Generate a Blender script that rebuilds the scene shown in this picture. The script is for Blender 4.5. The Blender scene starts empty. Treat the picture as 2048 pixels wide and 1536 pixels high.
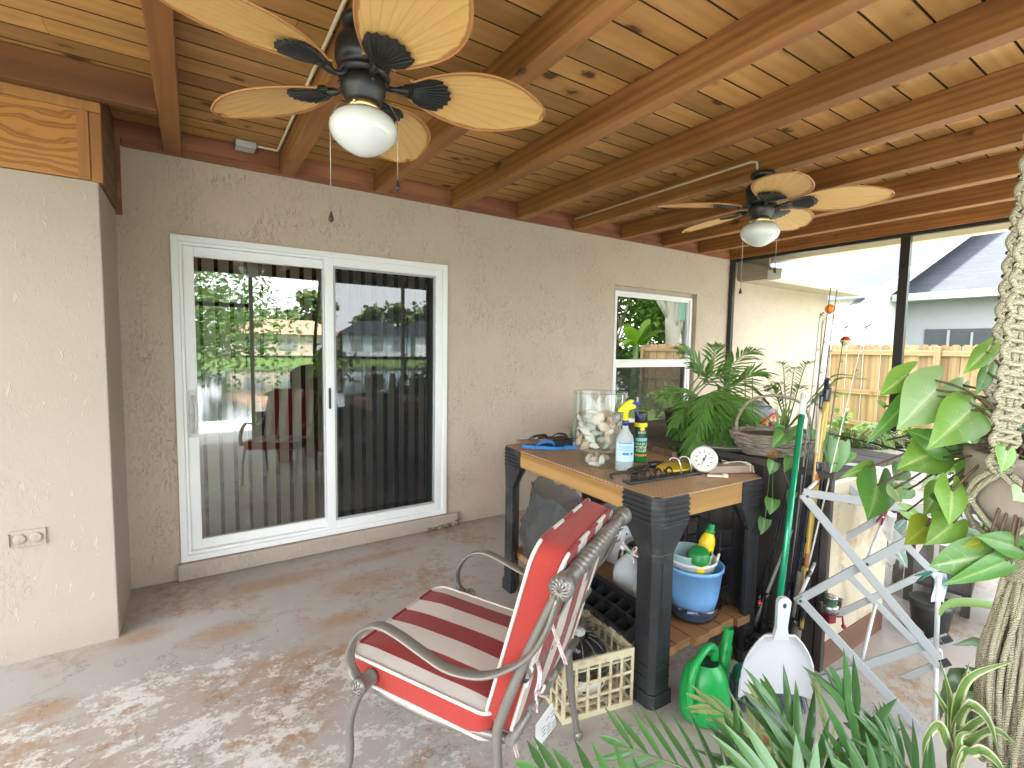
import bpy, math, random
from mathutils import Vector as V, Matrix as MX, noise as NZ
random.seed(7)
R=math.radians; PI=math.pi
sc=bpy.context.scene; C=sc.collection
# ---------------------------------------------------------------- camera (solved from the photo's straight edges)
F,YAW,PIT,ROL=977.92,0.5787,-0.074,0.0156
CP=V((0.3102,-3.6474,1.4976))
fw=V((math.sin(YAW)*math.cos(PIT),math.cos(YAW)*math.cos(PIT),math.sin(PIT)))
_r=V((math.cos(YAW),-math.sin(YAW),0)); _u=_r.cross(fw)
rt=_r*math.cos(ROL)+_u*math.sin(ROL); up=_u*math.cos(ROL)-_r*math.sin(ROL)
def W(x,y,D=None,X=None,Y=None,Z=None):
    """a place in the photo, at a known depth or on a known plane, as a point of the world"""
    d=fw+rt*((x-1024)/F)+up*((768-y)/F)
    t=D if D is not None else (X-CP.x)/d.x if X is not None else (Y-CP.y)/d.y if Y is not None else (Z-CP.z)/d.z
    return CP+d*t
cam=bpy.data.cameras.new('camera'); co=bpy.data.objects.new('camera',cam); C.objects.link(co)
cam.sensor_width=36; cam.lens=36*F/2048; cam.clip_start=.03; cam.clip_end=600
m=MX((rt,up,-fw)).transposed().to_4x4(); m.translation=CP; co.matrix_world=m
sc.camera=co
# ---------------------------------------------------------------- mesh builder
def basis(z,x=None):
    z=V(z).normalized()
    x=V(x) if x is not None else (V((1,0,0)) if abs(z.x)<.9 else V((0,1,0)))
    y=z.cross(x).normalized(); x=y.cross(z).normalized()
    return x,y,z
def place(loc,z=(0,0,1),x=None):
    a,b,c=basis(z,x); m=MX((a,b,c)).transposed().to_4x4(); m.translation=V(loc); return m
class B:
    def __init__(s): s.v=[];s.f=[];s.mi=[];s.sm=[];s.M=MX();s.at={}
    def add(s,vs,fs,mi=0,smooth=False):
        o=len(s.v); M=s.M
        s.v+=[M@V(p) for p in vs]
        for f in fs: s.f.append([o+i for i in f]); s.mi.append(mi); s.sm.append(smooth)
        return o
    def box(s,c,d,mi=0,rz=0,M=None):
        x,y,z=d[0]/2,d[1]/2,d[2]/2
        vs=[V((a*x,b*y,e*z)) for e in(-1,1) for b in(-1,1) for a in(-1,1)]
        T=M if M is not None else MX.Translation(V(c))@MX.Rotation(rz,4,'Z')
        s.add([T@p for p in vs],[(0,2,3,1),(4,5,7,6),(0,1,5,4),(2,6,7,3),(0,4,6,2),(1,3,7,5)],mi)
    def bx(s,a,b,mi=0):
        s.box([(a[i]+b[i])/2 for i in range(3)],[abs(b[i]-a[i]) for i in range(3)],mi)
    def beam(s,p,q,w,h,upv=(0,0,1),mi=0):
        p,q=V(p),V(q); d=q-p; z=d.normalized(); y=V(upv)-z*V(upv).dot(z); y.normalize(); x=y.cross(z)
        M=MX((x,y,z)).transposed().to_4x4(); M.translation=(p+q)/2
        s.box(0,(w,h,d.length),mi,M=M)
    def tube(s,pts,r,n=8,mi=0,caps=True,flat=1.0,upv=None,smooth=True,twist=0):
        pts=[V(p) for p in pts]; k=len(pts); vs=[]; fs=[]
        t0=(pts[1]-pts[0]).normalized(); x=V(upv) if upv is not None else basis(t0)[0]
        for i,p in enumerate(pts):
            t=(pts[min(i+1,k-1)]-pts[max(i-1,0)]).normalized()
            if upv is not None: x=V(upv)
            x=(x-t*x.dot(t)); x=x.normalized() if x.length>1e-6 else basis(t)[0]
            y=t.cross(x); rr=r[i] if isinstance(r,(list,tuple)) else r
            for j in range(n):
                a=2*PI*j/n+twist*i; vs.append(p+x*(math.cos(a)*rr)+y*(math.sin(a)*rr*flat))
        for i in range(k-1):
            for j in range(n):
                a=i*n+j;b=i*n+(j+1)%n; fs.append((a,b,b+n,a+n))
        s.add(vs,fs,mi,smooth)
        if caps:
            o=len(s.v)-len(vs)
            s.f+= [[o+j for j in range(n)][::-1],[o+(k-1)*n+j for j in range(n)]]; s.mi+=[mi,mi]; s.sm+=[False,False]
    def lathe(s,prof,n=24,M=None,mi=0,smooth=True,a0=0,a1=2*PI,fn=None):
        M=M if M is not None else MX(); vs=[];fs=[]; full=abs(a1-a0-2*PI)<1e-6; m=n if full else n+1
        for (r,z) in prof:
            for j in range(m):
                a=a0+(a1-a0)*j/n; q=r*(fn(a,z) if fn else 1); vs.append(M@V((q*math.cos(a),q*math.sin(a),z)))
        for i in range(len(prof)-1):
            for j in range(n):
                a=i*m+j;b=i*m+(j+1)%m; fs.append((a,b,b+m,a+m))
        s.add(vs,fs,mi,smooth)
    def disc(s,c,r,n=20,M=None,mi=0):
        M=M if M is not None else MX.Translation(V(c))
        s.add([M@V((r*math.cos(2*PI*j/n),r*math.sin(2*PI*j/n),0)) for j in range(n)],[list(range(n))],mi)
    def grid(s,fn,nu,nv,mi=0,smooth=True,wrap=False):
        vs=[fn(i/nu,j/nv) for i in range(nu+1) for j in range(nv+1)]
        fs=[(i*(nv+1)+j,(i+1)*(nv+1)+j,(i+1)*(nv+1)+j+1,i*(nv+1)+j+1) for i in range(nu) for j in range(nv)]
        return s.add(vs,fs,mi,smooth)
    def poly(s,pts,th,M=None,mi=0,smooth=False):
        """outline in xy pulled to thickness th along z"""
        M=M if M is not None else MX(); n=len(pts)
        vs=[M@V((p[0],p[1],-th/2)) for p in pts]+[M@V((p[0],p[1],th/2)) for p in pts]
        s.add(vs,[list(range(n))[::-1],list(range(n,2*n))],mi,False)
        s.add(vs,[(i,(i+1)%n,n+(i+1)%n,n+i) for i in range(n)],mi,smooth)
    def ball(s,c,r,n=12,m=8,mi=0,sc=(1,1,1),M=None):
        M=M if M is not None else MX.Translation(V(c))
        s.lathe([(max(1e-4,r*math.sin(PI*i/m)),-r*math.cos(PI*i/m)) for i in range(m+1)],n,M@MX.Diagonal((*sc,1)),mi)
    def strip(s,pts,side,w,mi=0,fold=0.0,nrm=None,smooth=True):
        """a leaf blade: centre line pts, half widths w, side vector, V-fold"""
        k=len(pts); vs=[]
        for i,p in enumerate(pts):
            p=V(p); t=(V(pts[min(i+1,k-1)])-V(pts[max(i-1,0)])).normalized()
            sd=V(side)-t*V(side).dot(t); sd=sd.normalized() if sd.length>1e-6 else basis(t)[0]
            nn=sd.cross(t)
            if nrm is not None and nn.dot(V(nrm))<0: nn=-nn
            vs+=[p-sd*w[i]+nn*(w[i]*fold),p,p+sd*w[i]+nn*(w[i]*fold)]
        fs=[]
        for i in range(k-1):
            a=3*i; fs+=[(a,a+1,a+4,a+3),(a+1,a+2,a+5,a+4)]
        s.add(vs,fs,mi,smooth)
    def build(s,name,mats,parent=None,loc=None,bevel=0,seg=2,attr=None,sub=0):
        me=bpy.data.meshes.new(name); me.from_pydata([tuple(p) for p in s.v],[],s.f)
        if not isinstance(mats,(list,tuple)): mats=[mats]
        for q in mats: me.materials.append(q)
        me.polygons.foreach_set('material_index',s.mi); me.polygons.foreach_set('use_smooth',s.sm)
        if attr is not None:
            a=me.attributes.new('edge','FLOAT','POINT'); a.data.foreach_set('value',attr)
        me.update()
        o=bpy.data.objects.new(name,me); C.objects.link(o)
        if parent is not None: o.parent=parent
        if loc is not None: o.location=loc
        if bevel:
            q=o.modifiers.new('bevel','BEVEL'); q.width=bevel; q.segments=seg; q.limit_method='ANGLE'; q.angle_limit=R(40)
        if sub:
            q=o.modifiers.new('sub','SUBSURF'); q.levels=q.render_levels=sub
        return o
def tag(o,label=None,cat=None,group=None,kind=None):
    if label:o['label']=label
    if cat:o['category']=cat
    if group:o['group']=group
    if kind:o['kind']=kind
    return o
def thing(name,label,cat,loc=(0,0,0),rz=0,group=None):
    o=bpy.data.objects.new(name,None); C.objects.link(o); o.empty_display_size=.1
    o.location=loc; o.rotation_euler=(0,0,rz); return tag(o,label,cat,group)
def dup(root,loc,rz=0,label=None,group=None,scale=1):
    r=root.copy(); C.objects.link(r); r.location=loc; r.rotation_euler=(0,0,rz); r.scale=(scale,)*3
    if label:r['label']=label
    if group:r['group']=group
    for ch in list(root.children):
        c=ch.copy(); C.objects.link(c); c.parent=r
        for g in list(ch.children):
            d=g.copy(); C.objects.link(d); d.parent=c
    return r
def curve(pts,n=24):
    """Catmull-Rom through pts"""
    P=[V(p) for p in pts]; P=[P[0]*2-P[1]]+P+[P[-1]*2-P[-2]]; out=[]; k=len(P)-3
    for i in range(n+1):
        t=i/n*k; j=min(int(t),k-1); t-=j; a,b,c,d=P[j:j+4]
        out.append(.5*((2*b)+(c-a)*t+(2*a-5*b+4*c-d)*t*t+(3*b-a-3*c+d)*t**3))
    return out
# ---------------------------------------------------------------- materials
def srgb(r,g,b):
    f=lambda c:(c/255/12.92 if c/255<=.04045 else ((c/255+.055)/1.055)**2.4)
    return (f(r),f(g),f(b))
class Mt:
    def __init__(s,name):
        s.m=bpy.data.materials.new(name); s.m.use_nodes=True; s.t=s.m.node_tree; s.t.nodes.clear()
        s.out=s.t.nodes.new('ShaderNodeOutputMaterial')
    def n(s,typ,inp=None,**props):
        q=s.t.nodes.new('ShaderNode'+typ)
        for k,v in props.items(): setattr(q,k,v)
        for k,v in (inp or {}).items():
            so=q.inputs[k]
            if isinstance(v,bpy.types.NodeSocket): s.t.links.new(v,so)
            elif isinstance(v,(tuple,list)) and so.type=='RGBA' and len(v)==3: so.default_value=(*v,1)
            else: so.default_value=v
        return q
    def co(s,scale=(1,1,1),loc=(0,0,0),rot=(0,0,0),kind='Object',island=0):
        c=s.n('TexCoord').outputs[kind]
        if island:
            g=s.n('NewGeometry').outputs['Random Per Island']
            w=s.n('TexWhiteNoise',{'W':g},noise_dimensions='1D').outputs['Color']
            sc_=s.n('VectorMath',{0:w,'Scale':island},operation='SCALE').outputs[0]
            c=s.n('VectorMath',{0:c,1:sc_},operation='ADD').outputs[0]
        return s.n('Mapping',{'Vector':c,'Scale':scale,'Location':loc,'Rotation':rot}).outputs[0]
    def noise(s,vec,scale=5,detail=4,rough=.55,dist=0):
        return s.n('TexNoise',{'Vector':vec,'Scale':scale,'Detail':detail,'Roughness':rough,'Distortion':dist}).outputs['Fac']
    def math(s,op,a,b=0,c=0,clamp=False):
        return s.n('Math',{0:a,1:b,2:c},operation=op,use_clamp=clamp).outputs[0]
    def ramp(s,fac,stops,interp='LINEAR'):
        q=s.n('ValToRGB',{'Fac':fac}); e=q.color_ramp.elements; q.color_ramp.interpolation=interp
        while len(e)<len(stops): e.new(.5)
        for i,(p,c) in enumerate(stops): e[i].position=p; e[i].color=(*c,1) if not isinstance(c,(int,float)) else (c,c,c,1)
        return q.outputs['Color']
    def mix(s,fac,a,b,mode='MIX'):
        q=s.n('Mix',data_type='RGBA',blend_type=mode)
        for idx,v in ((0,fac),(6,a),(7,b)):
            so=q.inputs[idx]
            if isinstance(v,bpy.types.NodeSocket): s.t.links.new(v,so)
            elif idx and len(v)==3: so.default_value=(*v,1)
            else: so.default_value=v
        return q.outputs[2]
    def rnd(s): return s.n('NewGeometry').outputs['Random Per Island']
    def bump(s,h,strength=.3,dist=.01,nrm=None):
        d={'Height':h,'Strength':strength,'Distance':dist}
        if nrm is not None: d['Normal']=nrm
        return s.n('Bump',d).outputs[0]
    def fin(s,col,rough=.5,nrm=None,metal=0,spec=.5,coat=0,trans=0,ior=1.5,emit=None,sss=0,sheen=0,alpha=1):
        d={'Base Color':col,'Roughness':rough,'Metallic':metal,'Specular IOR Level':spec,'Coat Weight':coat,'Transmission Weight':trans,'IOR':ior,'Sheen Weight':sheen,'Alpha':alpha}
        if nrm is not None:d['Normal']=nrm
        q=s.n('BsdfPrincipled',d)
        s.t.links.new(q.outputs[0],s.out.inputs['Surface']); s.b=q; return s.m
    def surf(s,so): s.t.links.new(so,s.out.inputs['Surface']); return s.m
def sm(name,col,rough=.5,var=.12,vs=6,bump=0,bs=80,bd=.002,metal=0,coat=0,spec=.5,isl=0,dirt=None,ds=3):
    t=Mt(name); c=t.co(); f=t.noise(c,vs,5)
    col_=t.mix(f,tuple(x*(1-var) for x in col),tuple(min(1,x*(1+var)) for x in col))
    if isl: col_=t.mix(1,col_,t.ramp(t.rnd(),[(0,1-isl),(1,1+isl*.3)]),'MULTIPLY')
    if dirt: col_=t.mix(t.ramp(t.noise(c,ds,6,.65),[(.52,0),(.68,1)]),col_,dirt)
    rr=t.math('MULTIPLY_ADD',t.noise(c,vs*2.3,3),.25,rough-.12,True)
    nb=t.bump(t.noise(c,bs,4),bump,bd) if bump else None
    return t.fin(col_,rr,nb,metal,spec,coat)
def wood(name,c1,c2,c3,axis=0,fine=9,rough=.55,knots=0,isl=.25,kscale=3,blotch=.3,kdark=(.09,.035,.012),grain=.5,spec=.35):
    """stretched grain along one axis; c1 light, c2 mid, c3 dark"""
    t=Mt(name); s=[1,1,1]; s[axis]=.07
    c=t.co(tuple(s),island=7)
    g=t.noise(c,fine,5,.6,.6)
    rings=t.n('TexWave',{'Vector':t.co(tuple(1 if i!=axis else .05 for i in range(3)),island=5),'Scale':fine*.55,'Distortion':6,'Detail':3,'Detail Scale':1.2},bands_direction=('Y' if axis!=1 else 'Z')).outputs['Fac']
    col=t.ramp(g,[(.25,c3),(.5,c2),(.78,c1)])
    col=t.mix(t.math('MULTIPLY',t.ramp(rings,[(.35,0),(.9,1)]),grain),col,c3)
    ob=t.co()
    col=t.mix(t.ramp(t.noise(ob,1.3,4,.6),[(.4,0),(.7,blotch)]),col,tuple(x*.45 for x in c2))
    col=t.mix(1,col,t.ramp(t.rnd(),[(0,1-isl),(.5,1),(1,1+isl*.35)]),'MULTIPLY')
    if knots:
        ks=[1,1,1]; ks[axis]=.62
        v=t.n('TexVoronoi',{'Vector':t.co(tuple(ks),island=9),'Scale':kscale,'Randomness':1}).outputs['Distance']
        gate=t.noise(ob,5.3,2)
        v=t.math('ADD',v,t.math('MULTIPLY',t.math('SUBTRACT',t.noise(ob,40,3),.5),.16))
        k=t.math('MULTIPLY',t.ramp(v,[(.08*knots,1),(.12*knots,.85),(.15*knots,.25),(.24*knots,0)]),t.ramp(gate,[(.34,0),(.40,1)]))
        col=t.mix(k,col,kdark)
    fb=t.noise(t.co(tuple(s),island=7),fine*7,4,.7)
    return t.fin(col,t.math('MULTIPLY_ADD',g,.25,rough-.1),t.bump(fb,.25,.002),0,spec)
def leaf(name,c1,c2,rough=.38,tr=.3,isl=.35,vs=9,coat=0,edge=None,vein=None):
    t=Mt(name); ob=t.co(); f=t.noise(ob,vs,4)
    col=t.mix(f,c1,c2)
    if edge is not None or vein is not None:
        a=t.n('Attribute',attribute_name='edge').outputs['Fac']
        if edge is not None: col=t.mix(t.ramp(t.math('ADD',a,t.math('MULTIPLY',t.noise(ob,60,3),.25)),[(.55,0),(.75,1)]),col,edge)
        if vein is not None: col=t.mix(t.ramp(a,[(0,.75),(.28,0)]),col,vein)
    col=t.mix(1,col,t.ramp(t.rnd(),[(0,1-isl),(.5,1),(1,1+isl*.4)]),'MULTIPLY')
    d=t.n('BsdfPrincipled',{'Base Color':col,'Roughness':rough,'Specular IOR Level':.5,'Coat Weight':coat,'Normal':t.bump(t.noise(ob,vs*7,3),.15,.003)})
    q=t.n('BsdfTranslucent',{'Color':t.mix(1,col,(1.3,1.35,.6),'MULTIPLY')})
    x=t.n('MixShader',{0:tr,1:d.outputs[0],2:q.outputs[0]})
    return t.surf(x.outputs[0])
# ================================================================ setting materials
def stucco_mat(name,col,amt=1.0,lo=.40,hi=.60):
    t=Mt(name); ob=t.co()
    warp=t.n('TexNoise',{'Vector':ob,'Scale':7,'Detail':3}).outputs['Color']
    wv=t.n('VectorMath',{0:t.n('Mapping',{'Vector':ob,'Scale':(1.25,1.25,.42)}).outputs[0],1:t.n('VectorMath',{0:warp,'Scale':.055},operation='SCALE').outputs[0]},operation='ADD').outputs[0]
    cr=t.n('TexNoise',{'Vector':wv,'Scale':40,'Detail':2,'Roughness':.5,'Distortion':.4}).outputs['Fac']
    ridge=t.math('ABSOLUTE',t.math('SUBTRACT',cr,.5))
    patch=t.ramp(t.noise(ob,3.1,4,.6),[(lo,0),(hi,1)])
    crack=t.math('MULTIPLY',t.ramp(ridge,[(0,1),(.02,0)]),patch)
    fl=t.noise(ob,55,3)
    fleck=t.math('MULTIPLY',t.ramp(t.noise(wv,42,2,.5,1.2),[(.64,0),(.70,1)]),.9)
    h=t.math('ADD',t.math('MULTIPLY',crack,-1.0),t.math('ADD',t.math('MULTIPLY',fl,.35),fleck))
    h=t.math('ADD',h,t.math('MULTIPLY',t.noise(ob,9,3),.6))
    cc=t.mix(t.noise(ob,1.1,4),tuple(x*.93 for x in col),tuple(x*1.05 for x in col))
    cc=t.mix(t.math('MULTIPLY',crack,.62),cc,tuple(x*.36 for x in col))
    cc=t.mix(t.math('MULTIPLY',fleck,.45),cc,tuple(min(1,x*1.35) for x in col))
    z=t.n('SeparateXYZ',{0:ob}).outputs[2]
    low=t.math('MULTIPLY',t.ramp(z,[(.0,1),(.16,0)]),t.noise(ob,5,4))
    cc=t.mix(t.math('MULTIPLY',low,.45),cc,(.2,.17,.14))
    return t.fin(cc,t.math('MULTIPLY_ADD',fl,.25,.42),t.bump(h,.72*amt,.0055),0,.4)
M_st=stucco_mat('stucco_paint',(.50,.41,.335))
M_st1=stucco_mat('stucco_paint_smooth_dimmed',(.395,.335,.282),.6,.55,.75)  # same paint as the wall, darkened to offset stronger light on the block
M_st2=stucco_mat('stucco_sill',(.42,.355,.295),.5)
def floor_mat():
    t=Mt('peeling_floor_paint'); ob=t.co()
    a=t.noise(ob,1.6,6,.6); b=t.noise(t.co((1,1.5,1),(0,0,0),(0,0,.5)),11,9,.74,.35); f=t.noise(ob,70,5,.7)
    base=t.mix(a,(.33,.315,.292),(.42,.402,.374))
    pk=t.ramp(t.noise(t.co(loc=(3,1,0)),.9,4),[(.42,0),(.62,.75)])
    base=t.mix(pk,base,(.355,.295,.26))
    px=t.n('SeparateXYZ',{0:ob})
    def spot(x,y,sx,sy,r0,r1):
        dx=t.math('DIVIDE',t.math('SUBTRACT',px.outputs[0],x),sx); dy=t.math('DIVIDE',t.math('SUBTRACT',px.outputs[1],y),sy)
        d=t.math('SQRT',t.math('ADD',t.math('MULTIPLY',dx,dx),t.math('MULTIPLY',dy,dy))); d=t.math('ADD',d,t.math('MULTIPLY',t.math('SUBTRACT',b,.5),1.4))
        return t.ramp(d,[(r0,1),(r1,0)])
    # rust and ochre stains where the coat has worn through
    ru=t.math('MULTIPLY',t.ramp(t.noise(t.co(loc=(5,2,0)),2.2,4,.55),[(.50,0),(.60,1)]),t.ramp(t.noise(t.co(loc=(1,7,0)),13,9,.78),[(.46,0),(.54,1)]))
    for x,y,sx,sy in ((.05,-.62,.16,.09),(.42,-.80,.24,.13),(.72,-.35,.5,.12),(1.2,-.62,.35,.16),(.62,-1.22,.17,.11),(1.35,-.30,.4,.08),(.95,-1.0,.2,.1),(-.25,-1.05,.16,.10)):
        ru=t.math('MAXIMUM',ru,t.math('MULTIPLY',spot(x,y,sx,sy,.35,1.15),.85))
    base=t.mix(t.math('MULTIPLY',ru,t.math('MULTIPLY_ADD',f,.6,.45),0,True),base,t.mix(t.noise(ob,25,4),(.25,.12,.055),(.40,.26,.15)))
    # pale flaking paint: strongest in the near left half
    dx=t.math('SUBTRACT',px.outputs[0],.15); dy=t.math('SUBTRACT',px.outputs[1],-1.85)
    d=t.math('SQRT',t.math('ADD',t.math('MULTIPLY',t.math('MULTIPLY',dx,dx),.5),t.math('MULTIPLY',dy,dy)))
    msk=t.ramp(d,[(.15,1),(.75,.74),(1.3,.36),(2.1,0)])
    big=t.noise(t.co(loc=(2,5,0)),3.2,5,.6)
    thr=t.math('ADD',t.math('MULTIPLY',b,.50),t.math('ADD',t.math('MULTIPLY',f,.20),t.math('ADD',t.math('MULTIPLY',big,.32),t.math('MULTIPLY',msk,.172))))
    wh=t.ramp(thr,[(.655,0),(.695,1)])
    wc=t.mix(t.noise(ob,28,6,.7),(.42,.40,.375),(.76,.74,.71))
    col=t.mix(t.math('MULTIPLY',wh,.92),base,wc)
    dk=t.ramp(t.noise(t.co(loc=(9,4,0)),9,10,.8),[(.585,0),(.67,1)])
    col=t.mix(t.math('MULTIPLY',dk,t.ramp(t.noise(ob,1.3,3),[(.42,0),(.6,.75)])),col,(.13,.105,.095))
    ck=t.math('ABSOLUTE',t.math('SUBTRACT',t.noise(t.co(loc=(1,3,0)),1.3,7,.62),.5))
    col=t.mix(t.math('MULTIPLY',t.ramp(ck,[(0,1),(.0035,0)]),.5),col,(.07,.06,.055))
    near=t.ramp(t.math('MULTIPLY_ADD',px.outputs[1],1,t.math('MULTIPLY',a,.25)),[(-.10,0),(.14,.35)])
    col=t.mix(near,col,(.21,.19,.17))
    h=t.math('ADD',t.math('MULTIPLY',wh,.5),t.math('MULTIPLY',f,.35))
    return t.fin(col,t.math('MULTIPLY_ADD',f,.3,.36),t.bump(h,.35,.003),0,.35)
M_fl=floor_mat()
M_ceil=wood('pine_ceiling_boards',(.60,.35,.13),(.49,.265,.085),(.34,.16,.045),0,9,.6,1.2,.30,6.0,.6,grain=.25)
M_raf=wood('cedar_rafter',(.47,.225,.078),(.36,.157,.050),(.19,.07,.021),1,13,.6,.8,.22,4,.55,grain=.5)
M_led=wood('stained_ledger',(.42,.19,.095),(.31,.12,.06),(.16,.055,.03),0,12,.55,.6,.25,3,.3)
M_trim=wood('stained_trim',(.44,.22,.075),(.36,.165,.055),(.22,.09,.03),2,8,.5,.4,.15)
M_wv=sm('white_vinyl',(.80,.81,.82),.35,.03,4,.05,60)
M_wv2=sm('white_vinyl_grey',(.62,.63,.64),.4,.04)
M_cream=sm('cream_metal',(.66,.60,.47),.4,.05,4)
M_bronze=sm('black_aluminium',(.018,.017,.016),.4,.2)
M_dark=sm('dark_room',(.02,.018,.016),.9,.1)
M_soff=sm('soffit_paint',(.36,.29,.23),.6,.08)
def plywood_mat():
    t=Mt('plywood_panel'); c=t.co((.55,1,1)); 
    w=t.n('TexWave',{'Vector':t.n('Mapping',{'Vector':c,'Scale':(.75,1,1)}).outputs[0],'Scale':6.5,'Distortion':16,'Detail':3,'Detail Scale':.7,'Detail Roughness':.6},bands_direction='Z').outputs['Fac']
    f=t.noise(t.co((1,8,22)),7,5,.6)
    col=t.mix(t.ramp(w,[(.45,0),(.8,.85),(1,.4)]),(.43,.20,.058),(.17,.058,.015)); col=t.mix(t.math('MULTIPLY',f,.35),col,(.30,.13,.04))
    return t.fin(col,.5,t.bump(w,.2,.002),0,.35)
def glass_mat(name,ior=1.85,tint=(.9,.93,.9),rough=0.0):
    t=Mt(name); fr=t.n('Fresnel',{'IOR':ior}).outputs[0]
    g=t.n('BsdfGlossy',{'Color':(1,1,1),'Roughness':rough}); tr=t.n('BsdfTransparent',{'Color':tint})
    return t.surf(t.n('MixShader',{0:fr,1:tr.outputs[0],2:g.outputs[0]}).outputs[0])
M_gl=glass_mat('low_e_glass',2.45,(.86,.88,.85))
M_gl2=glass_mat('window_glass',4.2,(.4,.45,.42))
def screen_mat(name,a,col):
    t=Mt(name); d=t.n('BsdfDiffuse',{'Color':col}); tr=t.n('BsdfTransparent',{'Color':(1,1,1)})
    return t.surf(t.n('MixShader',{0:a,1:tr.outputs[0],2:d.outputs[0]}).outputs[0])
M_scr=screen_mat('insect_screen',.42,(.035,.035,.04))
def shingle_mat(name,c):
    t=Mt(name); ob=t.n('TexCoord').outputs['UV']
    g=t.co(scale=(1,1,1)); z=t.n('SeparateXYZ',{0:g})
    course=t.math('FRACT',t.math('MULTIPLY',z.outputs[2],17))
    v=t.n('TexWhiteNoise',{'Vector':t.n('VectorMath',{0:t.n('VectorMath',{0:g,1:(3,3,17)},operation='MULTIPLY').outputs[0]},operation='FLOOR').outputs[0]}).outputs['Value']
    col=t.mix(v,tuple(x*.75 for x in c),tuple(x*1.25 for x in c))
    col=t.mix(t.noise(g,30,4),col,tuple(x*.8 for x in c))
    col=t.mix(t.ramp(course,[(.0,1),(.22,0)]),col,tuple(x*.3 for x in c))
    return t.fin(col,.9,t.bump(course,.5,.02),0,.2)
M_sh=shingle_mat('grey_shingles',(.034,.039,.050))
M_nw=sm('neighbour_white',(.74,.76,.80),.8,.03)
M_ng=sm('neighbour_grey',(.25,.255,.27),.8,.06)
M_fence=wood('new_pine_fence',(.42,.29,.165),(.35,.23,.12),(.25,.145,.07),2,7,.7,1.1,.3,2.6,.25,(.16,.075,.03))
M_lawn=sm('lawn_grass',(.075,.15,.025),.9,.45,3,.6,60,.02,dirt=(.12,.17,.04),ds=1)
M_conc=sm('pale_concrete',(.58,.56,.53),.8,.1,2,.2,50)
M_ply=plywood_mat()
# ================================================================ ground, lawn, lake
def sheet(name,x0,x1,y0,y1,z,mat,kind='structure'):
    b=B(); b.add([(x0,y0,z),(x1,y0,z),(x1,y1,z),(x0,y1,z)],[(0,1,2,3)]); return tag(b.build(name,mat),kind=kind)
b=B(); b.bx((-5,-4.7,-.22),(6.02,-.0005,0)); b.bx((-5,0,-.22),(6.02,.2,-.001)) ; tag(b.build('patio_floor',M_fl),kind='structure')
def gz(u,v):
    x=-70+150*u; y=-12+ (v*62); return V((x,y,-.15))
b=B()
def gfn(u,v):
    x=-90+190*u; y=-11.2+60*v
    z=-.16 if y>-6.5 else -.16-(-6.5-y)/4.7*.95
    return V((x,y,z+.02*NZ.noise(V((x*.5,y*.5,0)))))
b.grid(gfn,60,60); tag(b.build('ground',M_lawn),kind='structure')
tw=Mt('lake_water'); o_=tw.co(); nb=tw.bump(tw.noise(tw.co((.35,1.4,1)),2.2,4),.12,.03)
M_wat=tw.fin((.03,.05,.055),.04,nb,0,1.0)
sheet('lake_water',-140,150,-62,-10.7,-1.0,M_wat)
b=B()
def bfn(u,v):
    x=-160+330*u; y=-55-70*v
    return V((x,y,-1.15+min(1,v*6)*1.2+.1*NZ.noise(V((x*.1,y*.1,3)))))
b.grid(bfn,50,30); tag(b.build('far_bank',M_lawn),kind='structure')
b=B(); b.bx((-6,-7.4,-.3),(6.02,-4.701,-.03)); b.bx((6.021,-7.4,-.3),(8.6,6,-.05)); tag(b.build('concrete_pad_bounce_walk',M_conc),kind='structure')  # lakeside pad, plus a side walk added to bounce light onto the ceiling
# ================================================================ the house
house=thing('house','tan stucco house wall with white sliding door, single window and white gutter','house')
Xd0,Xd1,Zd0,Zd1=.2146,2.0465,.112,2.15
Xw0,Xw1,Zw0,Zw1=3.925,5.25,.585,2.155
Xe=8.35
def wallgrid(b,xs,zs,holes,y,th):
    for i in range(len(xs)-1):
        for k in range(len(zs)-1):
            cx,cz=(xs[i]+xs[i+1])/2,(zs[k]+zs[k+1])/2
            if any(h[0]<cx<h[1] and h[2]<cz<h[3] for h in holes): continue
            b.add([(xs[i],y,zs[k]),(xs[i+1],y,zs[k]),(xs[i+1],y,zs[k+1]),(xs[i],y,zs[k+1])],[(0,1,2,3)])
    for h in holes:
        x0,x1,z0,z1=h
        b.add([(x0,y,z0),(x1,y,z0),(x1,y,z1),(x0,y,z1),(x0,y+th,z0),(x1,y+th,z0),(x1,y+th,z1),(x0,y+th,z1)],[(0,1,5,4),(1,2,6,5),(2,3,7,6),(3,0,4,7)])
b=B(); wallgrid(b,[-.6,Xd0,Xd1,Xw0,Xw1,Xe],[-.3,Zd0,Zw0,Zd1,Zw1,2.615],[(Xd0,Xd1,Zd0,Zd1),(Xw0,Xw1,Zw0,Zw1)],0,.2)
b.add([(Xe,0,-.3),(Xe,9,-.3),(Xe,9,2.6),(Xe,0,2.6)],[(0,1,2,3)])
b.build('wall',M_st,house)
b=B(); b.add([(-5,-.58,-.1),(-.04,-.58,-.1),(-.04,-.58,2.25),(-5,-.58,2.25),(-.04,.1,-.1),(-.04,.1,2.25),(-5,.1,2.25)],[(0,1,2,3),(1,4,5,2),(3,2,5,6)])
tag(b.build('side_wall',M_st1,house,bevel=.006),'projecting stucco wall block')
b=B(); b.bx((.195,-.05,0.0015),(2.14,-.001,.108)); b.build('door_curb',M_st2,house,bevel=.008)
# stucco chipped at the curb's right end
b=B()
for i in range(26):
    x=1.86+.3*random.random(); b.ball((x,-.052-.012*random.random(),.004+.03*random.random()*(1 if x<2.1 else 2)),.006+.010*random.random(),6,4,0,(1.4,.6,.8))
b.build('stucco_crumbs',sm('crumbled_stucco',(.17,.13,.10),.9,.4),house)
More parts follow.
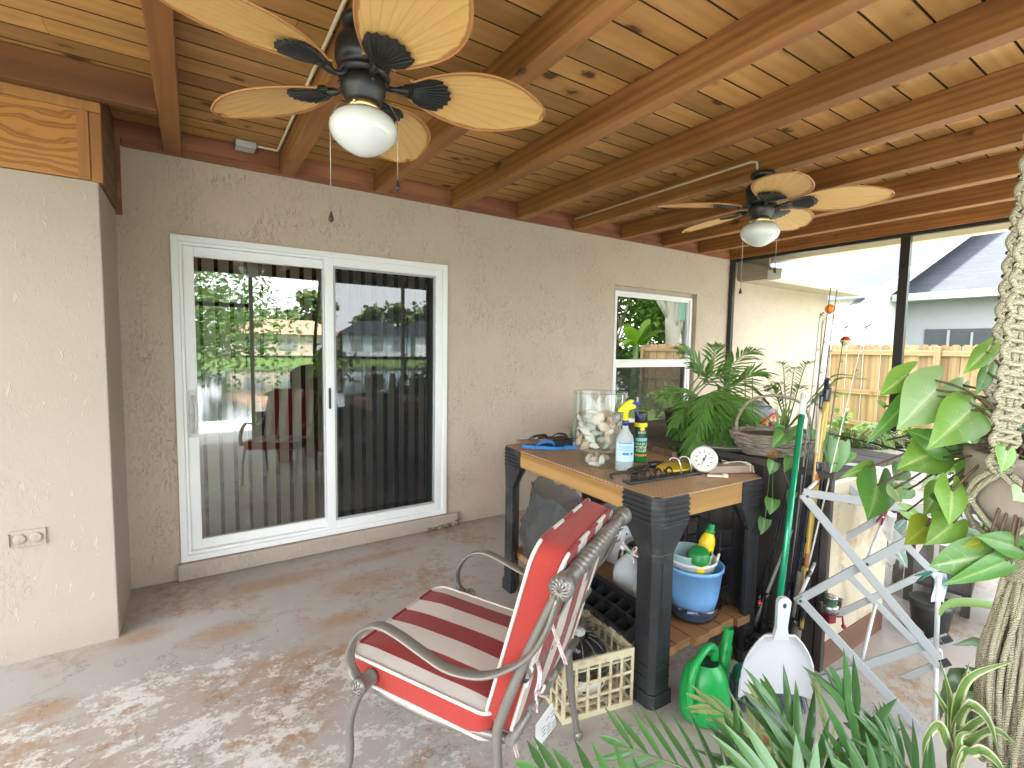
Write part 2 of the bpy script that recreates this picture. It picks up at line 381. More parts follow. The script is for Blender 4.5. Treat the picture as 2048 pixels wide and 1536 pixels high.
# sliding door
sd=B()
def ring(b,x0,x1,z0,z1,w,y0,y1,mi=0,wl=None,wr=None,wt=None,wb=None):
    wl=wl or w; wr=wr or w; wt=wt or w; wb=wb or w
    b.bx((x0,y0,z0),(x0+wl,y1,z1),mi); b.bx((x1-wr,y0,z0),(x1,y1,z1),mi)
    b.bx((x0+wl,y0,z1-wt),(x1-wr,y1,z1),mi); b.bx((x0+wl,y0,z0),(x1-wr,y1,z0+wb),mi)
ring(sd,Xd0,Xd1,Zd0,Zd1,.038,-.022,.10); ring(sd,Xd0+.038,Xd1-.038,Zd0+.038,Zd1-.038,.018,-.006,.1)
door=sd.build('sliding_door',M_wv,house,bevel=.003)
sd=B(); ring(sd,Xd0+.056,1.155,Zd0+.056,Zd1-.056,.06,.03,.07); sd.build('sash_frame',M_wv,door,bevel=.003)
sd=B(); ring(sd,1.10,Xd1-.054,Zd0+.054,Zd1-.05,.045,-.012,.028,wl=.06); sd.build('screen_frame',M_wv,door,bevel=.003)
sd=B(); ring(sd,1.161,Xd1-.1,Zd0+.1,Zd1-.096,.014,-.004,.02); sd.build('screen_bead',sm('grey_bead',(.38,.39,.40),.5),door,bevel=.002)
sd=B(); sd.add([(.33,.05,.225),(1.095,.05,.225),(1.095,.05,2.035),(.33,.05,2.035)],[(0,1,2,3)]); sd.build('glass_pane',M_gl,door)
sd=B(); sd.add([(1.12,.075,.2),(1.96,.075,.2),(1.96,.075,2.04),(1.12,.075,2.04)],[(0,1,2,3)]); sd.build('glass_pane',M_gl,door)
sd=B(); sd.add([(1.174,.008,.225),(1.934,.008,.225),(1.934,.008,2.045),(1.174,.008,2.045)],[(0,1,2,3)]); sd.build('screen_mesh',M_scr,door)
sd=B(); sd.bx((.283,.012,.90),(.318,.031,1.2)); sd.tube(curve([(.30,.02,.93),(.312,-.028,.96),(.318,-.036,1.05),(.312,-.028,1.13),(.30,.02,1.16)],16),.0105,8,flat=1.4,upv=(1,0,0)); sd.bx((.286,.004,1.01),(.305,.013,1.05)); sd.build('handle',M_wv2,door,bevel=.003)
sd=B(); sd.bx((1.118,-.020,1.04),(1.134,-.011,1.19)); sd.bx((1.121,-.026,1.09),(1.131,-.019,1.14)); sd.build('latch',M_bronze,door,bevel=.003)
# window
wb=B(); ring(wb,3.968,5.215,.62,2.105,.035,.035,.13); wb.bx((4.003,.045,1.335),(5.18,.1,1.375)); win=wb.build('window',M_wv,house,bevel=.003)
wb=B(); ring(wb,4.004,5.179,.656,1.334,.026,.05,.07); ring(wb,4.004,5.179,1.376,2.069,.016,.055,.09); wb.build('window_sash',M_wv,win,bevel=.002)
wb=B(); wb.add([(4.0,.083,1.36),(5.18,.083,1.36),(5.18,.083,2.08),(4.0,.083,2.08)],[(0,1,2,3)]); wb.build('glass_pane',M_gl2,win)
wb=B(); wb.add([(4.0,.09,.64),(5.18,.09,.64),(5.18,.09,1.36),(4.0,.09,1.36)],[(0,1,2,3)]); wb.build('glass_pane',M_gl2,win)
wb=B(); wb.add([(4.02,.06,.67),(5.16,.06,.67),(5.16,.06,1.33),(4.02,.06,1.33)],[(0,1,2,3)]); wb.build('screen_mesh',screen_mat('window_screen',.5,(.06,.065,.06)),win)
wb=B(); wb.bx((Xw0+.003,.002,Zw0+.002),(Xw1-.003,.035,.618)); wb.build('window_sill',sm('white_sill',(.6,.57,.52),.6),win,bevel=.004)
wb=B(); wb.bx((5.02,.081,1.85),(5.16,.0825,2.06)); wb.build('window_sticker',sm('pale_green_sticker',(.22,.42,.36),.5),win)
wb=B(); ring(wb,Xw0+.001,Xw1-.001,Zw0+.001,Zw1-.001,.04,.05,.15,wl=.042,wr=.034,wt=.049,wb=.033); wb.build('window_return',M_st2,win)
# a blue thing and a stick seen behind the lower pane
bb=B(); bb.tube([(4.25,.35,1.0),(4.75,.35,1.2)],.05,10); o=bb.build('pool_noodle',sm('blue_foam',(.03,.08,.35),.6)); tag(o,'blue foam roll showing through the lower window pane','pool noodle')
# dark rooms behind the glass
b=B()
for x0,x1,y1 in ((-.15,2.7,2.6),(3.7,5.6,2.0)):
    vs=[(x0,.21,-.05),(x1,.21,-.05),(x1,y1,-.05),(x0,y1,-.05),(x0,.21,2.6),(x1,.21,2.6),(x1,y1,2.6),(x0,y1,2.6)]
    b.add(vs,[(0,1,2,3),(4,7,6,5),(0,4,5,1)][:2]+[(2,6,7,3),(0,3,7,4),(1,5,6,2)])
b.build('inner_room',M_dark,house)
# vertical blinds: every slat a part
blind=thing('vertical_blind','beige vertical blind hanging behind the sliding glass door','blind',(1.1,.16,2.1))
M_slat=sm('blind_vane',(.62,.57,.46),.6,.06,3)
bb=B(); bb.bx((-.95,-.03,-.03),(.95,.03,.02)); bb.build('headrail',M_wv2,blind)
s0=None
for i in range(21):
    if s0 is None:
        bb=B(); bb.add([(-.040,-.006,-1.93),(0,.004,-1.93),(.040,-.006,-1.93),(-.040,-.006,-.04),(0,.004,-.04),(.040,-.006,-.04)],[(0,1,4,3),(1,2,5,4)],0,True)
        s0=bb.build('slat',M_slat,blind); o=s0
    else: o=s0.copy(); C.objects.link(o)
    o.location=(-.87+i*.0875,0,0); o.rotation_euler=(0,0,R(34+4*math.sin(i*2.3)))
# eaves, gutter, downspout and roof of the house beyond the porch
b=B(); e0,e1=6.0,8.76
prof=[(-.40,2.335),(-.52,2.335),(-.53,2.37),(-.56,2.40),(-.57,2.455),(-.555,2.455),(-.545,2.41),(-.515,2.375),(-.505,2.345),(-.41,2.345),(-.41,2.455),(-.40,2.455)]
n=len(prof); vs=[(e0,y,z) for y,z in prof]+[(e1,y,z) for y,z in prof]
b.add(vs,[(i,(i+1)%n,n+(i+1)%n,n+i) for i in range(n)])
for X in (e0-.002,e1+.002): b.bx((X-.003,-.56,2.338),(X+.003,-.4,2.455))
gut=b.build('gutter',sm('white_gutter',(.74,.72,.66),.4,.04),house)
b=B(); dsp=[W(1725,588,Y=-.47),W(1727,606,Y=-.46),W(1716,622,Y=-.36),W(1694,640,Y=-.12),W(1688,655,Y=-.055)]
X=dsp[-1].x; dsp+= [V((X,-.05,dsp[-1].z-.1)),V((X,-.05,-.1))]
dsp=[V((8.56,-.47,2.34)),V((8.56,-.47,2.27)),V((8.50,-.40,2.20)),V((8.30,-.14,2.02)),V((8.24,-.055,1.95)),V((8.24,-.05,1.85)),V((8.24,-.05,-.15))]
b.tube(dsp,.045,4,upv=(.7,.7,0),smooth=False); b.build('downspout',sm('white_gutter_pipe',(.72,.70,.64),.45,.05),house,bevel=.004)
b=B(); b.bx((6.05,-.4,2.36),(Xe+.35,-.001,2.375)); b.bx((6.02,-.4,2.376),(6.045,-.001,2.60)); b.build('soffit',M_soff,house)
b=B(); b.add([(5.9,-.52,2.46),(8.8,-.52,2.46),(8.8,6,4.45),(5.9,6,4.45),(-6,-.0,2.95),(5.9,-.0,2.95),(5.9,6,5.0),(-6,6,5.0)],[(0,1,2,3),(4,5,6,7)]); b.build('roof',M_sh,house)
# plywood and trim over the projecting wall
b=B(); b.bx((-5,-.585,2.252),(-.11,-.565,2.56)); b.build('plywood_panel',M_ply,house)
b=B(); b.bx((-5,-.60,2.561),(-.02,-.565,2.606)); b.build('trim_board',M_trim,house,bevel=.002)
b=B(); b.bx((-.109,-.60,2.25),(-.066,-.565,2.56)); b.bx((-.065,-.592,2.245),(-.022,-.55,2.56)); b.build('trim_board',M_trim,house,bevel=.002)
b=B(); b.bx((-.05,-.549,2.245),(-.026,-.03,2.75)); b.build('side_panel',wood('dark_ply',(.22,.11,.045),(.15,.07,.03),(.08,.035,.015),1,6),house)
b=B(); b.bx((-.034,-.029,2.22),(-.004,-.0205,2.651)); b.build('corner_trim',M_led,house)
# ================================================================ porch roof
ZR,ZC=2.614,2.755
roof=thing('porch_roof','timber porch roof with knotty pine boards over cedar rafters','porch roof')
b=B(); y=0; w=.137; i=0; YL=-4.50
while y>YL+.02:
    x=-2.5-random.random()*2
    while x<5.95:
        L=2.4+random.random()*2.4; xa,xb=max(x,-2.45),min(x+L,5.95)
        if xb>xa+.02: b.bx((xa+.0008,y-w+.0045,ZC+.001*random.random()),(xb-.0008,y-.0045,ZC+.022))
        x+=L
    y-=w; i+=1
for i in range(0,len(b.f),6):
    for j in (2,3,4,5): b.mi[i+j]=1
b.build('ceiling_boards',[M_ceil,sm('groove_shade',(.05,.022,.008),.8,.3)],roof)  # board side faces coloured dark to paint in the groove shadow
b=B(); b.bx((-2.5,-4.62,ZC+.03),(6.1,.1,ZC+.1)); b.build('roof_deck',M_bronze,roof)
RW=.088
rx=[.199+i*.627-.0 for i in range(9)]
for x in rx:
    b=B(); b.bx((x,YL,ZR),(x+RW,-.018,ZC-.0015)); b.build('rafter',M_raf,roof,bevel=.004)
for x in (-1.06,-1.69,-2.31):
    b=B(); b.bx((x,YL,ZR),(x+RW,-.66,ZC-.0015)); b.build('rafter',M_raf,roof,bevel=.004)
b=B(); b.bx((5.82,YL,ZR-.005),(5.91,-.018,ZC-.0015)); b.build('rafter',M_raf,roof,bevel=.004)
b=B(); b.bx((-2.4,-.655,2.608),(rx[0]-.002,-.60,ZC-.002)); b.build('cross_beam',wood('dark_beam',(.30,.13,.05),(.20,.08,.03),(.11,.045,.02),0,6),roof,bevel=.003)
xs=[-.65]+rx+[5.82]
for i in range(len(xs)-1):
    a=xs[i]+(RW if i else 0)+.0015; e=xs[i+1]-.0015
    b=B(); b.bx((a,-.017-.002*(i%2),2.652),(e,-.0015,ZC-.003)); b.build('blocking_board',M_led,roof,bevel=.002)
b=B(); b.bx((-.65,.004,2.612),(5.95,.03,ZC+.02)); b.build('ledger_backing',M_led,roof)
b=B(); b.bx((.002,-.026,2.608),(5.95,-.0015,2.650)); b.build('ledger_strip',M_led,roof,bevel=.003)
b=B(); b.bx((-2.45,YL-.06,2.56),(5.95,YL-.001,ZC-.003)); b.build('front_beam',wood('front_beam_wood',(.40,.19,.075),(.31,.13,.048),(.19,.07,.026),0,8),roof)
b=B(); b.bx((6.22,-4.6,2.585),(6.34,.1,2.66)); b.bx((5.96,-4.6,2.70),(6.34,.1,2.712)); b.build('gutter',M_cream,roof)
# ================================================================ screen enclosure
enc=thing('screen_enclosure','black aluminium porch screen frame with posts and rails','screen frame')
def post(x,y,z0,z1,w=.05,d=.05): 
    b=B(); b.bx((x-w/2,y-d/2,z0),(x+w/2,y+d/2,z1)); b.build('post',M_bronze,enc,bevel=.002)
post(5.875,-.03,0,2.575,.05,.05); post(5.875,-1.77,0,2.575,.052,.075); post(5.875,-3.5,0,2.575); post(5.875,-4.45,0,2.575)
b=B(); b.bx((5.85,-4.475,2.576),(5.90,-.005,2.608)); b.build('rail',M_bronze,enc)
b=B(); b.bx((5.85,-4.45,0.002),(5.90,-.06,.05)); b.bx((5.855,-4.42,.62),(5.895,-3.53,.67)); b.build('rail',M_bronze,enc)
for x in (-2.4,.1,1.05,3.4): post(x,-4.45,0,2.56)
b=B(); b.bx((-2.42,-4.475,2.50),(5.85,-4.425,2.559)); b.bx((1.08,-4.47,.42),(5.84,-4.43,.48)); b.bx((-2.37,-4.47,.42),(.07,-4.43,.48)); b.bx((.13,-4.47,2.02),(1.02,-4.43,2.08)); b.build('rail',M_bronze,enc)
b=B(); b.bx((1.08,-4.46,.003),(5.84,-4.44,.419)); b.bx((-2.37,-4.46,.003),(.07,-4.44,.419)); b.build('kick_panel',M_bronze,enc)
# ================================================================ fence
fence=thing('board_fence','new yellow pine board fence with two rails beyond the porch','fence')
FX=11.0
pk=B(); y=4.2; i=0; bt=B()
for i in range(69):
    w=.135; yy=4.0-i*.142; off=.02 if i%2 else 0; zt=1.655+.012*random.random()
    xx=FX+off+.004*random.random()
    vs=[]
    pts=[(yy-w/2,-.25),(yy+w/2,-.25),(yy+w/2,zt-.035),(yy+w/2-.035,zt),(yy-w/2+.035,zt),(yy-w/2,zt-.035)]
    (pk).add([(xx,p,q) for p,q in pts]+[(xx+.016,p,q) for p,q in pts],[(0,1,2,3,4,5),(11,10,9,8,7,6)]+[(k,k+6,(k+1)%6+6,(k+1)%6) for k in range(6)])
pk.build('pickets',M_fence,fence)
M_fr=wood('fence_rail_pine',(.46,.32,.185),(.39,.26,.14),(.28,.165,.08),1,7,.7,.6,.3,2.6,.2,(.16,.075,.03))
for z in (1.47,.72,.12):
    for y0,y1 in ((4.0,-.56),(-.66,-3.0),(-3.1,-5.7)):
        b=B(); b.bx((FX-.04,y1,z),(FX-.003,y0,z+.088)); b.build('rail',M_fr,fence,bevel=.004)
for y in (-.61,-3.05,-5.76,2.6):
    b=B(); b.bx((FX-.085,y-.045,-.25),(FX-.002 if y<2 else FX-.041,y+.045,1.63)); b.build('post',M_fence,fence,bevel=.005)
# ================================================================ neighbour's house
nh=thing('neighbour_house','white neighbour house with grey shingle roof behind the fence','house')
S=.392; Yg=1.3
def zr(x): return 2.64+S*(x-12.0)
b=B(); b.add([(12.4,Yg,-.3),(21,Yg,-.3),(21,Yg,zr(21)-.1),(12.4,Yg,zr(12.4)-.1),(12.4,13,-.3),(12.4,13,zr(12.4)-.1)],[(0,1,2,3),(0,3,5,4)]); b.build('wall',M_nw,nh)
b=B(); b.add([(12.0,Yg-.35,zr(12)),(21.5,Yg-.35,zr(21.5)),(21.5,13,zr(21.5)),(12.0,13,zr(12)),(12.0,Yg-.35,zr(12)-.03),(21.5,Yg-.35,zr(21.5)-.03)],[(0,1,2,3)]); b.build('roof',M_sh,nh)
b=B(); 
for dz,y0,y1 in ((-.16,Yg-.37,Yg-.345),):
    b.add([(11.98,y0,zr(11.98)-.18),(21.5,y0,zr(21.5)-.18),(21.5,y0,zr(21.5)+.01),(11.98,y0,zr(11.98)+.01),(11.98,Yg-.002,zr(11.98)-.18),(21.5,Yg-.002,zr(21.5)-.18)],[(0,1,2,3),(0,4,5,1)])
b.build('rake_board',sm('rake_paint',(.68,.70,.73),.6,.03),nh)
wg=2.9
def zw(x): return wg+S*(x-14.3)
b=B(); b.add([(14.3,Yg-.004,zw(14.3)),(14.3,-3.6,zw(14.3)),(21,-3.6,zw(21)),(21,Yg-.004,zw(21))],[(0,1,2,3)]); b.build('roof',M_sh,nh)
b=B(); b.bx((14.22,-3.6,wg-.17),(14.32,Yg-.05,wg-.01)); b.bx((14.321,-3.6,wg-.15),(14.8,Yg-.06,wg-.13)); b.build('gutter',sm('grey_fascia',(.42,.43,.45),.5),nh)
b=B(); b.add([(14.8,Yg-.01,-.3),(14.8,-3.4,-.3),(14.8,-3.4,wg),(14.8,Yg-.01,wg),(21,-3.4,-.3),(21,-3.4,zw(21)-.1)],[(0,1,2,3),(1,4,5,2)]); b.build('porch_wall',M_ng,nh)
b=B(); b.bx((14.77,-.5,1.1),(14.799,.75,2.08)); nw=b.build('window',sm('dark_glass',(.05,.055,.065),.15),nh)
b=B(); ring(b,0,1,0,1,.05,0,.02); 
b=B(); b.bx((14.74,.28,1.3),(14.769,.33,2.05)); b.bx((14.74,-.12,1.3),(14.769,-.08,2.0)); b.build('window_frame',M_ng,nw)
b=B(); lp=V((14.68,-1.42,2.0)); b.lathe([(.03,-.25),(.09,-.2),(.12,.12),(.15,.14),(.02,.28),(.005,.36)],6,MX.Translation(lp),0,False); b.bx((14.70,-1.44,2.0),(14.79,-1.40,2.05)); b.build('wall_lantern',sm('lantern_iron',(.12,.12,.125),.5),nh)
# ================================================================ ceiling fans
t=Mt('palm_blade'); ob=t.co()
sp=t.n('SeparateXYZ',{0:ob}); an=t.math('ARCTAN2',sp.outputs[1],t.math('SUBTRACT',sp.outputs[0],.10))
st=t.math('ABSOLUTE',t.math('SUBTRACT',t.math('FRACT',t.math('MULTIPLY',an,9.5)),.5))
e=t.n('Attribute',attribute_name='edge').outputs['Fac']
c=t.mix(t.noise(ob,4,4),(.74,.46,.155),(.82,.54,.215))
c=t.mix(t.math('MULTIPLY',t.ramp(st,[(0,1),(.10,0)]),.3),c,(.40,.20,.055))
c=t.mix(t.math('MULTIPLY',t.ramp(t.math('ADD',e,t.math('MULTIPLY',t.noise(ob,14,3),.22)),[(.93,0),(1.12,1)]),.8),c,(.40,.145,.045))
d_=t.n('BsdfPrincipled',{'Base Color':c,'Roughness':.48,'Normal':t.bump(st,.55,.006)}); q_=t.n('BsdfTranslucent',{'Color':c})
M_pb=t.surf(t.n('MixShader',{0:.22,1:d_.outputs[0],2:q_.outputs[0]}).outputs[0])
M_iron=sm('black_fan_iron',(.012,.012,.013),.42,.3,20,.15,120,.001)
M_opal=sm('opal_glass',(.66,.68,.69),.12,.01,3,coat=.5)
M_brass=sm('brass_fitter',(.55,.42,.2),.3,.1,metal=1)
M_chain=sm('chain_metal',(.35,.32,.26),.4,.1,metal=.8)
UPF=.037
def fan(loc,rz,label,chains,first=None):
    MU=MX.Translation((0,0,UPF))
    f=thing('ceiling_fan',label,'ceiling fan',loc,rz,'palm leaf ceiling fans under the porch roof')
    b=B(); b.lathe([(.001,0),(.066,0),(.073,-.014),(.067,-.03),(.046,-.04),(.036,-.045),(.036,-.056)],28); b.build('canopy',M_iron,f)
    b=B(); b.M=MU; b.lathe([(.036,-.091),(.06,-.095),(.085,-.11),(.094,-.13),(.095,-.175),(.088,-.198),(.075,-.207),(.085,-.212),(.09,-.226),(.07,-.236),(.001,-.237)],32); b.build('motor_housing',M_iron,f)
    b=B(); b.M=MU; b.lathe([(.05,-.237),(.074,-.24),(.077,-.262),(.073,-.285),(.066,-.296),(.062,-.308),(.056,-.318),(.001,-.319)],30)
    for a in (1.0,3.3,5.1): b.ball((.079*math.cos(a),.079*math.sin(a),-.262),.008,8,6)
    b.build('switch_housing',M_iron,f)
    b=B(); b.M=MU; b.lathe([(.05,-.3185),(.056,-.32),(.057,-.338),(.05,-.342)],28); 
    for a in (0,2.1,4.2): b.ball((.062*math.cos(a),.062*math.sin(a),-.331),.006,8,6)
    b.build('globe_fitter',M_brass,f)
    b=B(); b.M=MU; b.lathe([(.051,-.3405),(.056,-.346),(.085,-.354),(.106,-.372),(.1155,-.395),(.114,-.415),(.103,-.437),(.083,-.456),(.062,-.470),(.04,-.482),(.018,-.489),(.001,-.490)],40); b.build('globe_shade',M_opal,f)
    m0=None
    for k in range(5):
        if m0 is None:
            # blade: oval leaf, pleated, thin
            nu,nv=44,26; vs=[];ed=[]
            for i in range(nu+1):
                u=i/nu; x=.155+.51*u; w=.135*(math.sin(PI*min(1,(u*.93+.045)))**.62)*(1+.12*math.sin(PI*u*1.0-.5)) if 0<u<1 else .012 if u==1 else .045
                if u==0:w=.055
                for j in range(nv+1):
                    v=-1+2*j/nv; y=w*v
                    th=math.atan2(y,x-.10); pl=abs((th*9.5)%1-.5)*.0085*min(1,u*4)*(1-v**6)
                    z=pl-.012*u*u-.010*(v*v)*(1-u)-.004*v*v
                    vs.append(V((x,y,z))); ed.append(max(abs(v)**1.6,max(0,(u-.55)/.45)**3,max(0,1-u*5)))
            b=B(); b.add(vs,[(i*(nv+1)+j,(i+1)*(nv+1)+j,(i+1)*(nv+1)+j+1,i*(nv+1)+j+1) for i in range(nu) for j in range(nv)],0,True)
            n0=len(b.v); b.add([p+V((0,0,.005)) for p in vs],[(i*(nv+1)+j,i*(nv+1)+j+1,(i+1)*(nv+1)+j+1,(i+1)*(nv+1)+j) for i in range(nu) for j in range(nv)],0,True); ed=ed+ed
            bl=b.build('blade',M_pb,f,attr=ed)
            # binding round the edge
            rim=[vs[i*(nv+1)] for i in range(nu+1)]+[vs[nu*(nv+1)+j] for j in range(1,nv)]+[vs[i*(nv+1)+nv] for i in range(nu,-1,-1)]
            bb=B(); bb.tube([p+V((0,0,.0025)) for p in rim],.0042,6); be=bb.build('binding',sm('blade_binding',(.42,.19,.06),.5),bl)
            bb=B(); out=[]
            for i in range(15):
                a=-.62+1.24*i/14; rr=.165+(.012 if i%2 else 0)-.05*abs(a)**1.5
                out.append((.13+rr*math.cos(a),.95*rr*math.sin(a)))
            out=[(.135,-.022),(.17,-.04),(.178,-.055),(.205,-.072)]+out+[(.205,.072),(.178,.055),(.17,.04),(.135,.022)]
            bb.poly(out,.007,MX.Translation((0,0,-.012)))
            for i in range(9):
                a=-.5+1.0*i/8; bb.tube([(.17,.04*math.sin(a),-.017),(.13+.155*math.cos(a),.145*math.sin(a),-.017)],.003,5)
            bb.tube(curve([(.066,0,.008),(.085,.006,-.014),(.11,-.004,-.02),(.15,0,-.014)],10),[.012]*3+[.009]*5+[.014]*3,8)
            br=bb.build('blade_iron',M_iron,bl,bevel=.0015)
            m0=(bl,be,br); o=bl
        else:
            o=m0[0].copy(); C.objects.link(o)
            for q in m0[1:]: c2=q.copy(); C.objects.link(c2); c2.parent=o
        o.parent=f; o.location=(0,0,-.232+UPF); o.rotation_euler=(R(-11),R(1.5),R(72*k))
    for (dx,L) in chains:
        r0=V((math.cos(YAW),-math.sin(YAW),0))*dx; r0.rotate(MX.Rotation(-rz,3,'Z'))
        s=1 if dx>0 else -1; k=r0.normalized()
        b=B(); b.tube([k*.072+V((0,0,-.27)),k*.09+V((0,0,-.28)),r0+V((0,0,-.325)),r0+V((0,0,-L+.02))],.0015,5); ch=b.build('pull_chain',M_chain,f)
        b=B(); b.lathe([(.001,0),(.003,-.002),(.004,-.008),(.0095,-.024),(.0085,-.033),(.001,-.037)],12,MX.Translation(r0+V((0,0,-L+.02)))); b.build('pull_fob',M_iron,ch)
    return f
fan((.833,-1.875,ZR),R(-16),'larger looking palm leaf ceiling fan at upper left, nearest the camera',((-.118,.665),(.118,.555)))
fan((3.335,-1.855,ZR),R(8),'smaller looking palm leaf ceiling fan, farther off above the workbench',((-.105,.735),(.108,.60)))
# ================================================================ conduits and boxes
cd=thing('electrical_conduit','cream conduit along the second rafter, ending at a small grey box','conduit',(.62,-.06,2.72))
b=B(); b.tube([(.187,-4.8,.022),(.187,-.06,.022),(.18,-.03,.02),(.05,-.03,.02)],.0085,8); b.build('pipe',M_cream,cd)
b=B(); b.box((0,-.012,.012),(.118,.07,.044)); jb=b.build('junction_box',sm('grey_box',(.09,.085,.08),.5),cd,bevel=.003)
b=B(); b.box((.004,-.048,.012),(.112,.004,.040)); b.box((.0,-.012,-.0125),(.11,.062,.004)); 
b.build('cover_plate',sm('galvanised_plate',(.45,.46,.46),.4,.1),jb,bevel=.0015)
cd=thing('electrical_conduit','thin cream conduit on the rafter that carries the farther fan','conduit',(3.322,-.12,2.70))
b=B(); b.tube([(0,.05,0),(0,-1.66,0),(0,-1.70,-.012),(0,-1.705,-.06)],.0075,8); b.build('pipe',M_cream,cd)
for y in (-.2,-.85,-1.5):
    b=B(); b.tube([(.012,y,.009),(-.009,y,.009),(-.009,y,-.009),(.012,y,-.012)],.0022,5); b.build('clip',M_chain,cd)
oc=B(); oc.box((0,-.004,0),(.125,.008,.078)); 
for x in (-.028,.028): oc.lathe([(.023,-.003),(.023,.005),(.02,.008),(.001,.008)],18,place((x,-.008,0),(0,-1,0)))
oc.box((-.063,-.010,0),(.006,.012,.06))
o=oc.build('outlet_cover',M_st2,None,(-.351,-.581,.585),bevel=.002); tag(o,'painted over outlet cover low on the projecting wall at left','outlet')
# ================================================================ workbench
M_resin=sm('black_resin',(.022,.023,.026),.42,.25,9,.12,160,.001,dirt=(.07,.068,.065),ds=5)
M_2x4=wood('yellow_pine_lumber',(.60,.40,.17),(.50,.31,.115),(.30,.16,.05),0,6,.55,.5,.15,3,.12,grain=.8)
M_2x4y=wood('yellow_pine_lumber_side',(.58,.37,.16),(.48,.28,.10),(.30,.15,.045),1,6,.55,.5,.2,3,.15,grain=.8)
M_plank=wood('shelf_plank',(.46,.26,.12),(.38,.2,.085),(.22,.10,.04),1,6,.6,.4,.3,3,.25)
t=Mt('pegboard'); ob=t.co()
pp=t.n('VectorMath',{0:t.n('VectorMath',{0:ob,1:(1/.0254,1/.0254,1)},operation='MULTIPLY').outputs[0]},operation='FRACTION').outputs[0]
dd=t.n('VectorMath',{0:t.n('VectorMath',{0:pp,1:(.5,.5,0)},operation='SUBTRACT').outputs[0],1:(1,1,0)},operation='MULTIPLY').outputs[0]
ln=t.n('VectorMath',{0:dd},operation='LENGTH').outputs['Value']
cc=t.mix(t.noise(ob,3,6,.65),(.33,.205,.11),(.44,.285,.16)); cc=t.mix(t.ramp(t.noise(ob,12,6,.7),[(.56,0),(.72,.6)]),cc,(.13,.09,.06))
M_peg=t.fin(t.mix(t.ramp(ln,[(.10,1),(.135,0)]),cc,(.025,.015,.01)),.5,t.bump(t.ramp(ln,[(.09,0),(.14,1)]),.4,.002))
wb_=thing('workbench','wooden workbench with black resin legs and pegboard top by the wall','workbench',(2.25,-1.755,0),R(-1.85))
HX,HY=.372,.624
def bleg(sx,sy):
    b=B(); x,y=sx*HX,sy*HY; dx,dy=-sx,-sy
    def bb(x0,x1,y0,y1,z0,z1): b.bx((x+dx*x0,y+dy*y0,z0),(x+dx*x1,y+dy*y1,z1))
    # cap with a cut outer corner
    def prism(o,z0,z1,tap=None):
        lo=[(x+dx*p,y+dy*q,z0) for p,q in (tap or o)]; hi=[(x+dx*p,y+dy*q,z1) for p,q in o]; n=len(o)
        b.add(lo+hi,[tuple(range(n)),tuple(range(n,2*n))]+[(i,(i+1)%n,n+(i+1)%n,n+i) for i in range(n)])
    cap=[(.05,0),(.20,0),(.20,.05),(.14,.135),(.05,.19),(0,.19),(0,.05)]
    cap=[(.035,0),(.185,0),(.185,.03),(.03,.2),(0,.2),(0,.035)]
    leg=[(.03,.008),(.112,.008),(.112,.03),(.03,.112),(.008,.112),(.008,.03)]
    prism(cap,.775,.897); prism(cap,.655,.775,leg); 
    leg2=[(.032,.012),(.104,.012),(.104,.03),(.03,.104),(.012,.104),(.012,.032)]
    prism(leg,.06,.6545,leg); prism([(.02,0),(.122,0),(.122,.03),(.03,.122),(0,.122),(0,.02)],.0,.0595)
    for i in range(5):
        z=.785+i*.022; bb(.037,.187,-.006,.004,z,z+.011); bb(-.006,.004,.037,.202,z,z+.011)
        # ribs turn the corner
        p=[(.036,-.005),(-.005,.036),(.0,.04),(.04,.0)]
        o=[(x+dx*a,y+dy*c) for a,c in p]; b.add([(a,c,z) for a,c in o]+[(a,c,z+.011) for a,c in o],[(0,1,2,3),(4,5,6,7),(0,1,5,4),(1,2,6,5),(2,3,7,6),(3,0,4,7)])
    for z in (.115,.165): 
        bb(.03,.11,.003,.009,z,z+.008); bb(.003,.009,.03,.11,z,z+.008)
    bb(.045,.05,.004,.009,.30,.62); bb(.004,.009,.045,.05,.30,.62)
    for z in (.70,.74,.78,.83,.88):
        b.ball((x+dx*.16,y-dy*.0005,z),.005,6,4); b.ball((x-dx*.0005,y+dy*.17,z),.005,6,4)
    return b.build('leg',M_resin,wb_,bevel=.0025)
for sx in (-1,1):
    for sy in (-1,1): bleg(sx,sy)
for sx in (-1,1):
    b=B(); b.box((sx*(HX-.022),0,.845),(.036,2*HY-.402,.089)); b.build('side_rail',M_2x4y,wb_,bevel=.004)
for sy in (-1,1):
    b=B(); b.box((0,sy*(HY-.022),.845),(2*HX-.372,.036,.089)); b.build('end_rail',M_2x4,wb_,bevel=.004)
b=B(); b.box((0,0,.895),(2*HX-.075,2*HY-.012,.009)); b.box((0,0,.8948),(2*HX-.012,2*HY-.08,.0085)); b.build('top_board',M_peg,wb_,bevel=.001)
for i in range(6):
    b=B(); b.box((-.255+i*.102,.01*math.sin(i*2.1),.212),(.094,2*HY-.03,.040)); b.build('shelf_plank',M_plank,wb_,bevel=.004)
for sy in (-1,1):
    b=B(); b.box((0,sy*(HY-.13),.170),(2*HX-.26,.038,.042)); b.build('shelf_rail',M_plank,wb_,bevel=.003)
ZT=.9000; ZS=.2330
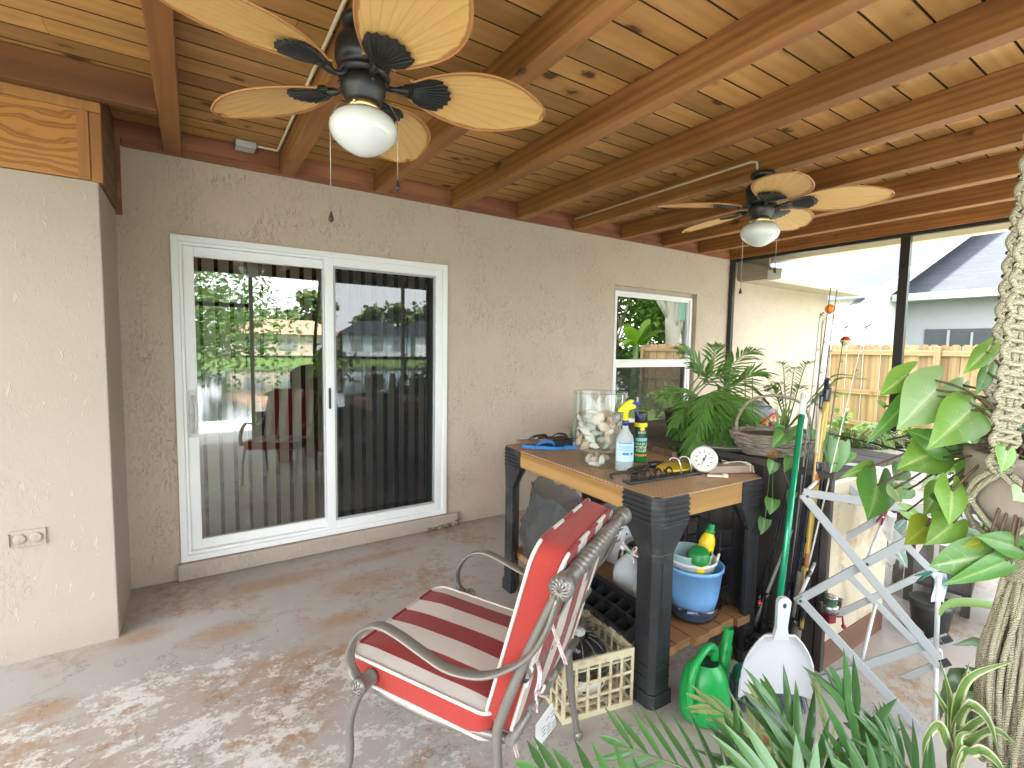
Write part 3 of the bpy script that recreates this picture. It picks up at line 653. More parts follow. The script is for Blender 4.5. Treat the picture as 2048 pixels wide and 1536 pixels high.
# ---- jar of shells
M_clear=None
def clear_glass(name,tint=(.93,.96,.95),ior=1.35):
    t=Mt(name); fr=t.n('LayerWeight',{'Blend':.35}).outputs['Facing']
    g=t.n('BsdfGlossy',{'Color':(1,1,1),'Roughness':.03}); tr=t.n('BsdfTransparent',{'Color':tint})
    f=t.math('MULTIPLY_ADD',t.math('POWER',fr,2.2),.62,.035)
    return t.surf(t.n('MixShader',{0:f,1:tr.outputs[0],2:g.outputs[0]}).outputs[0])
M_clear=clear_glass('clear_jar_glass')
jp=W(1200,930,Z=ZT)
jr=thing('glass_jar','large clear footed glass jar full of seashells on the workbench','jar',(jp.x,jp.y+.02,ZT+.001))
b=B(); b.lathe([(.001,.075),(.10,.078),(.127,.09),(.133,.11),(.133,.372),(.130,.378),(.1275,.372),(.1275,.115),(.12,.098),(.001,.088)],48); b.build('bowl',M_clear,jr)
b=B(); b.lathe([(.090,.0745),(.088,.04),(.092,.012),(.095,.0),(.089,.0),(.083,.02),(.083,.068),(.001,.0735)],40); b.build('foot',M_clear,jr)
M_shell=[sm('shell_cream',(.60,.47,.36),.5,.2,30,.3,60,dirt=(.40,.24,.16),ds=20),sm('shell_pink',(.55,.36,.27),.45,.2,30,.3,60,dirt=(.62,.5,.42),ds=25),sm('shell_white',(.68,.63,.57),.5,.12,30,.3,70,dirt=(.45,.36,.28),ds=18),sm('shell_grey',(.34,.36,.32),.5,.25,25,.3,60,dirt=(.5,.47,.4),ds=20)]
def scallop(w):
    b=B()
    def fn(u,v):
        a=-1.15+2.3*v; r=w*u*(1+.035*math.cos(v*2*PI*11)*u)
        h=w*.42*math.sin(PI*min(1,u*.98))*math.cos(a*.75)*(1+.05*math.cos(v*2*PI*11))
        return V((r*math.sin(a),r*math.cos(a)-w*.5,h))
    b.grid(fn,10,44)
    b.grid(lambda u,v:fn(u,v)*.97-V((0,0,.002)),10,44); return b
def whelk(w):
    b=B(); k=60
    def fn(u,v):
        a=2*PI*v; z=w*1.5*(u-.5); r=w*.55*(math.sin(PI*u**.8)**.8+.02)*(1+.16*math.sin(a+u*22))
        return V((r*math.cos(a),r*math.sin(a)*.85,z))
    b.grid(fn,30,16); return b
def clam(w):
    b=B(); b.lathe([(max(.0005,w*math.sin(PI*i/10)),-w*math.cos(PI*i/10)*.45) for i in range(11)],18,MX.Diagonal((1,.75,1,1)),0,True,fn=lambda a,z:1+.12*math.cos(a)); return b
mesh_s={}
for k,fn in (('scallop',scallop),('whelk',whelk),('clam',clam)):
    mesh_s[k]=fn
pos=[]; rr=random.Random(3); tries=0
layers=[]
kinds=['scallop','scallop','clam','whelk','clam','scallop']
lab_s={'scallop':'ribbed scallop shell in the glass jar','whelk':'spiral whelk shell in the glass jar','clam':'smooth rounded shell in the glass jar'}
cache={}
for i in range(64):
    k=kinds[i%6]; w=rr.choice((.026,.030,.036,.040)) if i%5 else .055
    ly=i//13; n=13; a=2*PI*(i%13)/10+ly*.35; rad=.11 if i%13<10 else .04
    z=.115+ly*.033; key=(k,w,i%4)
    if key not in cache: cache[key]=None
    b=mesh_s[k](w) if cache[key] is None else None
    if b is not None: o=b.build('seashell',M_shell[i%4]); cache[key]=o
    else: o=cache[key].copy(); C.objects.link(o)
    rad=min(rad,.124-w*.8); o.location=(jr.location.x+rad*math.cos(a),jr.location.y+rad*math.sin(a),jr.location.z+z)
    # lie against the glass: face outwards
    o.rotation_euler=(PI/2+rr.uniform(-.5,.5),rr.uniform(-.8,.8),a+PI/2+rr.uniform(-.4,.4))
    tag(o,lab_s[k],'seashell','seashells in the glass jar')
for i in range(7):
    k=('whelk','clam')[i%2]; w=.026; a=i*.9
    b=mesh_s[k](w); o=b.build('seashell',M_shell[i%3]); o.location=(jr.location.x+.045*math.cos(a),jr.location.y+.045*math.sin(a),jr.location.z+.035)
    o.rotation_euler=(1.3,.4*i,a); tag(o,'small shell in the hollow foot of the glass jar','seashell','shells in the jar foot')
# ---- text helper (letters as thin flat meshes, wrapped on a can where asked)
def letters(txt,size,M,mat,name,parent,radius=None,align='CENTER',space=1.0,depth=0.0):
    cu=bpy.data.curves.new('t','FONT'); cu.body=txt; cu.size=size; cu.align_x=align; cu.align_y='CENTER'; cu.space_line=space; cu.resolution_u=3
    o=bpy.data.objects.new('t',cu); C.objects.link(o); dg=bpy.context.evaluated_depsgraph_get(); me=bpy.data.meshes.new_from_object(o.evaluated_get(dg))
    b=B(); vs=[]
    for v in me.vertices:
        p=v.co
        if radius: a=p.x/radius; q=V((math.sin(a)*radius,-math.cos(a)*radius,p.y))
        else: q=V((p.x,p.y,0))
        vs.append(M@q)
    b.add(vs,[tuple(f.vertices) for f in me.polygons]); bpy.data.objects.remove(o); bpy.data.curves.remove(cu); bpy.data.meshes.remove(me)
    return b.build(name,mat,parent)
CAMZ=math.atan2(-math.sin(YAW),math.cos(YAW))  # turn that makes -Y face the camera
# ---- spray bottle
sp=W(1248,941,Z=ZT)
s_=thing('spray_bottle','clear spray bottle with yellow trigger head and pale blue label','spray bottle',(sp.x,sp.y,ZT+.001),CAMZ)
M_pl=Mt('frosted_plastic'); M_pl=M_pl.fin((.72,.80,.80),.25,None,0,.5,0,.55,1.3)
b=B(); b.lathe([(.001,.001),(.040,.001),(.044,.008),(.044,.13),(.0435,.155),(.038,.175),(.024,.195),(.0145,.212),(.0135,.235),(.001,.235)],28,MX.Diagonal((1,.72,1,1))); b.build('bottle',M_pl,s_)
b=B(); b.lathe([(.0001,.004),(.0405,.004),(.0405,.055),(.0001,.055)],28,MX.Diagonal((1,.70,1,1))); b.build('liquid',sm('green_liquid',(.45,.66,.50),.2,.03),s_)
b=B(); b.lathe([(.0448,.05),(.0448,.145)],24,MX.Diagonal((1,.72,1,1)),a0=PI+.25,a1=2*PI-.25); lb=b.build('label',sm('pale_blue_label',(.40,.58,.78),.4,.05),s_)
b=B()
for z,w,h in ((.138,.9,.006),(.126,.8,.002),(.121,.8,.002),(.116,.7,.002),(.108,.8,.002),(.103,.6,.002),(.082,.4,.013)):
    b.lathe([(.0453,z),(.0453,z+h)],14,MX.Diagonal((1,.72,1,1)),a0=1.5*PI-w,a1=1.5*PI+w*.85)
b.lathe([(.0453,.082),(.0453,.095)],8,MX.Diagonal((1,.72,1,1)),a0=1.5*PI+.5,a1=1.5*PI+.85)
b.build('print',sm('label_blue',(.07,.16,.42),.4),lb)
b=B(); b.lathe([(.001,.226),(.0165,.226),(.0165,.246),(.013,.250),(.001,.25)],20); b.build('collar',sm('navy_plastic',(.012,.03,.16),.35),s_)
b=B(); b.lathe([(.001,.249),(.0135,.249),(.0125,.29),(.016,.30),(.001,.30)],18)
b.poly([(-.040,.293),(-.036,.306),(-.006,.338),(.020,.352),(.034,.350),(.032,.34),(.020,.334),(.036,.330),(.046,.322),(.044,.312),(.014,.302),(.012,.292),(-.014,.292)],.024,place((0,0,0),(0,-1,0),(1,0,0)))
b.build('trigger_head',sm('yellow_plastic',(.80,.56,.01),.35,.05),s_,bevel=.004)
b=B(); b.poly([(.034,.346),(.048,.345),(.056,.336),(.075,.337),(.075,.327),(.056,.326),(.046,.320),(.032,.316)],.018,place((0,0,0),(0,-1,0),(1,0,0)))
b.tube(curve([(.050,0,.322),(.047,0,.30),(.055,0,.285),(.068,0,.262),(.070,0,.256)],12),[.0055]*9+[.004]*4,8,flat=1.5,upv=(1,0,0)); b.build('nozzle',sm('navy_plastic_nozzle',(.012,.03,.18),.35),s_,bevel=.002)
# ---- aerosol can
ap=W(1277,926,Z=ZT)
a_=thing('aerosol_can','green wasp killer spray can with black cap on the workbench','spray can',(ap.x+.03,ap.y+.02,ZT+.001),CAMZ)
ar=.0345
M_cang=sm('can_green',(.02,.22,.06),.25,.05,metal=.2)
b=B(); b.lathe([(.001,0),(ar-.002,0),(ar,.004),(ar,.205),(ar-.003,.213),(.001,.215)],32); can=b.build('can',M_cang,a_)
b=B(); b.lathe([(ar+.0006,.190),(ar+.0006,.212)],32); b.build('yellow_band',sm('band_yellow',(.78,.60,.02),.3),can)
b=B(); b.lathe([(ar+.0006,.135),(ar+.0006,.1895)],32); b.build('dark_band',sm('band_dark',(.015,.06,.03),.3),can)
b=B(); b.lathe([(ar+.0006,.035),(ar+.0006,.045)],32,a0=1.5*PI-1.1,a1=1.5*PI+1.1); b.build('orange_band',sm('band_orange',(.75,.25,.02),.3),can)
b=B(); b.lathe([(ar+.0008,.115),(ar+.0008,.132)],20,a0=1.5*PI-1.0,a1=1.5*PI+1.2); b.build('blue_band',sm('band_blue',(.25,.5,.62),.3),can)
b=B(); b.lathe([(.001,.2135),(ar-.003,.2135),(ar-.001,.217),(ar-.001,.262),(ar-.004,.267),(.001,.267)],30); b.build('cap',M_resin,a_)
M_wt=sm('white_print',(.85,.85,.82),.4); M_yt=sm('yellow_print',(.75,.6,.05),.4)
letters('WASP &\nHORNET\nKILLER',.0205,MX.Translation((0,0,.082)),M_wt,'lettering',can,ar+.0012,space=.85)
letters('SPRAY',.016,MX.Translation((0,0,.160)),M_wt,'lettering',can,ar+.0012)
b=B(); b.disc((0,0,0),.012,18,place((0,-ar-.001,.181),(0,-1,0))); b.build('emblem',M_yt,can)
# ---- flip flops and sandals
def flop(name,label,loc,rz,mat,strapm,tilt=0,group=None,L=.255):
    o=thing(name,label,'sandal',loc,rz,group); o.rotation_euler=(tilt,0,rz)
    b=B(); out=[]
    for i in range(28):
        a=2*PI*i/28; x=math.cos(a)*L/2; w=.043+.011*math.cos(a)-.006*math.sin(a)**2; out.append((x,math.sin(a)*w))
    b.poly(out,.018,MX.Translation((0,0,.0095)),smooth=True); b.build('sole',mat,o,bevel=.004)
    b=B()
    for s in (-1,1): b.tube(curve([(L*.28,0,.02),(L*.18,s*.018,.042),(-.01,s*.042,.036),(-.045,s*.046,.016)],12),[.004]+[.008]*8+[.005]*4,8,flat=.4)
    b.build('strap',strapm,o); return o
M_blue=sm('blue_foam_sole',(.02,.17,.45),.6,.1); M_bs=sm('black_strap',(.02,.018,.018),.5)
M_fl2=sm('patterned_footbed',(.05,.03,.028),.6,.3,40,dirt=(.5,.2,.05),ds=30)
fp=W(1086,897,Z=ZT)
flop('flip_flop','blue flip flop lying flat at the bench corner',(fp.x,fp.y,ZT+.001),R(-40),M_blue,sm('blue_strap',(.03,.2,.5),.5))
flop('flip_flop','blue flip flop under the black sandal on the bench',(fp.x+.10,fp.y-.035,ZT+.001),R(-35),M_blue,M_bs)
flop('sandal','dark patterned sandal lying across the blue flip flop',(fp.x+.02,fp.y+.09,ZT+.022),R(-20),M_fl2,M_bs,R(-12))
flop('sandal','black sandal on top of the blue pair beside the jar',(fp.x+.13,fp.y+.03,ZT+.026),R(-58),sm('black_sole',(.025,.022,.022),.6),M_bs,R(8))
# small cup and dish behind the jar
q=W(1146,886,Z=ZT); d_=thing('small_dish','small white dish with a clear cup behind the glass jar','dish',(q.x,q.y,ZT+.001))
b=B(); b.lathe([(.001,.002),(.04,.0),(.06,.012),(.062,.016),(.058,.015),(.04,.005),(.001,.005)],24); b.build('plate',M_wv,d_)
b=B(); b.lathe([(.001,.007),(.025,.006),(.031,.06),(.029,.06),(.024,.010)],20); b.build('cup',clear_glass('cup_glass',(.8,.93,.86)),d_)
b=B(); 
for k in range(5): b.tube([(0.01*math.cos(k),0.01*math.sin(k),.008),(.03*math.cos(k*1.3),.03*math.sin(k*1.3),.085+.01*k)],.0022,5)
b.build('sprig',sm('sprig_green',(.08,.22,.08),.5),d_)
# ---- hook rack strip
h0=W(1252,968,Z=ZT); h1=W(1396,946,Z=ZT); hc=(h0+h1)/2; hv=h1-h0; hr=math.atan2(hv.y,hv.x); hl=hv.length
hk=thing('hook_rack','black metal strip of coat hooks lying near the bench edge','hook rack',(hc.x,hc.y,ZT+.001),hr)
b=B(); b.box((0,0,.006),(hl,.055,.009)); b.build('strip',M_resin,hk,bevel=.002)
for i in range(6):
    x=-hl/2+.06+i*(hl-.12)/5
    if i<4:
        b=B(); b.tube(curve([(x,-.012,.010),(x,-.018,.035),(x,.0,.048),(x,.018,.034),(x,.016,.02)],12),.0048,7); b.tube(curve([(x,.012,.010),(x,.02,.02),(x,.03,.024),(x,.034,.034)],8),.0042,6); b.build('hook',M_iron,hk)
    else:
        b=B(); b.tube(curve([(x,-.01,.010),(x-.006,-.012,.045),(x-.012,.0,.08),(x-.03,.02,.085),(x-.04,.03,.07)],14),.0034,7); b.build('hook',sm('steel_hook',(.5,.5,.48),.3,metal=.9),hk)
# ---- pliers / black tool
p0=W(1240,956,Z=ZT); p1=W(1345,922,Z=ZT)
pv=thing('pliers','black handled pliers lying behind the hook strip','pliers',((p0+p1)/2).to_tuple()[:2]+(ZT+.001,),math.atan2((p1-p0).y,(p1-p0).x))
b=B(); b.tube(curve([(-.19,.012,.012),(-.10,.02,.014),(-.02,.006,.016),(.02,-.004,.016)],14),[.006]*2+[.010]*8+[.008]*5,8); b.tube(curve([(-.19,-.016,.012),(-.10,-.024,.014),(-.02,-.008,.018),(.02,.004,.018)],14),[.006]*2+[.010]*8+[.008]*5,8); b.build('handle',M_bs,pv)
b=B(); b.lathe([(.001,0),(.02,0),(.02,.026),(.001,.026)],14,MX.Translation((.03,0,.004))); b.tube([(.03,.004,.016),(.08,.014,.016),(.15,.004,.013)],[.012,.011,.004],8); b.tube([(.03,-.004,.016),(.08,-.012,.016),(.15,-.002,.013)],[.012,.010,.004],8); b.build('jaw',sm('dark_steel',(.05,.05,.05),.35,metal=.8),pv)
b=B(); b.tube(curve([W(1262,958,Z=ZT+.012),W(1290,940,Z=ZT+.02),W(1225,948,Z=ZT+.01),W(1225,957,Z=ZT+.008)],20),.006,6)
tag(b.build('bungee_cord',M_bs),'short black cord lying at the base of the spray bottle','cord')
# ---- yellow lid
q=W(1362,944,Z=ZT); b=B(); b.lathe([(.001,.004),(.07,.004),(.082,.0),(.085,.004),(.083,.012),(.072,.014),(.001,.013)],32,MX.Diagonal((1.35,.9,1,1))); o=b.build('yellow_disc',sm('yellow_lid',(.62,.46,.02),.4),None,(q.x+.03,q.y+.06,ZT+.001)); tag(o,'flat yellow plastic disc behind the hook strip','disc')
# ---- dial thermometer
q=W(1408,921,D=2.38); th=thing('dial_thermometer','round steel dial thermometer with a long stem, leaning on wood block','thermometer',(q.x,q.y,ZT+.0715))
dv=(CP-V(th.location)); dv=(dv.normalized()*.8+V((-.45,-.1,.12))).normalized()
Md=place((0,0,0),dv,(0,0,-1))
b=B(); b.lathe([(.001,-.026),(.05,-.026),(.062,-.018),(.064,.004),(.060,.007),(.0585,.001),(.001,.0008)],36,Md); b.build('case',sm('brushed_steel',(.48,.45,.42),.35,.08,metal=.8),th)
b=B(); b.disc(0,.0575,36,Md@MX.Translation((0,0,.002))); fc=b.build('dial_face',sm('dial_ivory',(.72,.68,.60),.5,.03),th)
b=B(); ax_,ay_,az_=basis(dv,(0,0,-1))
for i in range(41):
    a=PI*.2+ (2*PI-PI*.4)*i/40; L=.010 if i%5==0 else .005; w=.0011 if i%5==0 else .0006
    for (r0,r1) in ((.050,.050-L),):
        c=V((math.cos(a),math.sin(a),0)); s=V((-c.y,c.x,0))*w
        b.add([Md@(c*r0-s+V((0,0,.003))),Md@(c*r0+s+V((0,0,.003))),Md@(c*r1+s+V((0,0,.003))),Md@(c*r1-s+V((0,0,.003)))],[(0,1,2,3)])
for i in range(9):
    a=PI*.2+(2*PI-PI*.4)*i/8; c=V((math.cos(a),math.sin(a),0))*.035
    b.box(0,(.006,.008,.0008),M=Md@MX.Translation(c+V((0,0,.003))))
b.build('scale_marks',sm('dial_grey',(.12,.12,.12),.5),fc)
b=B(); b.add([Md@V(p) for p in ((.046,-.016,.005),(-.02,.0055,.005),(-.024,.0105,.005),(-.016,.0115,.005))],[(0,1,2,3)]); b.box(0,(.012,.012,.003),M=Md@MX.Translation((0,0,.005))); b.build('needle',sm('needle_dark',(.03,.04,.07),.4),th)
e1=W(1440,920,D=2.50)-V(th.location); e2=W(1500,936,D=2.58)-V(th.location)
b=B(); s0=-dv*.026; b.tube([s0,s0-dv*.02,s0-dv*.02+(e1-s0)*.4],[.016,.014,.012],10); b.tube([s0-dv*.02+(e1-s0)*.3,e1],.009,8); b.build('nut',sm('shiny_steel',(.6,.6,.62),.2,metal=1),th)
b=B(); b.tube([e1,e2],.004,8); b.build('stem',sm('stem_steel',(.6,.58,.55),.25,metal=1),th)
# wood block with cord
w0=W(1428,951,Z=ZT); w1=W(1500,946,Z=ZT); wc=(w0+w1)/2; 
k=thing('wood_block','grey weathered wood block with white cord on the bench corner','wood block',(wc.x+.02,wc.y+.04,ZT+.001),math.atan2((w1-w0).y,(w1-w0).x)-.12)
M_gw=wood('grey_driftwood',(.42,.33,.26),(.34,.26,.20),(.22,.16,.12),0,6,.7,0,.1)
b=B(); b.box((0,0,.019),(.24,.075,.036)); b.build('block',M_gw,k,bevel=.005)
b=B(); b.tube(curve([(-.02,.005,.042),(.06,.02,.044),(.10,.0,.045),(.123,-.02,.03),(.122,-.03,.008),(.115,-.045,.006)],20),.0032,7); b.tube([(.095,-.041,.01),(.095,-.041,.039),(.095,.04,.041)],.0032,7); b.build('cord',sm('white_cord',(.7,.66,.58),.8),k)
q=W(1425,952,Z=ZT); b=B(); b.box((0,0,.006),(.075,.02,.010)); b.box((.045,0,.009),(.024,.028,.016)); o=b.build('buckle_strap',sm('ivory_buckle',(.62,.56,.45),.5),None,(q.x-.01,q.y-.02,ZT+.001),bevel=.002); o.rotation_euler=(0,0,R(-38)); tag(o,'small ivory buckle lying below the dial thermometer','buckle')
# worn wooden paddle behind the spray can
p0=W(1280,893,Z=ZT); p1=W(1345,918,Z=ZT); mp=(p0+p1)/2
o=thing('wooden_paddle','worn brown wooden paddle board behind the spray can','paddle',(mp.x+.06,mp.y+.05,ZT+.001),math.atan2((p1-p0).y,(p1-p0).x))
b=B(); b.poly([(-.2,-.03),(-.17,-.05),(.05,-.055),(.12,-.02),(.2,-.018),(.21,0),(.2,.018),(.12,.02),(.05,.055),(-.17,.05),(-.2,.03)],.03,MX.Translation((0,0,.016))); b.build('board',wood('worn_paddle',(.26,.17,.12),(.19,.12,.085),(.11,.07,.05),0,6,.6),o,bevel=.006)
# small debris on the pegboard
b=B()
for i in range(70):
    x=jp.x-.16+.3*rr.random(); y=jp.y-.30+.42*rr.random(); b.box((x,y,ZT+.0018),(.002+.006*rr.random(),.002+.004*rr.random(),.002),rz=rr.random()*3)
tag(b.build('wood_crumbs',sm('crumbs',(.10,.06,.03),.9)),'loose dark crumbs scattered over the pegboard top','debris',kind='stuff')
# ================================================================ patio chair
M_frame=sm('taupe_metal',(.20,.185,.165),.34,.12,14,.08,60,.001,metal=.35)
M_frame2=sm('taupe_sling',(.25,.24,.22),.55,.1)
def stripe_mat(name,axis_w=.0835):
    t=Mt(name); ob=t.co(); x=t.n('SeparateXYZ',{0:ob}).outputs[0]
    f=t.math('FRACT',t.math('ADD',t.math('DIVIDE',x,2*axis_w),20.25)); s=t.math('GREATER_THAN',f,.5)
    wv=t.n('TexWave',{'Vector':ob,'Scale':150,'Distortion':.5},bands_direction='DIAGONAL').outputs['Fac']
    red=t.mix(t.noise(ob,5,5),(.20,.012,.012),(.285,.024,.020)); wh=t.mix(t.noise(ob,4,4),(.50,.45,.41),(.60,.55,.51))
    ed=t.ramp(t.math('ABSOLUTE',t.math('SUBTRACT',f,.5)),[(0,1),(.018,0)])
    c=t.mix(s,red,wh); c=t.mix(t.math('MULTIPLY',ed,.5),c,(.5,.28,.10))
    return t.fin(c,.85,t.bump(t.math('ADD',wv,t.math('MULTIPLY',t.noise(ob,14,3),2)),.22,.002),0,.2,sheen=.15)
M_stripe=stripe_mat('striped_canvas')
t=Mt('red_gusset'); ob=t.co(); pk=t.noise(t.co((1,26,26)),1.6,2,.5,.3)
M_red=t.fin(t.mix(t.noise(ob,6,5),(.27,.028,.022),(.34,.04,.03)),.85,t.bump(t.math('ADD',pk,t.math('MULTIPLY',t.noise(ob,160,2),.15)),.5,.006),0,.2,sheen=.15)
def cushion(name,w,h,th,r,parent,M,puff=.016):
    """rounded-rectangle cushion in local x (width) / y (height); faces carry the stripes, the gusset is red"""
    out=[]; n=8
    for cx,cy,a0 in ((w/2-r,h/2-r,0),(-w/2+r,h/2-r,PI/2),(-w/2+r,-h/2+r,PI),(w/2-r,-h/2+r,1.5*PI)):
        for i in range(n+1): a=a0+PI/2*i/n; out.append(V((cx+r*math.cos(a),cy+r*math.sin(a),0)))
    # densify the straight edges
    o2=[]
    for i,p in enumerate(out):
        q=out[(i+1)%len(out)]; k=max(1,int((q-p).length/.03))
        o2+=[p.lerp(q,j/k) for j in range(k)]
    out=o2; m=len(out); b=B(); rings=[]
    def ring_(s,z,dz=0): return [V((p.x*s,p.y*s,z+dz*NZ.noise(V((p.x*s*9,p.y*s*9,1.3)))*(1-s**4))) for p in out]
    lay=[]
    fr=[1,.985,.95,.88,.76,.6,.42,.22,.04]
    for s in fr[::-1]: lay.append((ring_(s,-th/2-puff*(1-s**3)),1))
    for z in (-th*.36,-th*.12,th*.12,th*.36):
        bl=1+.012*(1-(2*z/th)**2); lay.append(([V((p.x*bl,p.y*bl,z))+V((p.x,p.y,0)).normalized()*.003*NZ.noise(V((p.x*40,p.y*40,z*30))) for p in out],0))
    for s in fr: lay.append((ring_(s,th/2+puff*(1-s**3),.004),1))
    vs=[M@p for L,_ in lay for p in L]; b.v=vs
    for i in range(len(lay)-1):
        side=len(fr)-1<=i<len(fr)+4
        for j in range(m):
            b.f.append([i*m+j,i*m+(j+1)%m,(i+1)*m+(j+1)%m,(i+1)*m+j]); b.mi.append(1 if side else 0); b.sm.append(True)
    b.f.append(list(range(m))[::-1]); b.f.append([(len(lay)-1)*m+j for j in range(m)]); b.mi+=[0,0]; b.sm+=[True,True]
    o=b.build(name,[M_stripe,M_red],parent)
    bp=B()
    for s in (-1,1):
        L=[M@V((p.x*1.006,p.y*1.006,s*th/2)) for p in out]; bp.tube(L+[L[0]],.0058,7)
    bp.build('piping',M_stripe,o); return o
chair=thing('patio_chair','taupe metal patio chair with red and white striped cushions facing the glass door','chair',(1.109,-2.177,0),R(30))
armc=[(-.447,.872),(-.421,.779),(-.374,.697),(-.301,.633),(-.224,.592),(-.124,.578),(-.036,.598),(.057,.626),(.136,.636),(.208,.600),(.256,.527),(.254,.463),(.209,.424)]
postc=[(-.317,0),(-.283,.187),(-.266,.40),(-.285,.488),(-.348,.66),(-.409,.805),(-.452,.895)]
for s in (-1,1):
    x=.285*s
    b=B(); b.tube(curve([(x,y,z) for y,z in postc],30),[.013]*4+[.0145]*27,10); b.ball((x,-.318,.015),.0185,12,8); b.build('rear_leg',M_frame,chair)
    b=B(); b.tube(curve([(x*.98,.195,.425),(x*.97,.262,.335),(x*.97,.300,.225),(x*.97,.300,.12),(x*.97,.325,.0)],20),.0135,10); b.ball((x*.97,.324,.013),.018,12,8); b.build('front_leg',M_frame,chair)
    b=B(); xs=.312*s; b.tube(curve([(xs if i else x+.012*s,y,z) for i,(y,z) in enumerate(armc)],56),.021,10,flat=.36,upv=(1,0,0)); b.build('arm',M_frame,chair)
    b=B(); 
    for (y,z,xx) in ((.205,.425,.30*s),):
        Mk=place((xx-.03*s,y,z),(s,0,0)); b.lathe([(.001,0),(.024,0),(.026,.006),(.024,.012),(.023,.05),(.027,.056),(.026,.066),(.018,.072),(.001,.074)],18,Mk)
        for k in range(9):
            a=2*PI*k/9; b.tube([Mk@V((.004*math.cos(a),.004*math.sin(a),.075)),Mk@V((.013*math.cos(a+.35),.013*math.sin(a+.35),.0755)),Mk@V((.021*math.cos(a+.6),.021*math.sin(a+.6),.069))],.0035,5)
    b.build('arm_knob',M_frame,chair)
def twist(p,q,r,name,plain=.12):
    b=B(); p,q=V(p),V(q); L=(q-p).length; n=260; pts=[p.lerp(q,i/n) for i in range(n+1)]
    d=(q-p).normalized(); ax,ay,_=basis(d); m=14; vs=[]
    for i,c in enumerate(pts):
        u=i/n; on=1 if plain<u<1-plain else 0
        for j in range(m):
            a=2*PI*j/m; k=r*(1+on*.20*math.cos(a-u*L*2*PI/.030)) ; vs.append(c+ax*math.cos(a)*k+ay*math.sin(a)*k)
    b.add(vs,[(i*m+j,i*m+(j+1)%m,(i+1)*m+(j+1)%m,(i+1)*m+j) for i in range(n) for j in range(m)],0,True)
    return b
b=twist((-.27,-.455,.897),(.27,-.455,.897),.021,'x')
for s in (-1,1):
    Mk=place((s*.262,-.455,.897),(s,0,0)); b.lathe([(.001,0),(.025,0),(.030,.008),(.030,.03),(.033,.036),(.033,.050),(.026,.058),(.001,.06)],20,Mk)
    for k in range(12):
        a=2*PI*k/12; b.tube([Mk@V((.004*math.cos(a),.004*math.sin(a),.061)),Mk@V((.017*math.cos(a+.4),.017*math.sin(a+.4),.0615)),Mk@V((.029*math.cos(a+.65),.029*math.sin(a+.65),.054))],.0042,5)
b.build('top_rail',M_frame,chair)
twist((-.275,-.338,.605),(.275,-.338,.605),.019,'x',.16).build('back_rail',M_frame,chair)
b=B(); b.tube([(-.275,-.30,.40),(.275,-.30,.40)],.016,10); b.tube([(-.27,.23,.385),(.27,.23,.385)],.015,10)
for s in (-1,1): b.tube(curve([(s*.255,-.29,.39),(s*.25,-.05,.352),(s*.255,.2,.37)],10),.014,8)
b.build('seat_frame',M_frame,chair)
for x in (-.13,.02,.15):
    b=B(); b.tube(curve([(x,-.318,.405),(x,-.30,.422),(x,-.1,.372),(x,.1,.368),(x,.23,.402)],18),.028,8,flat=.08,upv=(1,0,0)); b.tube([(x-.028,-.30,.40),(x+.028,-.30,.40)],.018,10); b.build('seat_strap',M_frame2,chair)
for x in (-.12,.1):
    b=B(); b.tube(curve([(x,-.46,.90),(x,-.40,.75),(x,-.345,.62),(x,-.30,.42)],14),.024,8,flat=.08,upv=(1,0,0)); b.build('back_strap',M_frame2,chair)
Ms=MX.Translation((0,.045,.414))@MX.Rotation(R(3.0),4,'X')
cushion('seat_cushion',.525,.555,.078,.045,chair,Ms,.018)
# back cushion: leaning plane, its x runs across the chair
bx_=V((1,0,0)); dn=V((0,-.262,.965)); nn=bx_.cross(dn)
Mb=MX((bx_,dn,nn)).transposed().to_4x4(); Mb.translation=V((0,-.318,.668))
cushion('back_cushion',.50,.60,.085,.065,chair,Mb,.014)
# ties and tags
M_tie=sm('tie_tape',(.62,.50,.50),.85,.15,40,dirt=(.35,.12,.13),ds=60)
for pts,bow in (([(-.21,-.372,.80),(-.24,-.40,.76),(-.262,-.44,.70),(-.25,-.45,.66)],0),([(-.21,-.345,.62),(-.24,-.37,.61),(-.255,-.375,.585),(-.26,-.37,.56)],1),([(.20,-.36,.78),(.26,-.45,.84),(.285,-.46,.80),(.30,-.49,.77)],1),([(-.2,-.275,.40),(-.23,-.29,.36),(-.245,-.31,.34),(-.235,-.30,.34),(-.22,-.27,.40)],0)):
    b=B(); b.tube(curve(pts,14),.0042,6,flat=.35)
    b.tube(curve([V(p)+V((.005,-.004,-.002)) for p in pts],14),.0036,6,flat=.35)
    if bow:
        e=V(pts[-1])
        for s in (-1,1):
            b.tube(curve([e,e+V((.014*s,-.010,.014)),e+V((.030*s,-.014,.006)),e+V((.016*s,-.010,-.006)),e],12),.004,6,flat=.3); b.tube(curve([e,e+V((.014*s,-.012,-.014)),e+V((.034*s,-.02,-.026))],8),.0038,6,flat=.3)
    b.build('tie',M_tie,chair)
M_tag=sm('white_tag',(.72,.74,.76),.7,.04); M_ink=sm('tag_ink',(.2,.22,.25),.7)
tg=B(); c0=V((-.13,-.345,.40)); tv=V((0,-.12,-.99)).normalized(); tx=V((.98,-.1,0)).normalized()
def quad(b,o,ux,uy,w,h,k=5):
    b.grid(lambda u,v:o+ux*(w*(u-.5))+uy*(h*v)+ux.cross(uy)*.003*math.sin(v*3+u*2),6,6)
quad(tg,c0,tx,tv,.11,.07); to=tg.build('care_tag',M_tag,chair)
b=B()
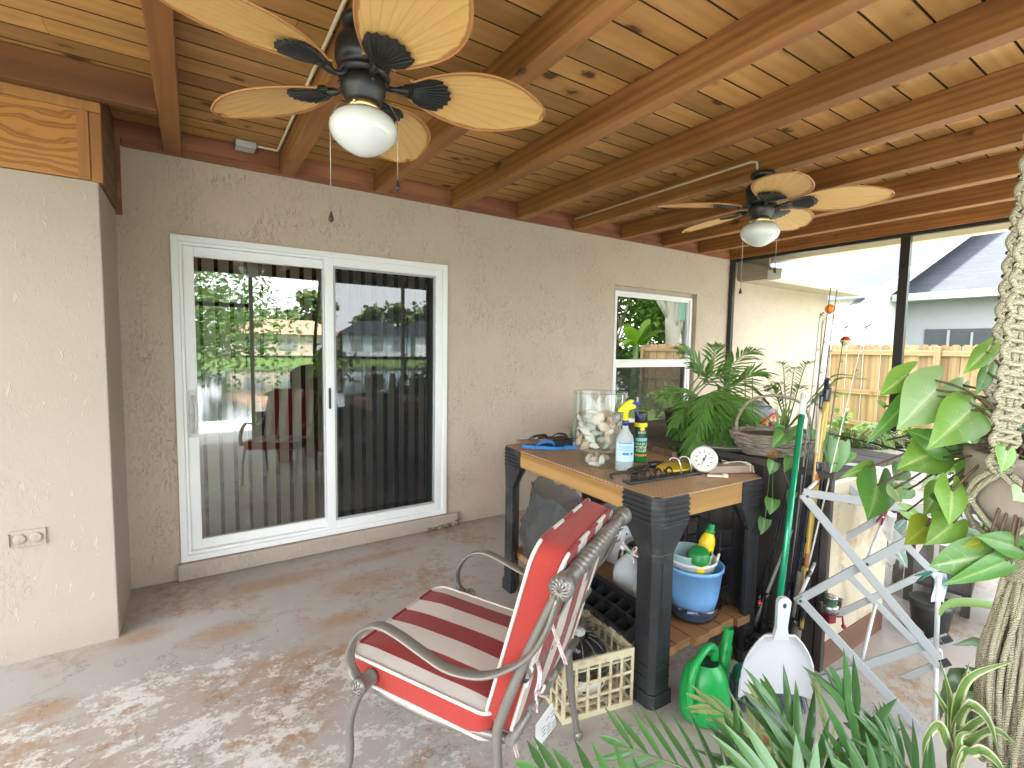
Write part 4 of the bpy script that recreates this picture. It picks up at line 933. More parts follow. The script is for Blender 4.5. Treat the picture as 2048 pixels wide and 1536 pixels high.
for i in range(7):
    for j in range(3): 
        if (i*3+j)%4: 
            o_=c0+tx*(-.038+.03*j)+tv*(.012+.01*i)-tx.cross(tv)*-.009; o_=c0+tx*(-.038+.03*j)+tv*(.012+.01*i)
            for s in (.0085,-.0085):
                q_=o_+tx.cross(tv)*s; b.add([q_,q_+tx*.022,q_+tx*.022+tv*.003,q_+tv*.003],[(0,1,2,3)])
b.build('tag_print',M_ink,to)
tg=B(); quad(tg,V((-.246,-.325,.60)),V((0,-.3,.95)),V((-.3,-.95,-.3)).normalized(),.07,.03); tg.build('cloth_tag',M_tag,chair)
wk=thing('wicker_chair','dark brown high backed wicker chair by the lakeside screen','chair',(1.75,-3.98,0),R(175))
M_wk=sm('dark_wicker',(.055,.04,.032),.7,.3,30,.6,80,.005)
b=B(); out=[]
for i in range(17): a=PI*i/16; out.append((.30*math.cos(a) if abs(math.cos(a))<.8 else .30*math.cos(a),.62+.22*math.sin(a)**.6))
b.poly([(-.30,.0),(.30,.0)]+out,.07,MX.Translation((0,-.27,.38))@MX.Rotation(R(80),4,'X'),smooth=True); b.build('backrest',M_wk,wk,bevel=.015)
b=B(); b.box((0,0,.40),(.56,.54,.10)); b.build('seat',M_wk,wk,bevel=.03)
for s in (-1,1):
    b=B(); b.box((s*.30,0,.60),(.09,.56,.06)); b.build('arm',M_wk,wk,bevel=.02)
    for y in (-.22,.22): b=B(); b.box((s*.28,y,.285 if 0 else .175),(.05,.05,.35)); b.build('leg',M_wk,wk); b=B(); b.box((s*.30,y,.51),(.05,.05,.12)); b.build('arm_post',M_wk,wk)
# ================================================================ milk crate and what it holds
M_cr=sm('cream_plastic',(.60,.53,.36),.4,.08,6,.05,40,dirt=(.35,.29,.18),ds=7)
cr=thing('milk_crate','cream plastic milk crate on the floor between chair and workbench','crate',(1.700,-2.098,0),R(-11.6))
w=.333; hz=.252; b=B(); k=w/2
def wall(b,f):
    """lattice side in u (along), z"""
    def q(u0,u1,z0,z1,t=.006): f(u0,u1,z0,z1,t)
    q(-k,k,0,.022,.010); q(-k,k,hz-.034,hz,.012); q(-k,k,hz-.05,hz-.046,.012)
    for z in (.085,.148): q(-k+.01,k-.01,z-.006,z+.006,.008)
    for i in range(7):
        u=-k+.006+(w-.012)*i/6; q(u-.006,u+.006,.0221,hz-.0341,.0075)
    for i in range(6):
        u=-k+.03+(w-.06)*i/5; q(u-.003,u+.003,hz-.033,hz-.004,.016)
wall(b,lambda u0,u1,z0,z1,t:b.bx((u0,-k,z0),(u1,-k+t,z1)))
wall(b,lambda u0,u1,z0,z1,t:b.bx((u0,k-t,z0),(u1,k,z1)))
wall(b,lambda u0,u1,z0,z1,t:b.bx((-k,u0*.97,z0),(-k+t,u1*.97,z1)))
wall(b,lambda u0,u1,z0,z1,t:b.bx((k-t,u0*.97,z0),(k,u1*.97,z1)))
for i in range(8): b.bx((-k+.01,-k+.012+i*.042,.003),(k-.01,-k+.026+i*.042,.012))
for i in range(8): b.bx((-k+.012+i*.042,-k+.01,.004),(-k+.026+i*.042,k-.01,.011))
b.build('lattice',M_cr,cr,bevel=.0012,seg=1)
t=Mt('floral_ceramic'); ob=t.co(); v=t.n('TexVoronoi',{'Vector':ob,'Scale':15,'Randomness':.9}); d=v.outputs['Distance']
fl=t.ramp(d,[(.28,1),(.36,0)]); c=t.mix(fl,(.70,.66,.58),t.mix(t.noise(ob,24,2),(.60,.12,.03),(.75,.27,.05)))
v2=t.n('TexVoronoi',{'Vector':t.co(loc=(.4,.2,.1)),'Scale':19,'Randomness':1}).outputs['Distance']
c=t.mix(t.ramp(v2,[(.17,1),(.22,0)]),c,(.03,.11,.07)); M_flor=t.fin(c,.2,None,0,.5,.4)
def incrate(x,y): 
    v=V((x,y,0)); v.rotate(MX.Rotation(R(-11.6),3,'Z')); return (cr.location.x+v.x,cr.location.y+v.y)
x,y=incrate(-.005,-.02)
b=B(); b.lathe([(.001,.0),(.06,.0),(.062,.008),(.10,.04),(.125,.085),(.128,.12),(.124,.12),(.12,.085),(.06,.02),(.001,.018)],40); tag(b.build('floral_bowl',M_flor,None,(x,y,.0135)),'white ceramic bowl painted with orange flowers inside the crate','bowl')
M_gg=clear_glass('green_glass',(.62,.80,.74)); 
b=B(); b.lathe([(.001,0),(.08,0),(.12,.03),(.126,.036),(.118,.034),(.08,.006),(.001,.006)],40); tag(b.build('glass_bowl',M_gg,None,(x+.005,y+.005,.125)),'pale green glass bowl stacked on the floral bowl','bowl')
b=B(); b.lathe([(.001,.0),(.075,.0),(.105,.012),(.120,.02),(.118,.024),(.104,.017),(.075,.005),(.001,.005)],40); tag(b.build('white_plate',sm('white_glaze',(.74,.73,.68),.2,.04,coat=.4),None,(x+.005,y+.005,.160)),'white plate lying on the green glass bowl in the crate','plate')
lid=thing('ribbed_lid','black ribbed dome lid with white knob on top of the crate stack','lid',(x+.002,y+.02,.186))
b=B(); b.lathe([(.118,.0),(.122,.003),(.112,.022),(.085,.048),(.04,.064),(.022,.066),(.001,.066)],48); b.build('dome',sm('black_gloss_plastic',(.02,.02,.022),.2,.2),lid)
b=B()
for i in range(12):
    a=2*PI*i/12; pr_=[(.117,.004),(.110,.025),(.084,.0505),(.045,.065)]; b.tube([(r*math.cos(a),r*math.sin(a),z) for r,z in pr_],.0025,5)
b.build('rib',sm('grey_rib',(.22,.23,.23),.35),lid)
b=B(); b.lathe([(.001,.066),(.022,.066),(.027,.071),(.028,.082),(.024,.087),(.001,.089)],24); b.build('knob',M_wv,lid)
M_film=clear_glass('clear_film',(.88,.9,.88))
b=B()
def film(u,v):
    a=2*PI*v; r=.155*(.25+.75*u); z=.285-.035*u*u+.018*NZ.noise(V((math.cos(a)*2.2,math.sin(a)*2.2,u*3)))+.02*NZ.noise(V((math.cos(a)*6,math.sin(a)*6,u*5))); 
    return V((x+min(.15,r)*math.cos(a),y+.02+r*.9*math.sin(a),z))
b.grid(film,10,40); tag(b.build('plastic_wrap',M_film),'crumpled clear plastic wrap lying over the black lid in the crate','plastic wrap')
# ================================================================ things on the lower shelf
rb=random.Random(11)
# dark bag
t=Mt('black_bag_film'); ob=t.co(); cr_=t.noise(t.co((1,1,.35)),14,6,.65,1.8)
c=t.mix(cr_,(.06,.063,.066),(.24,.25,.255)); pb=t.n('BsdfPrincipled',{'Base Color':c,'Roughness':.14,'Normal':t.bump(cr_,1.0,.06)})
M_bag=t.surf(t.n('MixShader',{0:.45,1:pb.outputs[0],2:t.n('BsdfTransparent',{'Color':(.75,.78,.78)}).outputs[0]}).outputs[0])
b=B()
def bag(u,v):
    a=2*PI*v; z=ZS+.002+.40*u; r=(.135+.065*math.sin(PI*min(1,u*1.0+.1)))*(1+.12*max(0,u-.8)/.2)
    p=V((math.cos(a)*1.2,math.sin(a)*1.2,u*2.2)); r*=1+.16*NZ.noise(p)+.16*abs(NZ.noise(p*2.6))-.10*abs(NZ.noise(p*5.2))
    if u<.02: r*=.92
    return V((2.11+r*1.05*math.cos(a),-1.42+r*1.15*math.sin(a),z+.06*u*math.cos(a-2.0)+.05*u*NZ.noise(p*2.2)))
b.grid(bag,40,96); tag(b.build('rubbish_bag',M_bag),'dark see-through rubbish bag stuffed on the back of the bench shelf','bag')
M_suc=leaf('agave_leaf',(.10,.22,.14),(.16,.30,.19),.4,.1)
pl=thing('potted_succulent','blue green leafy succulent sticking out beside the dark bag','plant',(2.13,-1.58,ZS+.002))
b=B(); b.lathe([(.001,0),(.055,0),(.075,.11),(.07,.11),(.001,.1)],20); b.build('pot',M_resin,pl)
b=B()
for i in range(16):
    a=i*2.4; L=.16+.05*rb.random(); e=R(20+50*(i/16)); d=V((math.cos(a)*math.cos(e),math.sin(a)*math.cos(e),math.sin(e)))
    b.strip([V((0,0,.11))+d*L*q+V((0,0,-.05*q*q)) for q in (0,.25,.5,.75,1)],V((-math.sin(a),math.cos(a),0)),[.010,.024,.026,.018,.001],fold=.35)
b.build('leaves',M_suc,pl)
# jugs
M_jug=Mt('milky_plastic'); M_jug=M_jug.fin((.70,.74,.75),.35,None,0,.4,0,.45,1.25)
M_capg=sm('green_cap',(.02,.26,.12),.4,.05)
def jug(label,loc,rz,fill):
    o=thing('water_jug',label,'jug',loc,rz,'milky water jugs under the bench')
    b=B(); b.lathe([(.001,0),(.068,0),(.075,.01),(.076,.13),(.07,.165),(.045,.20),(.022,.222),(.019,.225),(.019,.24),(.001,.24)],28,MX.Diagonal((1,1,1,1)),0,True,fn=lambda a,z:1/max(abs(math.cos(a)),abs(math.sin(a)))**.55 if z<.17 else 1+.12*(abs(math.sin(2*a))-.5)*max(0,(.22-z)*10))
    b.tube(curve([(.03,0,.215),(.062,0,.205),(.078,0,.165),(.074,0,.11)],12),.013,8); b.build('bottle',M_jug,o)
    if fill: 
        b=B(); b.lathe([(.001,.003),(.066,.003),(.07,.012),(.07,fill),(.001,fill)],24,None,0,True,fn=lambda a,z:1/max(abs(math.cos(a)),abs(math.sin(a)))**.5); b.build('water',sm('dull_water',(.33,.36,.33),.2,.05),o)
    b=B(); b.lathe([(.021,.228),(.0225,.23),(.0225,.246),(.02,.25),(.001,.25)],24,None,0,True,fn=lambda a,z:1+.02*math.cos(a*24)); b.build('cap',M_capg,o)
jug('milky water jug with green cap, behind its twin, half full',(2.155,-1.955,ZS+.002),R(20),.12)
jug('milky water jug with green cap, the front one of the pair',(2.12,-2.115,ZS+.002),R(35),0)
# seed tray
tr=thing('seed_tray','black plastic seed tray with square cells tilted on the shelf edge','tray',(1.935,-2.03,.262),R(-1.85)); tr.rotation_euler=(0,R(-24),R(-4))
b=B(); cw=.075
for j in range(6):
    for i in range(2):
        x0=-cw+i*cw; y0=-.225+j*cw; hh=.07
        b.bx((x0+.003,y0+.003,.0),(x0+cw-.003,y0+cw-.003,.003))
        for (p,q) in (((x0+.0015,y0+.002),(x0+.0045,y0+cw-.002)),((x0+cw-.0045,y0+.002),(x0+cw-.0015,y0+cw-.002))): b.bx((p[0],p[1],.0031),(q[0],q[1],hh))
        for yy in (y0+.002,y0+cw-.004): b.bx((x0+.0046,yy,.0031),(x0+cw-.0046,yy+.002,hh-.001))
b.bx((-cw-.012,-.237,hh),(cw+.012,-.225,hh+.004)); b.bx((-cw-.012,.225,hh),(cw+.012,.237,hh+.004)); b.bx((-cw-.012,-.225,hh),(-cw,.225,hh+.004)); b.bx((cw,-.225,hh),(cw+.012,.225,hh+.004)); b.bx((-.003,-.225,hh-.002),(.003,.225,hh+.003))
for j in range(5):
    b.tube(curve([(-cw-.003,-.19+j*cw,.06),(-cw-.006,-.17+j*cw,.02),(-cw-.004,-.15+j*cw,.06)],8),.0025,5)
b.build('cells',sm('black_tray',(.018,.018,.02),.35,.2),tr)
# blue planter bucket with saucer and stacked pots
bk=(2.285,-2.235)
t_=thing('planter_saucer','clear plastic saucer bowl under the blue planter','saucer',(*bk,ZS+.002))
b=B(); b.lathe([(.001,0),(.095,0),(.118,.03),(.135,.085),(.132,.085),(.114,.032),(.093,.004),(.001,.004)],44); b.build('bowl',clear_glass('smoky_plastic',(.74,.73,.74)),t_)
pb_=thing('blue_planter','sky blue plastic planter bucket standing on the bench shelf','planter',(*bk,ZS+.008))
b=B(); b.lathe([(.001,0),(.085,0),(.092,.006),(.112,.10),(.1135,.104),(.1135,.108),(.1145,.112),(.128,.232),(.134,.234),(.135,.25),(.129,.252),(.125,.246),(.108,.10),(.001,.02)],56); b.build('tub',sm('sky_blue_plastic',(.16,.36,.66),.4,.05,3,.03,80),pb_)
pw=thing('white_pot','white plastic pot nested in the blue planter','pot',(bk[0]-.01,bk[1]+.005,ZS+.15))
b=B(); b.lathe([(.001,0),(.08,0),(.108,.125),(.114,.127),(.114,.138),(.107,.138),(.08,.02),(.001,.015)],44); b.build('tub',sm('white_pot_plastic',(.62,.64,.64),.45,.08),pw)
b=B(); b.tube([(.05,-.09,.12),(.10,-.075,.155)],.006,8); b.build('stick',M_wv,pw)
pg=thing('teal_pot','pale blue green bowl pot holding the fertiliser bottles','pot',(bk[0]-.025,bk[1]+.005,ZS+.205))
b=B(); b.lathe([(.001,0),(.06,0),(.088,.05),(.098,.105),(.100,.118),(.094,.118),(.086,.06),(.001,.03)],40); b.build('tub',sm('pale_teal',(.30,.44,.45),.5,.08),pg)
def bottle(name,label,loc,bodym,capm,h,r,tilt,lab=None):
    o=thing(name,label,'bottle',loc); o.rotation_euler=tilt
    b=B(); b.lathe([(.001,0),(r*.9,0),(r,.01),(r,h*.55),(r*.85,h*.68),(r*.5,h*.80),(r*.45,h*.82),(.001,h*.82)],26); b.build('body',bodym,o)
    b=B(); b.lathe([(r*.56,h*.78),(r*.62,h*.79),(r*.62,h*.86),(r*.46,h*.88),(r*.46,h*.985),(r*.40,h),(.001,h)],26,None,0,True,fn=lambda a,z:1+.025*math.cos(a*20)); b.build('cap',capm,o)
    return o
M_yel=sm('bottle_yellow',(.78,.56,.01),.35,.05); M_grn=sm('cap_green',(.02,.22,.05),.4,.06)
bottle('fertiliser_bottle','yellow plant food bottle with bright green cap in the teal pot',(bk[0]+.035,bk[1]-.015,ZS+.245),M_yel,M_grn,.20,.036,(R(4),R(14),0))
o=thing('fertiliser_jar','squat jar with wide dark green lid beside the yellow bottle','jar',(bk[0]-.04,bk[1]-.045,ZS+.255)); o.rotation_euler=(R(14),R(-10),0)
b=B(); b.lathe([(.001,0),(.042,0),(.045,.01),(.045,.06),(.001,.06)],26); b.build('body',M_yel,o)
b=B(); b.lathe([(.046,.05),(.049,.055),(.049,.075),(.044,.082),(.040,.10),(.034,.104),(.001,.104)],28,None,0,True,fn=lambda a,z:1+.02*math.cos(a*26)); b.build('lid',M_grn,o)
pt=thing('pale_green_pot','pale green round pot of dark soil behind the blue planter','pot',(2.335,-1.93,ZS+.002))
b=B(); b.lathe([(.001,0),(.10,0),(.128,.19),(.138,.20),(.138,.225),(.130,.225),(.1,.02),(.001,.02)],40); b.build('tub',sm('sage_plastic',(.42,.50,.46),.45,.06),pt)
b=B(); b.lathe([(.127,.2),(.08,.208),(.001,.212)],24); b.build('soil',sm('dark_soil',(.05,.035,.025),.95,.4,40,.8,60,.01),pt)
# black lattice basket on its side
bb_=thing('plastic_basket','black plastic lattice basket stood on end behind the blue planter','basket',(2.47,-2.18,ZS+.002),R(-2))
b=B()
for z in (0,.10,.20,.30,.392): b.bx((-.05,-.10,z),(.05,-.094,z+.008)); b.bx((-.05,.094,z),(.05,.10,z+.008)); b.bx((-.05,-.0935,z),(-.044,.0935,z+.008))
for y in (-.10,-.035,.03,.094): b.bx((-.0505,y,.0085),(-.0435,y+.007,.391))
for x in (-.05,.042): b.bx((x,-.1005,.0082),(x+.008,-.0935,.3915)); b.bx((x,.0935,.0082),(x+.008,.1005,.3915))
b.bx((.044,-.093,.0085),(.05,.093,.3915))
b.build('lattice',M_resin,bb_)
# white bin, dark bottle, wire
o=thing('storage_bin','white plastic bin with a red rim at the back of the shelf','bin',(2.46,-1.60,ZS+.002),R(6))
b=B(); b.lathe([(.001,0),(.11,0),(.135,.30),(.13,.30),(.106,.01),(.001,.01)],32); b.build('tub',sm('bin_white',(.62,.63,.65),.45,.05),o)
b=B(); b.lathe([(.132,.298),(.140,.300),(.140,.312),(.132,.312)],32); b.build('rim',sm('rim_red',(.45,.04,.04),.4),o)
b=B(); 
for k in range(4): b.tube(curve([(-.10-.01*k,-.10,.34-.05*k),(-.13,-.06,.33-.06*k),(-.135,.02,.32-.055*k)],10),.003,5)
b.build('wire',M_bs,o)
bottle('brown_bottle','small dark brown bottle with white cap behind the water jugs',(2.29,-1.78,ZS+.002),sm('brown_glass',(.06,.025,.012),.15,.1),M_wv,.20,.032,(0,0,0))
# ================================================================ watering can
wc_=thing('watering_can','bright green plastic watering can on the floor by the bench leg','watering can',(2.035,-2.492,0.0),CAMZ-R(15))
M_wcn=sm('green_can_plastic',(.015,.34,.075),.32,.06,4,.03,60)
b=B(); b.lathe([(.001,.0),(.088,.0),(.098,.008),(.102,.05),(.100,.12),(.088,.18),(.068,.215),(.05,.232)],36,MX.Diagonal((.98,.86,1,1)))
b.build('body',M_wcn,wc_)
b=B(); b.lathe([(.0495,.2312),(.042,.228),(.03,.224),(.001,.222)],24,MX.Diagonal((.98,.86,1,1))); b.build('opening',sm('dark_inside',(.004,.03,.01),.6),wc_)
b=B(); b.tube(curve([(.045,.045,.10),(.075,.075,.19),(.088,.088,.27),(.096,.096,.335)],16),[.036]*3+[.03]*4+[.025]*4+[.02]*6,14,caps=False); b.build('spout',M_wcn,wc_)
b=B(); b.tube(curve([(.035,.03,.225),(.028,.015,.285),(-.005,-.03,.305),(-.055,-.085,.25),(-.07,-.105,.15),(-.06,-.094,.07),(-.05,-.08,.05)],30),[.017]*5+[.0165]*26,12,flat=.85); b.build('handle',M_wcn,wc_)
# ================================================================ broom with clipped dustpan
br0=W(1532,1440,D=2.06); br0.z=.0; br1=W(1608,790,D=2.30)
bro=thing('broom','broom with long metallic green handle leaning against the bar','broom',br0)
d=br1-br0; b=B(); b.tube([d*.14,d*.93],.0138,14); b.build('handle',sm('metallic_green',(.008,.30,.15),.22,.08,metal=.3,coat=.5),bro)
b=B(); b.tube([d*.9301,d*1.0],.0145,14); b.ball(d,.0145,12,8); b.build('end_grip',M_wv,bro)
cx=V((math.cos(CAMZ),math.sin(CAMZ),0)); cy=V((-math.sin(CAMZ),math.cos(CAMZ),0))
b=B(); 
def BP(u,v,z): return cx*u+cy*v+V((0,0,z))
b.poly([(-.15,.13),(.15,.13),(.135,.18),(.05,.21),(-.05,.21),(-.135,.18)],.04,MX((cx,V((0,0,1)),-cy)).transposed().to_4x4()); b.build('head',sm('teal_head',(.01,.16,.10),.4),bro,bevel=.004)
b=B()
for i in range(170):
    u=-.148+.296*i/169; b.tube([BP(u,.03+.012*(i%3-1),.132),BP(u*1.08+.012*rb.uniform(-1,1),.016*(i%3-1)-.02+.02*rb.random(),.004)],.0016,4,caps=False)
b.build('bristles',sm('slate_bristle',(.06,.085,.14),.6,.4,40),bro)
dp0=W(1556,1412,D=1.93)
dp=thing('dustpan','pale grey dustpan with hole in its handle, clipped on the broom','dustpan',dp0)
M_dp=sm('pale_grey_plastic',(.58,.60,.63),.35,.05,3,.02,50)
b=B(); n=22
def pan(u,v):
    # u across -1..1, v 0 bottom..1 top ; scoop outline narrowing to the handle
    v_=v; hw=.148*(1-.05*v_) if v_<.35 else .141*math.cos((v_-.35)/.65*1.32)**.62
    x=(2*u-1)*max(hw,.02); z=.015+.265*v_; dep=.035*(1-(2*u-1)**4)*(1-.55*v_)+.0
    return BP(x,.015+dep,z+.0)
b.grid(pan,26,26); b.grid(lambda u,v:pan(u,v)+cy*.004,26,26)
rim=[pan(0,i/20) for i in range(21)]+[pan(1,i/20) for i in range(20,-1,-1)]
b.tube(rim,.0052,7); b.build('pan',M_dp,dp)
b=B(); Mh=MX((cx,V((.02,0,1)).normalized(),-cy)).transposed().to_4x4(); Mh.translation=BP(0,.012,.30)
out=[]
for i in range(13): a=PI*i/12; out.append((.026*math.cos(a)+.004,.118+.022*math.sin(a)))
out+= [(-.020,.02),(-.03,-.03),(.03,-.03),(.022,.02)]
b.poly(out,.018,Mh); b.build('handle',M_dp,dp,bevel=.005)
b=B(); b.disc(0,.0085,18,Mh@MX.Translation((.004,.108,.0096))@MX.Diagonal((.85,1.2,1,1))); b.disc(0,.0085,18,Mh@MX.Translation((.004,.108,-.0096))@MX.Diagonal((.85,1.2,1,1))); b.build('hang_hole',sm('hole_green',(.005,.06,.05),.5),dp)
# ================================================================ outdoor bar
M_bard=wood('dark_bar_boards',(.115,.10,.09),(.085,.073,.065),(.045,.038,.034),2,6,.7,.3,.25)
M_barl=sm('weathered_cream_board',(.58,.50,.37),.75,.08,5,.15,60,dirt=(.36,.26,.16),ds=4.5)
M_bart=wood('dark_bar_top',(.10,.085,.075),(.07,.06,.052),(.035,.03,.026),1,6,.6,0,.2)
bar=thing('outdoor_bar','dark boarded outdoor bar cabinet with a pale weathered end panel','bar cabinet',(2.735,-2.612,0))
bl_=1.45
b=B(); 
for i in range(10):
    y0=.035+i*bl_/10; b.bx((0,y0+.002,.0),(.018,y0+bl_/10-.002,.925))
b.build('side_boards',M_bard,bar,bevel=.002)
b=B(); b.bx((.03,0,.135),(.68,.02,.885)); b.build('end_panel',M_barl,bar,bevel=.002)
b=B(); b.bx((-.004,-.004,0),(.028,.03,.925)); b.build('corner_post',M_bard,bar,bevel=.002)
b=B(); b.bx((.03,-.004,.0),(.68,.018,.133)); b.build('base_board',wood('brown_plinth',(.24,.13,.09),(.19,.10,.07),(.11,.06,.045),0,6,.6),bar,bevel=.002)
b=B(); b.bx((.03,-.002,.887),(.68,.02,.925)); b.build('top_rail',sm('white_rail',(.62,.58,.5),.6,.1),bar,bevel=.002)
b=B(); b.bx((.66,.022,0),(.68,bl_,.925)); b.bx((.03,bl_-.02,0),(.66,bl_,.925)); b.build('back_boards',M_bard,bar)
b=B()
for i in range(4): b.bx((-.05+i*.19,-.03,.926),(.135+i*.19,bl_+.03,.962))
b.build('counter_top',M_bart,bar,bevel=.004)
ZB=.964
# ================================================================ fishing rods leaning on the bar
rods=0
M_blk=sm('rod_black',(.014,.014,.02),.25,.2,coat=.3); M_nav=sm('rod_navy',(.012,.02,.07),.25,.2,coat=.4)
M_tan=sm('rod_amber',(.55,.36,.07),.25,.1,coat=.5); M_cork=sm('grey_cork',(.19,.17,.15),.8,.2,40,.3,120); M_slv=sm('reel_seat',(.5,.5,.5),.25,metal=.9)
M_gry=sm('rod_grey',(.33,.32,.31),.35,.1); M_wht=sm('rod_white',(.62,.60,.56),.35,.08)
def rod(label,top,bot,Dt,Db,r0,r1,mat,segs=(),guides=6,tip=None,name='fishing_rod'):
    p=W(*bot,X=Db); q=W(*top,X=Dt); o=thing(name,label,'fishing rod',p,0,'fishing rods leaning on the bar'); d=q-p
    b=B(); n=10; b.tube([d*(i/n) for i in range(n+1)],[r0+(r1-r0)*i/n for i in range(n+1)],8); b.build('blank',mat,o)
    cam_=(CP-p).normalized(); side=d.cross(cam_).normalized()
    for nm,a,e,r,m_ in segs:
        b=B(); b.tube([d*a,d*(a+.12*(e-a)),d*(a+.88*(e-a)),d*e],[r*.9,r,r,r*.9],10); b.build(nm,m_,o)
    for i in range(guides):
        f=.34+.66*(i/(max(1,guides-1)))**.8; f=min(f,.998); rr=.010-.0065*f
        b=B(); c=d*f+side*(rr+.006)
        ring=[c+side*rr*math.cos(k*PI/5)+d.normalized()*0+side.cross(d.normalized())*rr*math.sin(k*PI/5) for k in range(11)]
        b.tube(ring,.0011,5,caps=False); b.tube([d*(f-.008),c-side*rr],.0011,5); b.tube([d*(f+.008),c-side*rr],.0011,5); b.build('line_guide',M_blk,o)
    if tip: 
        b=B(); b.tube([d,d+W(top[0]+tip[0],top[1]+tip[1],X=Dt)-q],.0026,6); b.build('tip_guide',M_blk,o)
    return o
rod('amber boat rod with grey foam grip and silver reel seat',(1657,775),(1583,1335),2.732,2.615,.0165,.013,M_tan,(('grip',.02,.155,.021,M_cork),('reel_seat',.156,.245,.019,M_slv),('fore_grip',.25,.365,.0215,M_cork),('winding',.37,.40,.0168,M_blk),('winding',.45,.47,.0162,M_blk),('winding',.66,.70,.0155,sm('winding_orange',(.40,.12,.03),.4)),('winding',.705,.74,.0152,M_blk),('winding',.95,1.0,.0142,M_blk)),3)
rod('slim amber rod with white banding beside the boat rod',(1645,790),(1602,1255),2.729,2.615,.0115,.010,M_tan,(('winding',.26,.32,.0128,sm('winding_brown',(.30,.13,.04),.4)),('winding',.50,.53,.0125,M_blk),('winding',.74,.93,.0118,sm('winding_cream',(.66,.60,.42),.4)),('winding',.94,1.0,.0118,M_nav)),3)
b=B(); c=W(1642,890,D=2.39); b.box(0,(.045,.012,.02),M=place(c,fw,rt)); tag(b.build('red_strap',sm('red_band',(.55,.02,.03),.5)),'red strap binding the two amber rods together','strap')
rod('thick navy blue rod standing behind the amber rods',(1655,757),(1575,1300),2.736,2.615,.014,.009,M_nav,(('grip',.02,.2,.016,M_blk),),4)
rod('thin dark rod whose tip reaches highest under the gutter',(1662,572),(1580,1180),2.777,2.615,.006,.0016,M_blk,(),7)
rod('thin dark rod with the orange float near its top',(1674,578),(1588,1240),2.776,2.615,.006,.0016,M_blk,(('grip',.01,.15,.014,M_cork),),7)
rod('thin grey rod with a plain bent top just left of the float',(1640,630),(1570,1265),2.764,2.615,.006,.002,M_gry,(('grip',.01,.16,.013,M_blk),),6,(8,-5))
rod('thin black rod that carries the biggest red and white float',(1690,655),(1600,1260),2.759,2.615,.005,.0016,M_blk,(('grip',.01,.2,.013,M_blk),),6,(10,-4))
rod('thin pale rod leaning farthest right with a bent tip',(1730,655),(1590,1245),2.759,2.615,.005,.0016,M_wht,(('grip',.01,.12,.012,M_blk),),5,(12,-6))
rod('slender dark rod at the left edge of the rod bundle',(1598,880),(1500,1270),2.709,2.615,.006,.003,M_blk,(('grip',.01,.22,.013,M_blk),),5)
rod('dark rod crossing behind the green broom handle',(1600,850),(1518,1275),2.715,2.615,.006,.003,M_blk,(('grip',.01,.22,.013,M_blk),),5)
rod('plain pale grey stick leaning across the dark bar boards',(1584,1060),(1508,1252),2.669,2.615,.0085,.0065,M_gry,(),0,name='stick')
def float_(label,px,D,r,ma,mb):
    p=W(*px,D=D); o=thing('fishing_float',label,'fishing float',p,0,'fishing floats on the rods'); d=V((.15,.0,1)).normalized(); M=place((0,0,0),d)
    b=B(); b.lathe([(r*math.sin(PI*i/12),-r*math.cos(PI*i/12)) for i in range(0,7)],20,M); b.build('lower_half',mb,o)
    b=B(); b.lathe([(max(.0003,r*math.sin(PI*i/12)),-r*math.cos(PI*i/12)) for i in range(6,13)],20,M); b.build('upper_half',ma,o)
    b=B(); b.tube([-d*r*1.25,d*r*1.35],r*.15,8); b.build('stem',M_wv,o)
M_fr1=sm('float_red',(.55,.025,.02),.25,coat=.5); M_fw=sm('float_white',(.72,.69,.6),.25,coat=.5)
M_fo=sm('float_orange',(.85,.20,.01),.3,coat=.4); M_fyel=sm('float_yellow',(.75,.5,.03),.3)
float_('bright orange float high on a rod under the gutter',(1660,618),2.50,.0235,M_fo,M_fo)
float_('large red over cream float on the thin black rod',(1691,682),2.42,.0235,M_fr1,sm('float_cream',(.55,.50,.28),.3))
float_('small red topped float at the amber rod tips',(1655,762),2.40,.0165,M_fr1,M_fw)
float_('red bottomed white float beside the green broom handle',(1602,832),2.34,.0195,M_fw,M_fr1)
float_('tiny red float low among the dark rod grips',(1519,1206),2.38,.012,M_fr1,M_fr1)
# reels
def reel(label,px,D,mats,sc=1,rz=0):
    p=W(*px,D=D); o=thing('fishing_reel',label,'fishing reel',p,CAMZ+rz,'fishing reels on the rods'); o.scale=(sc,)*3
    ax=V((.03,-.03,1)).normalized(); M=place((0,0,0),ax)
    b=B(); b.lathe([(.001,.038),(.026,.038),(.029,.042),(.029,.046),(.022,.05),(.001,.05)],24,M); b.lathe([(.030,-.022),(.033,-.018),(.034,.004),(.030,.008),(.001,.008)],24,M); b.build('spool',mats[1],o)
    b=B(); b.lathe([(.023,.008),(.0235,.037)],24,M); b.build('line',mats[0],o)
    b=B(); b.lathe([(.001,-.03),(.03,-.03),(.036,-.022),(.034,-.02)],24,M); 
    b.tube(curve([(.036,0,-.02),(.050,0,.0),(.048,0,.03)],8),.009,8); b.tube(curve([(-.036,0,-.02),(-.050,0,.0),(-.048,0,.03)],8),.009,8)
    b.tube(curve([(.048,0,.03),(.03,-.035,.045),(-.03,-.035,.045),(-.048,0,.03)],12),.0025,6)
    b.tube(curve([(0,.0,-.03),(0,.02,-.055),(.01,.045,-.05),(.01,.05,0)],10),.011,8); b.build('rotor',mats[2],o)
    b=B(); b.box((0,0,-.052),(.038,.036,.042)); b.tube([(.02,0,-.05),(.06,-.01,-.05),(.065,-.012,-.09)],.005,6); b.ball((.066,-.014,-.095),.011,8,6); b.build('gear_box',mats[3],o,bevel=.006)
M_rb=sm('reel_black',(.025,.022,.022),.3,.2,coat=.2)
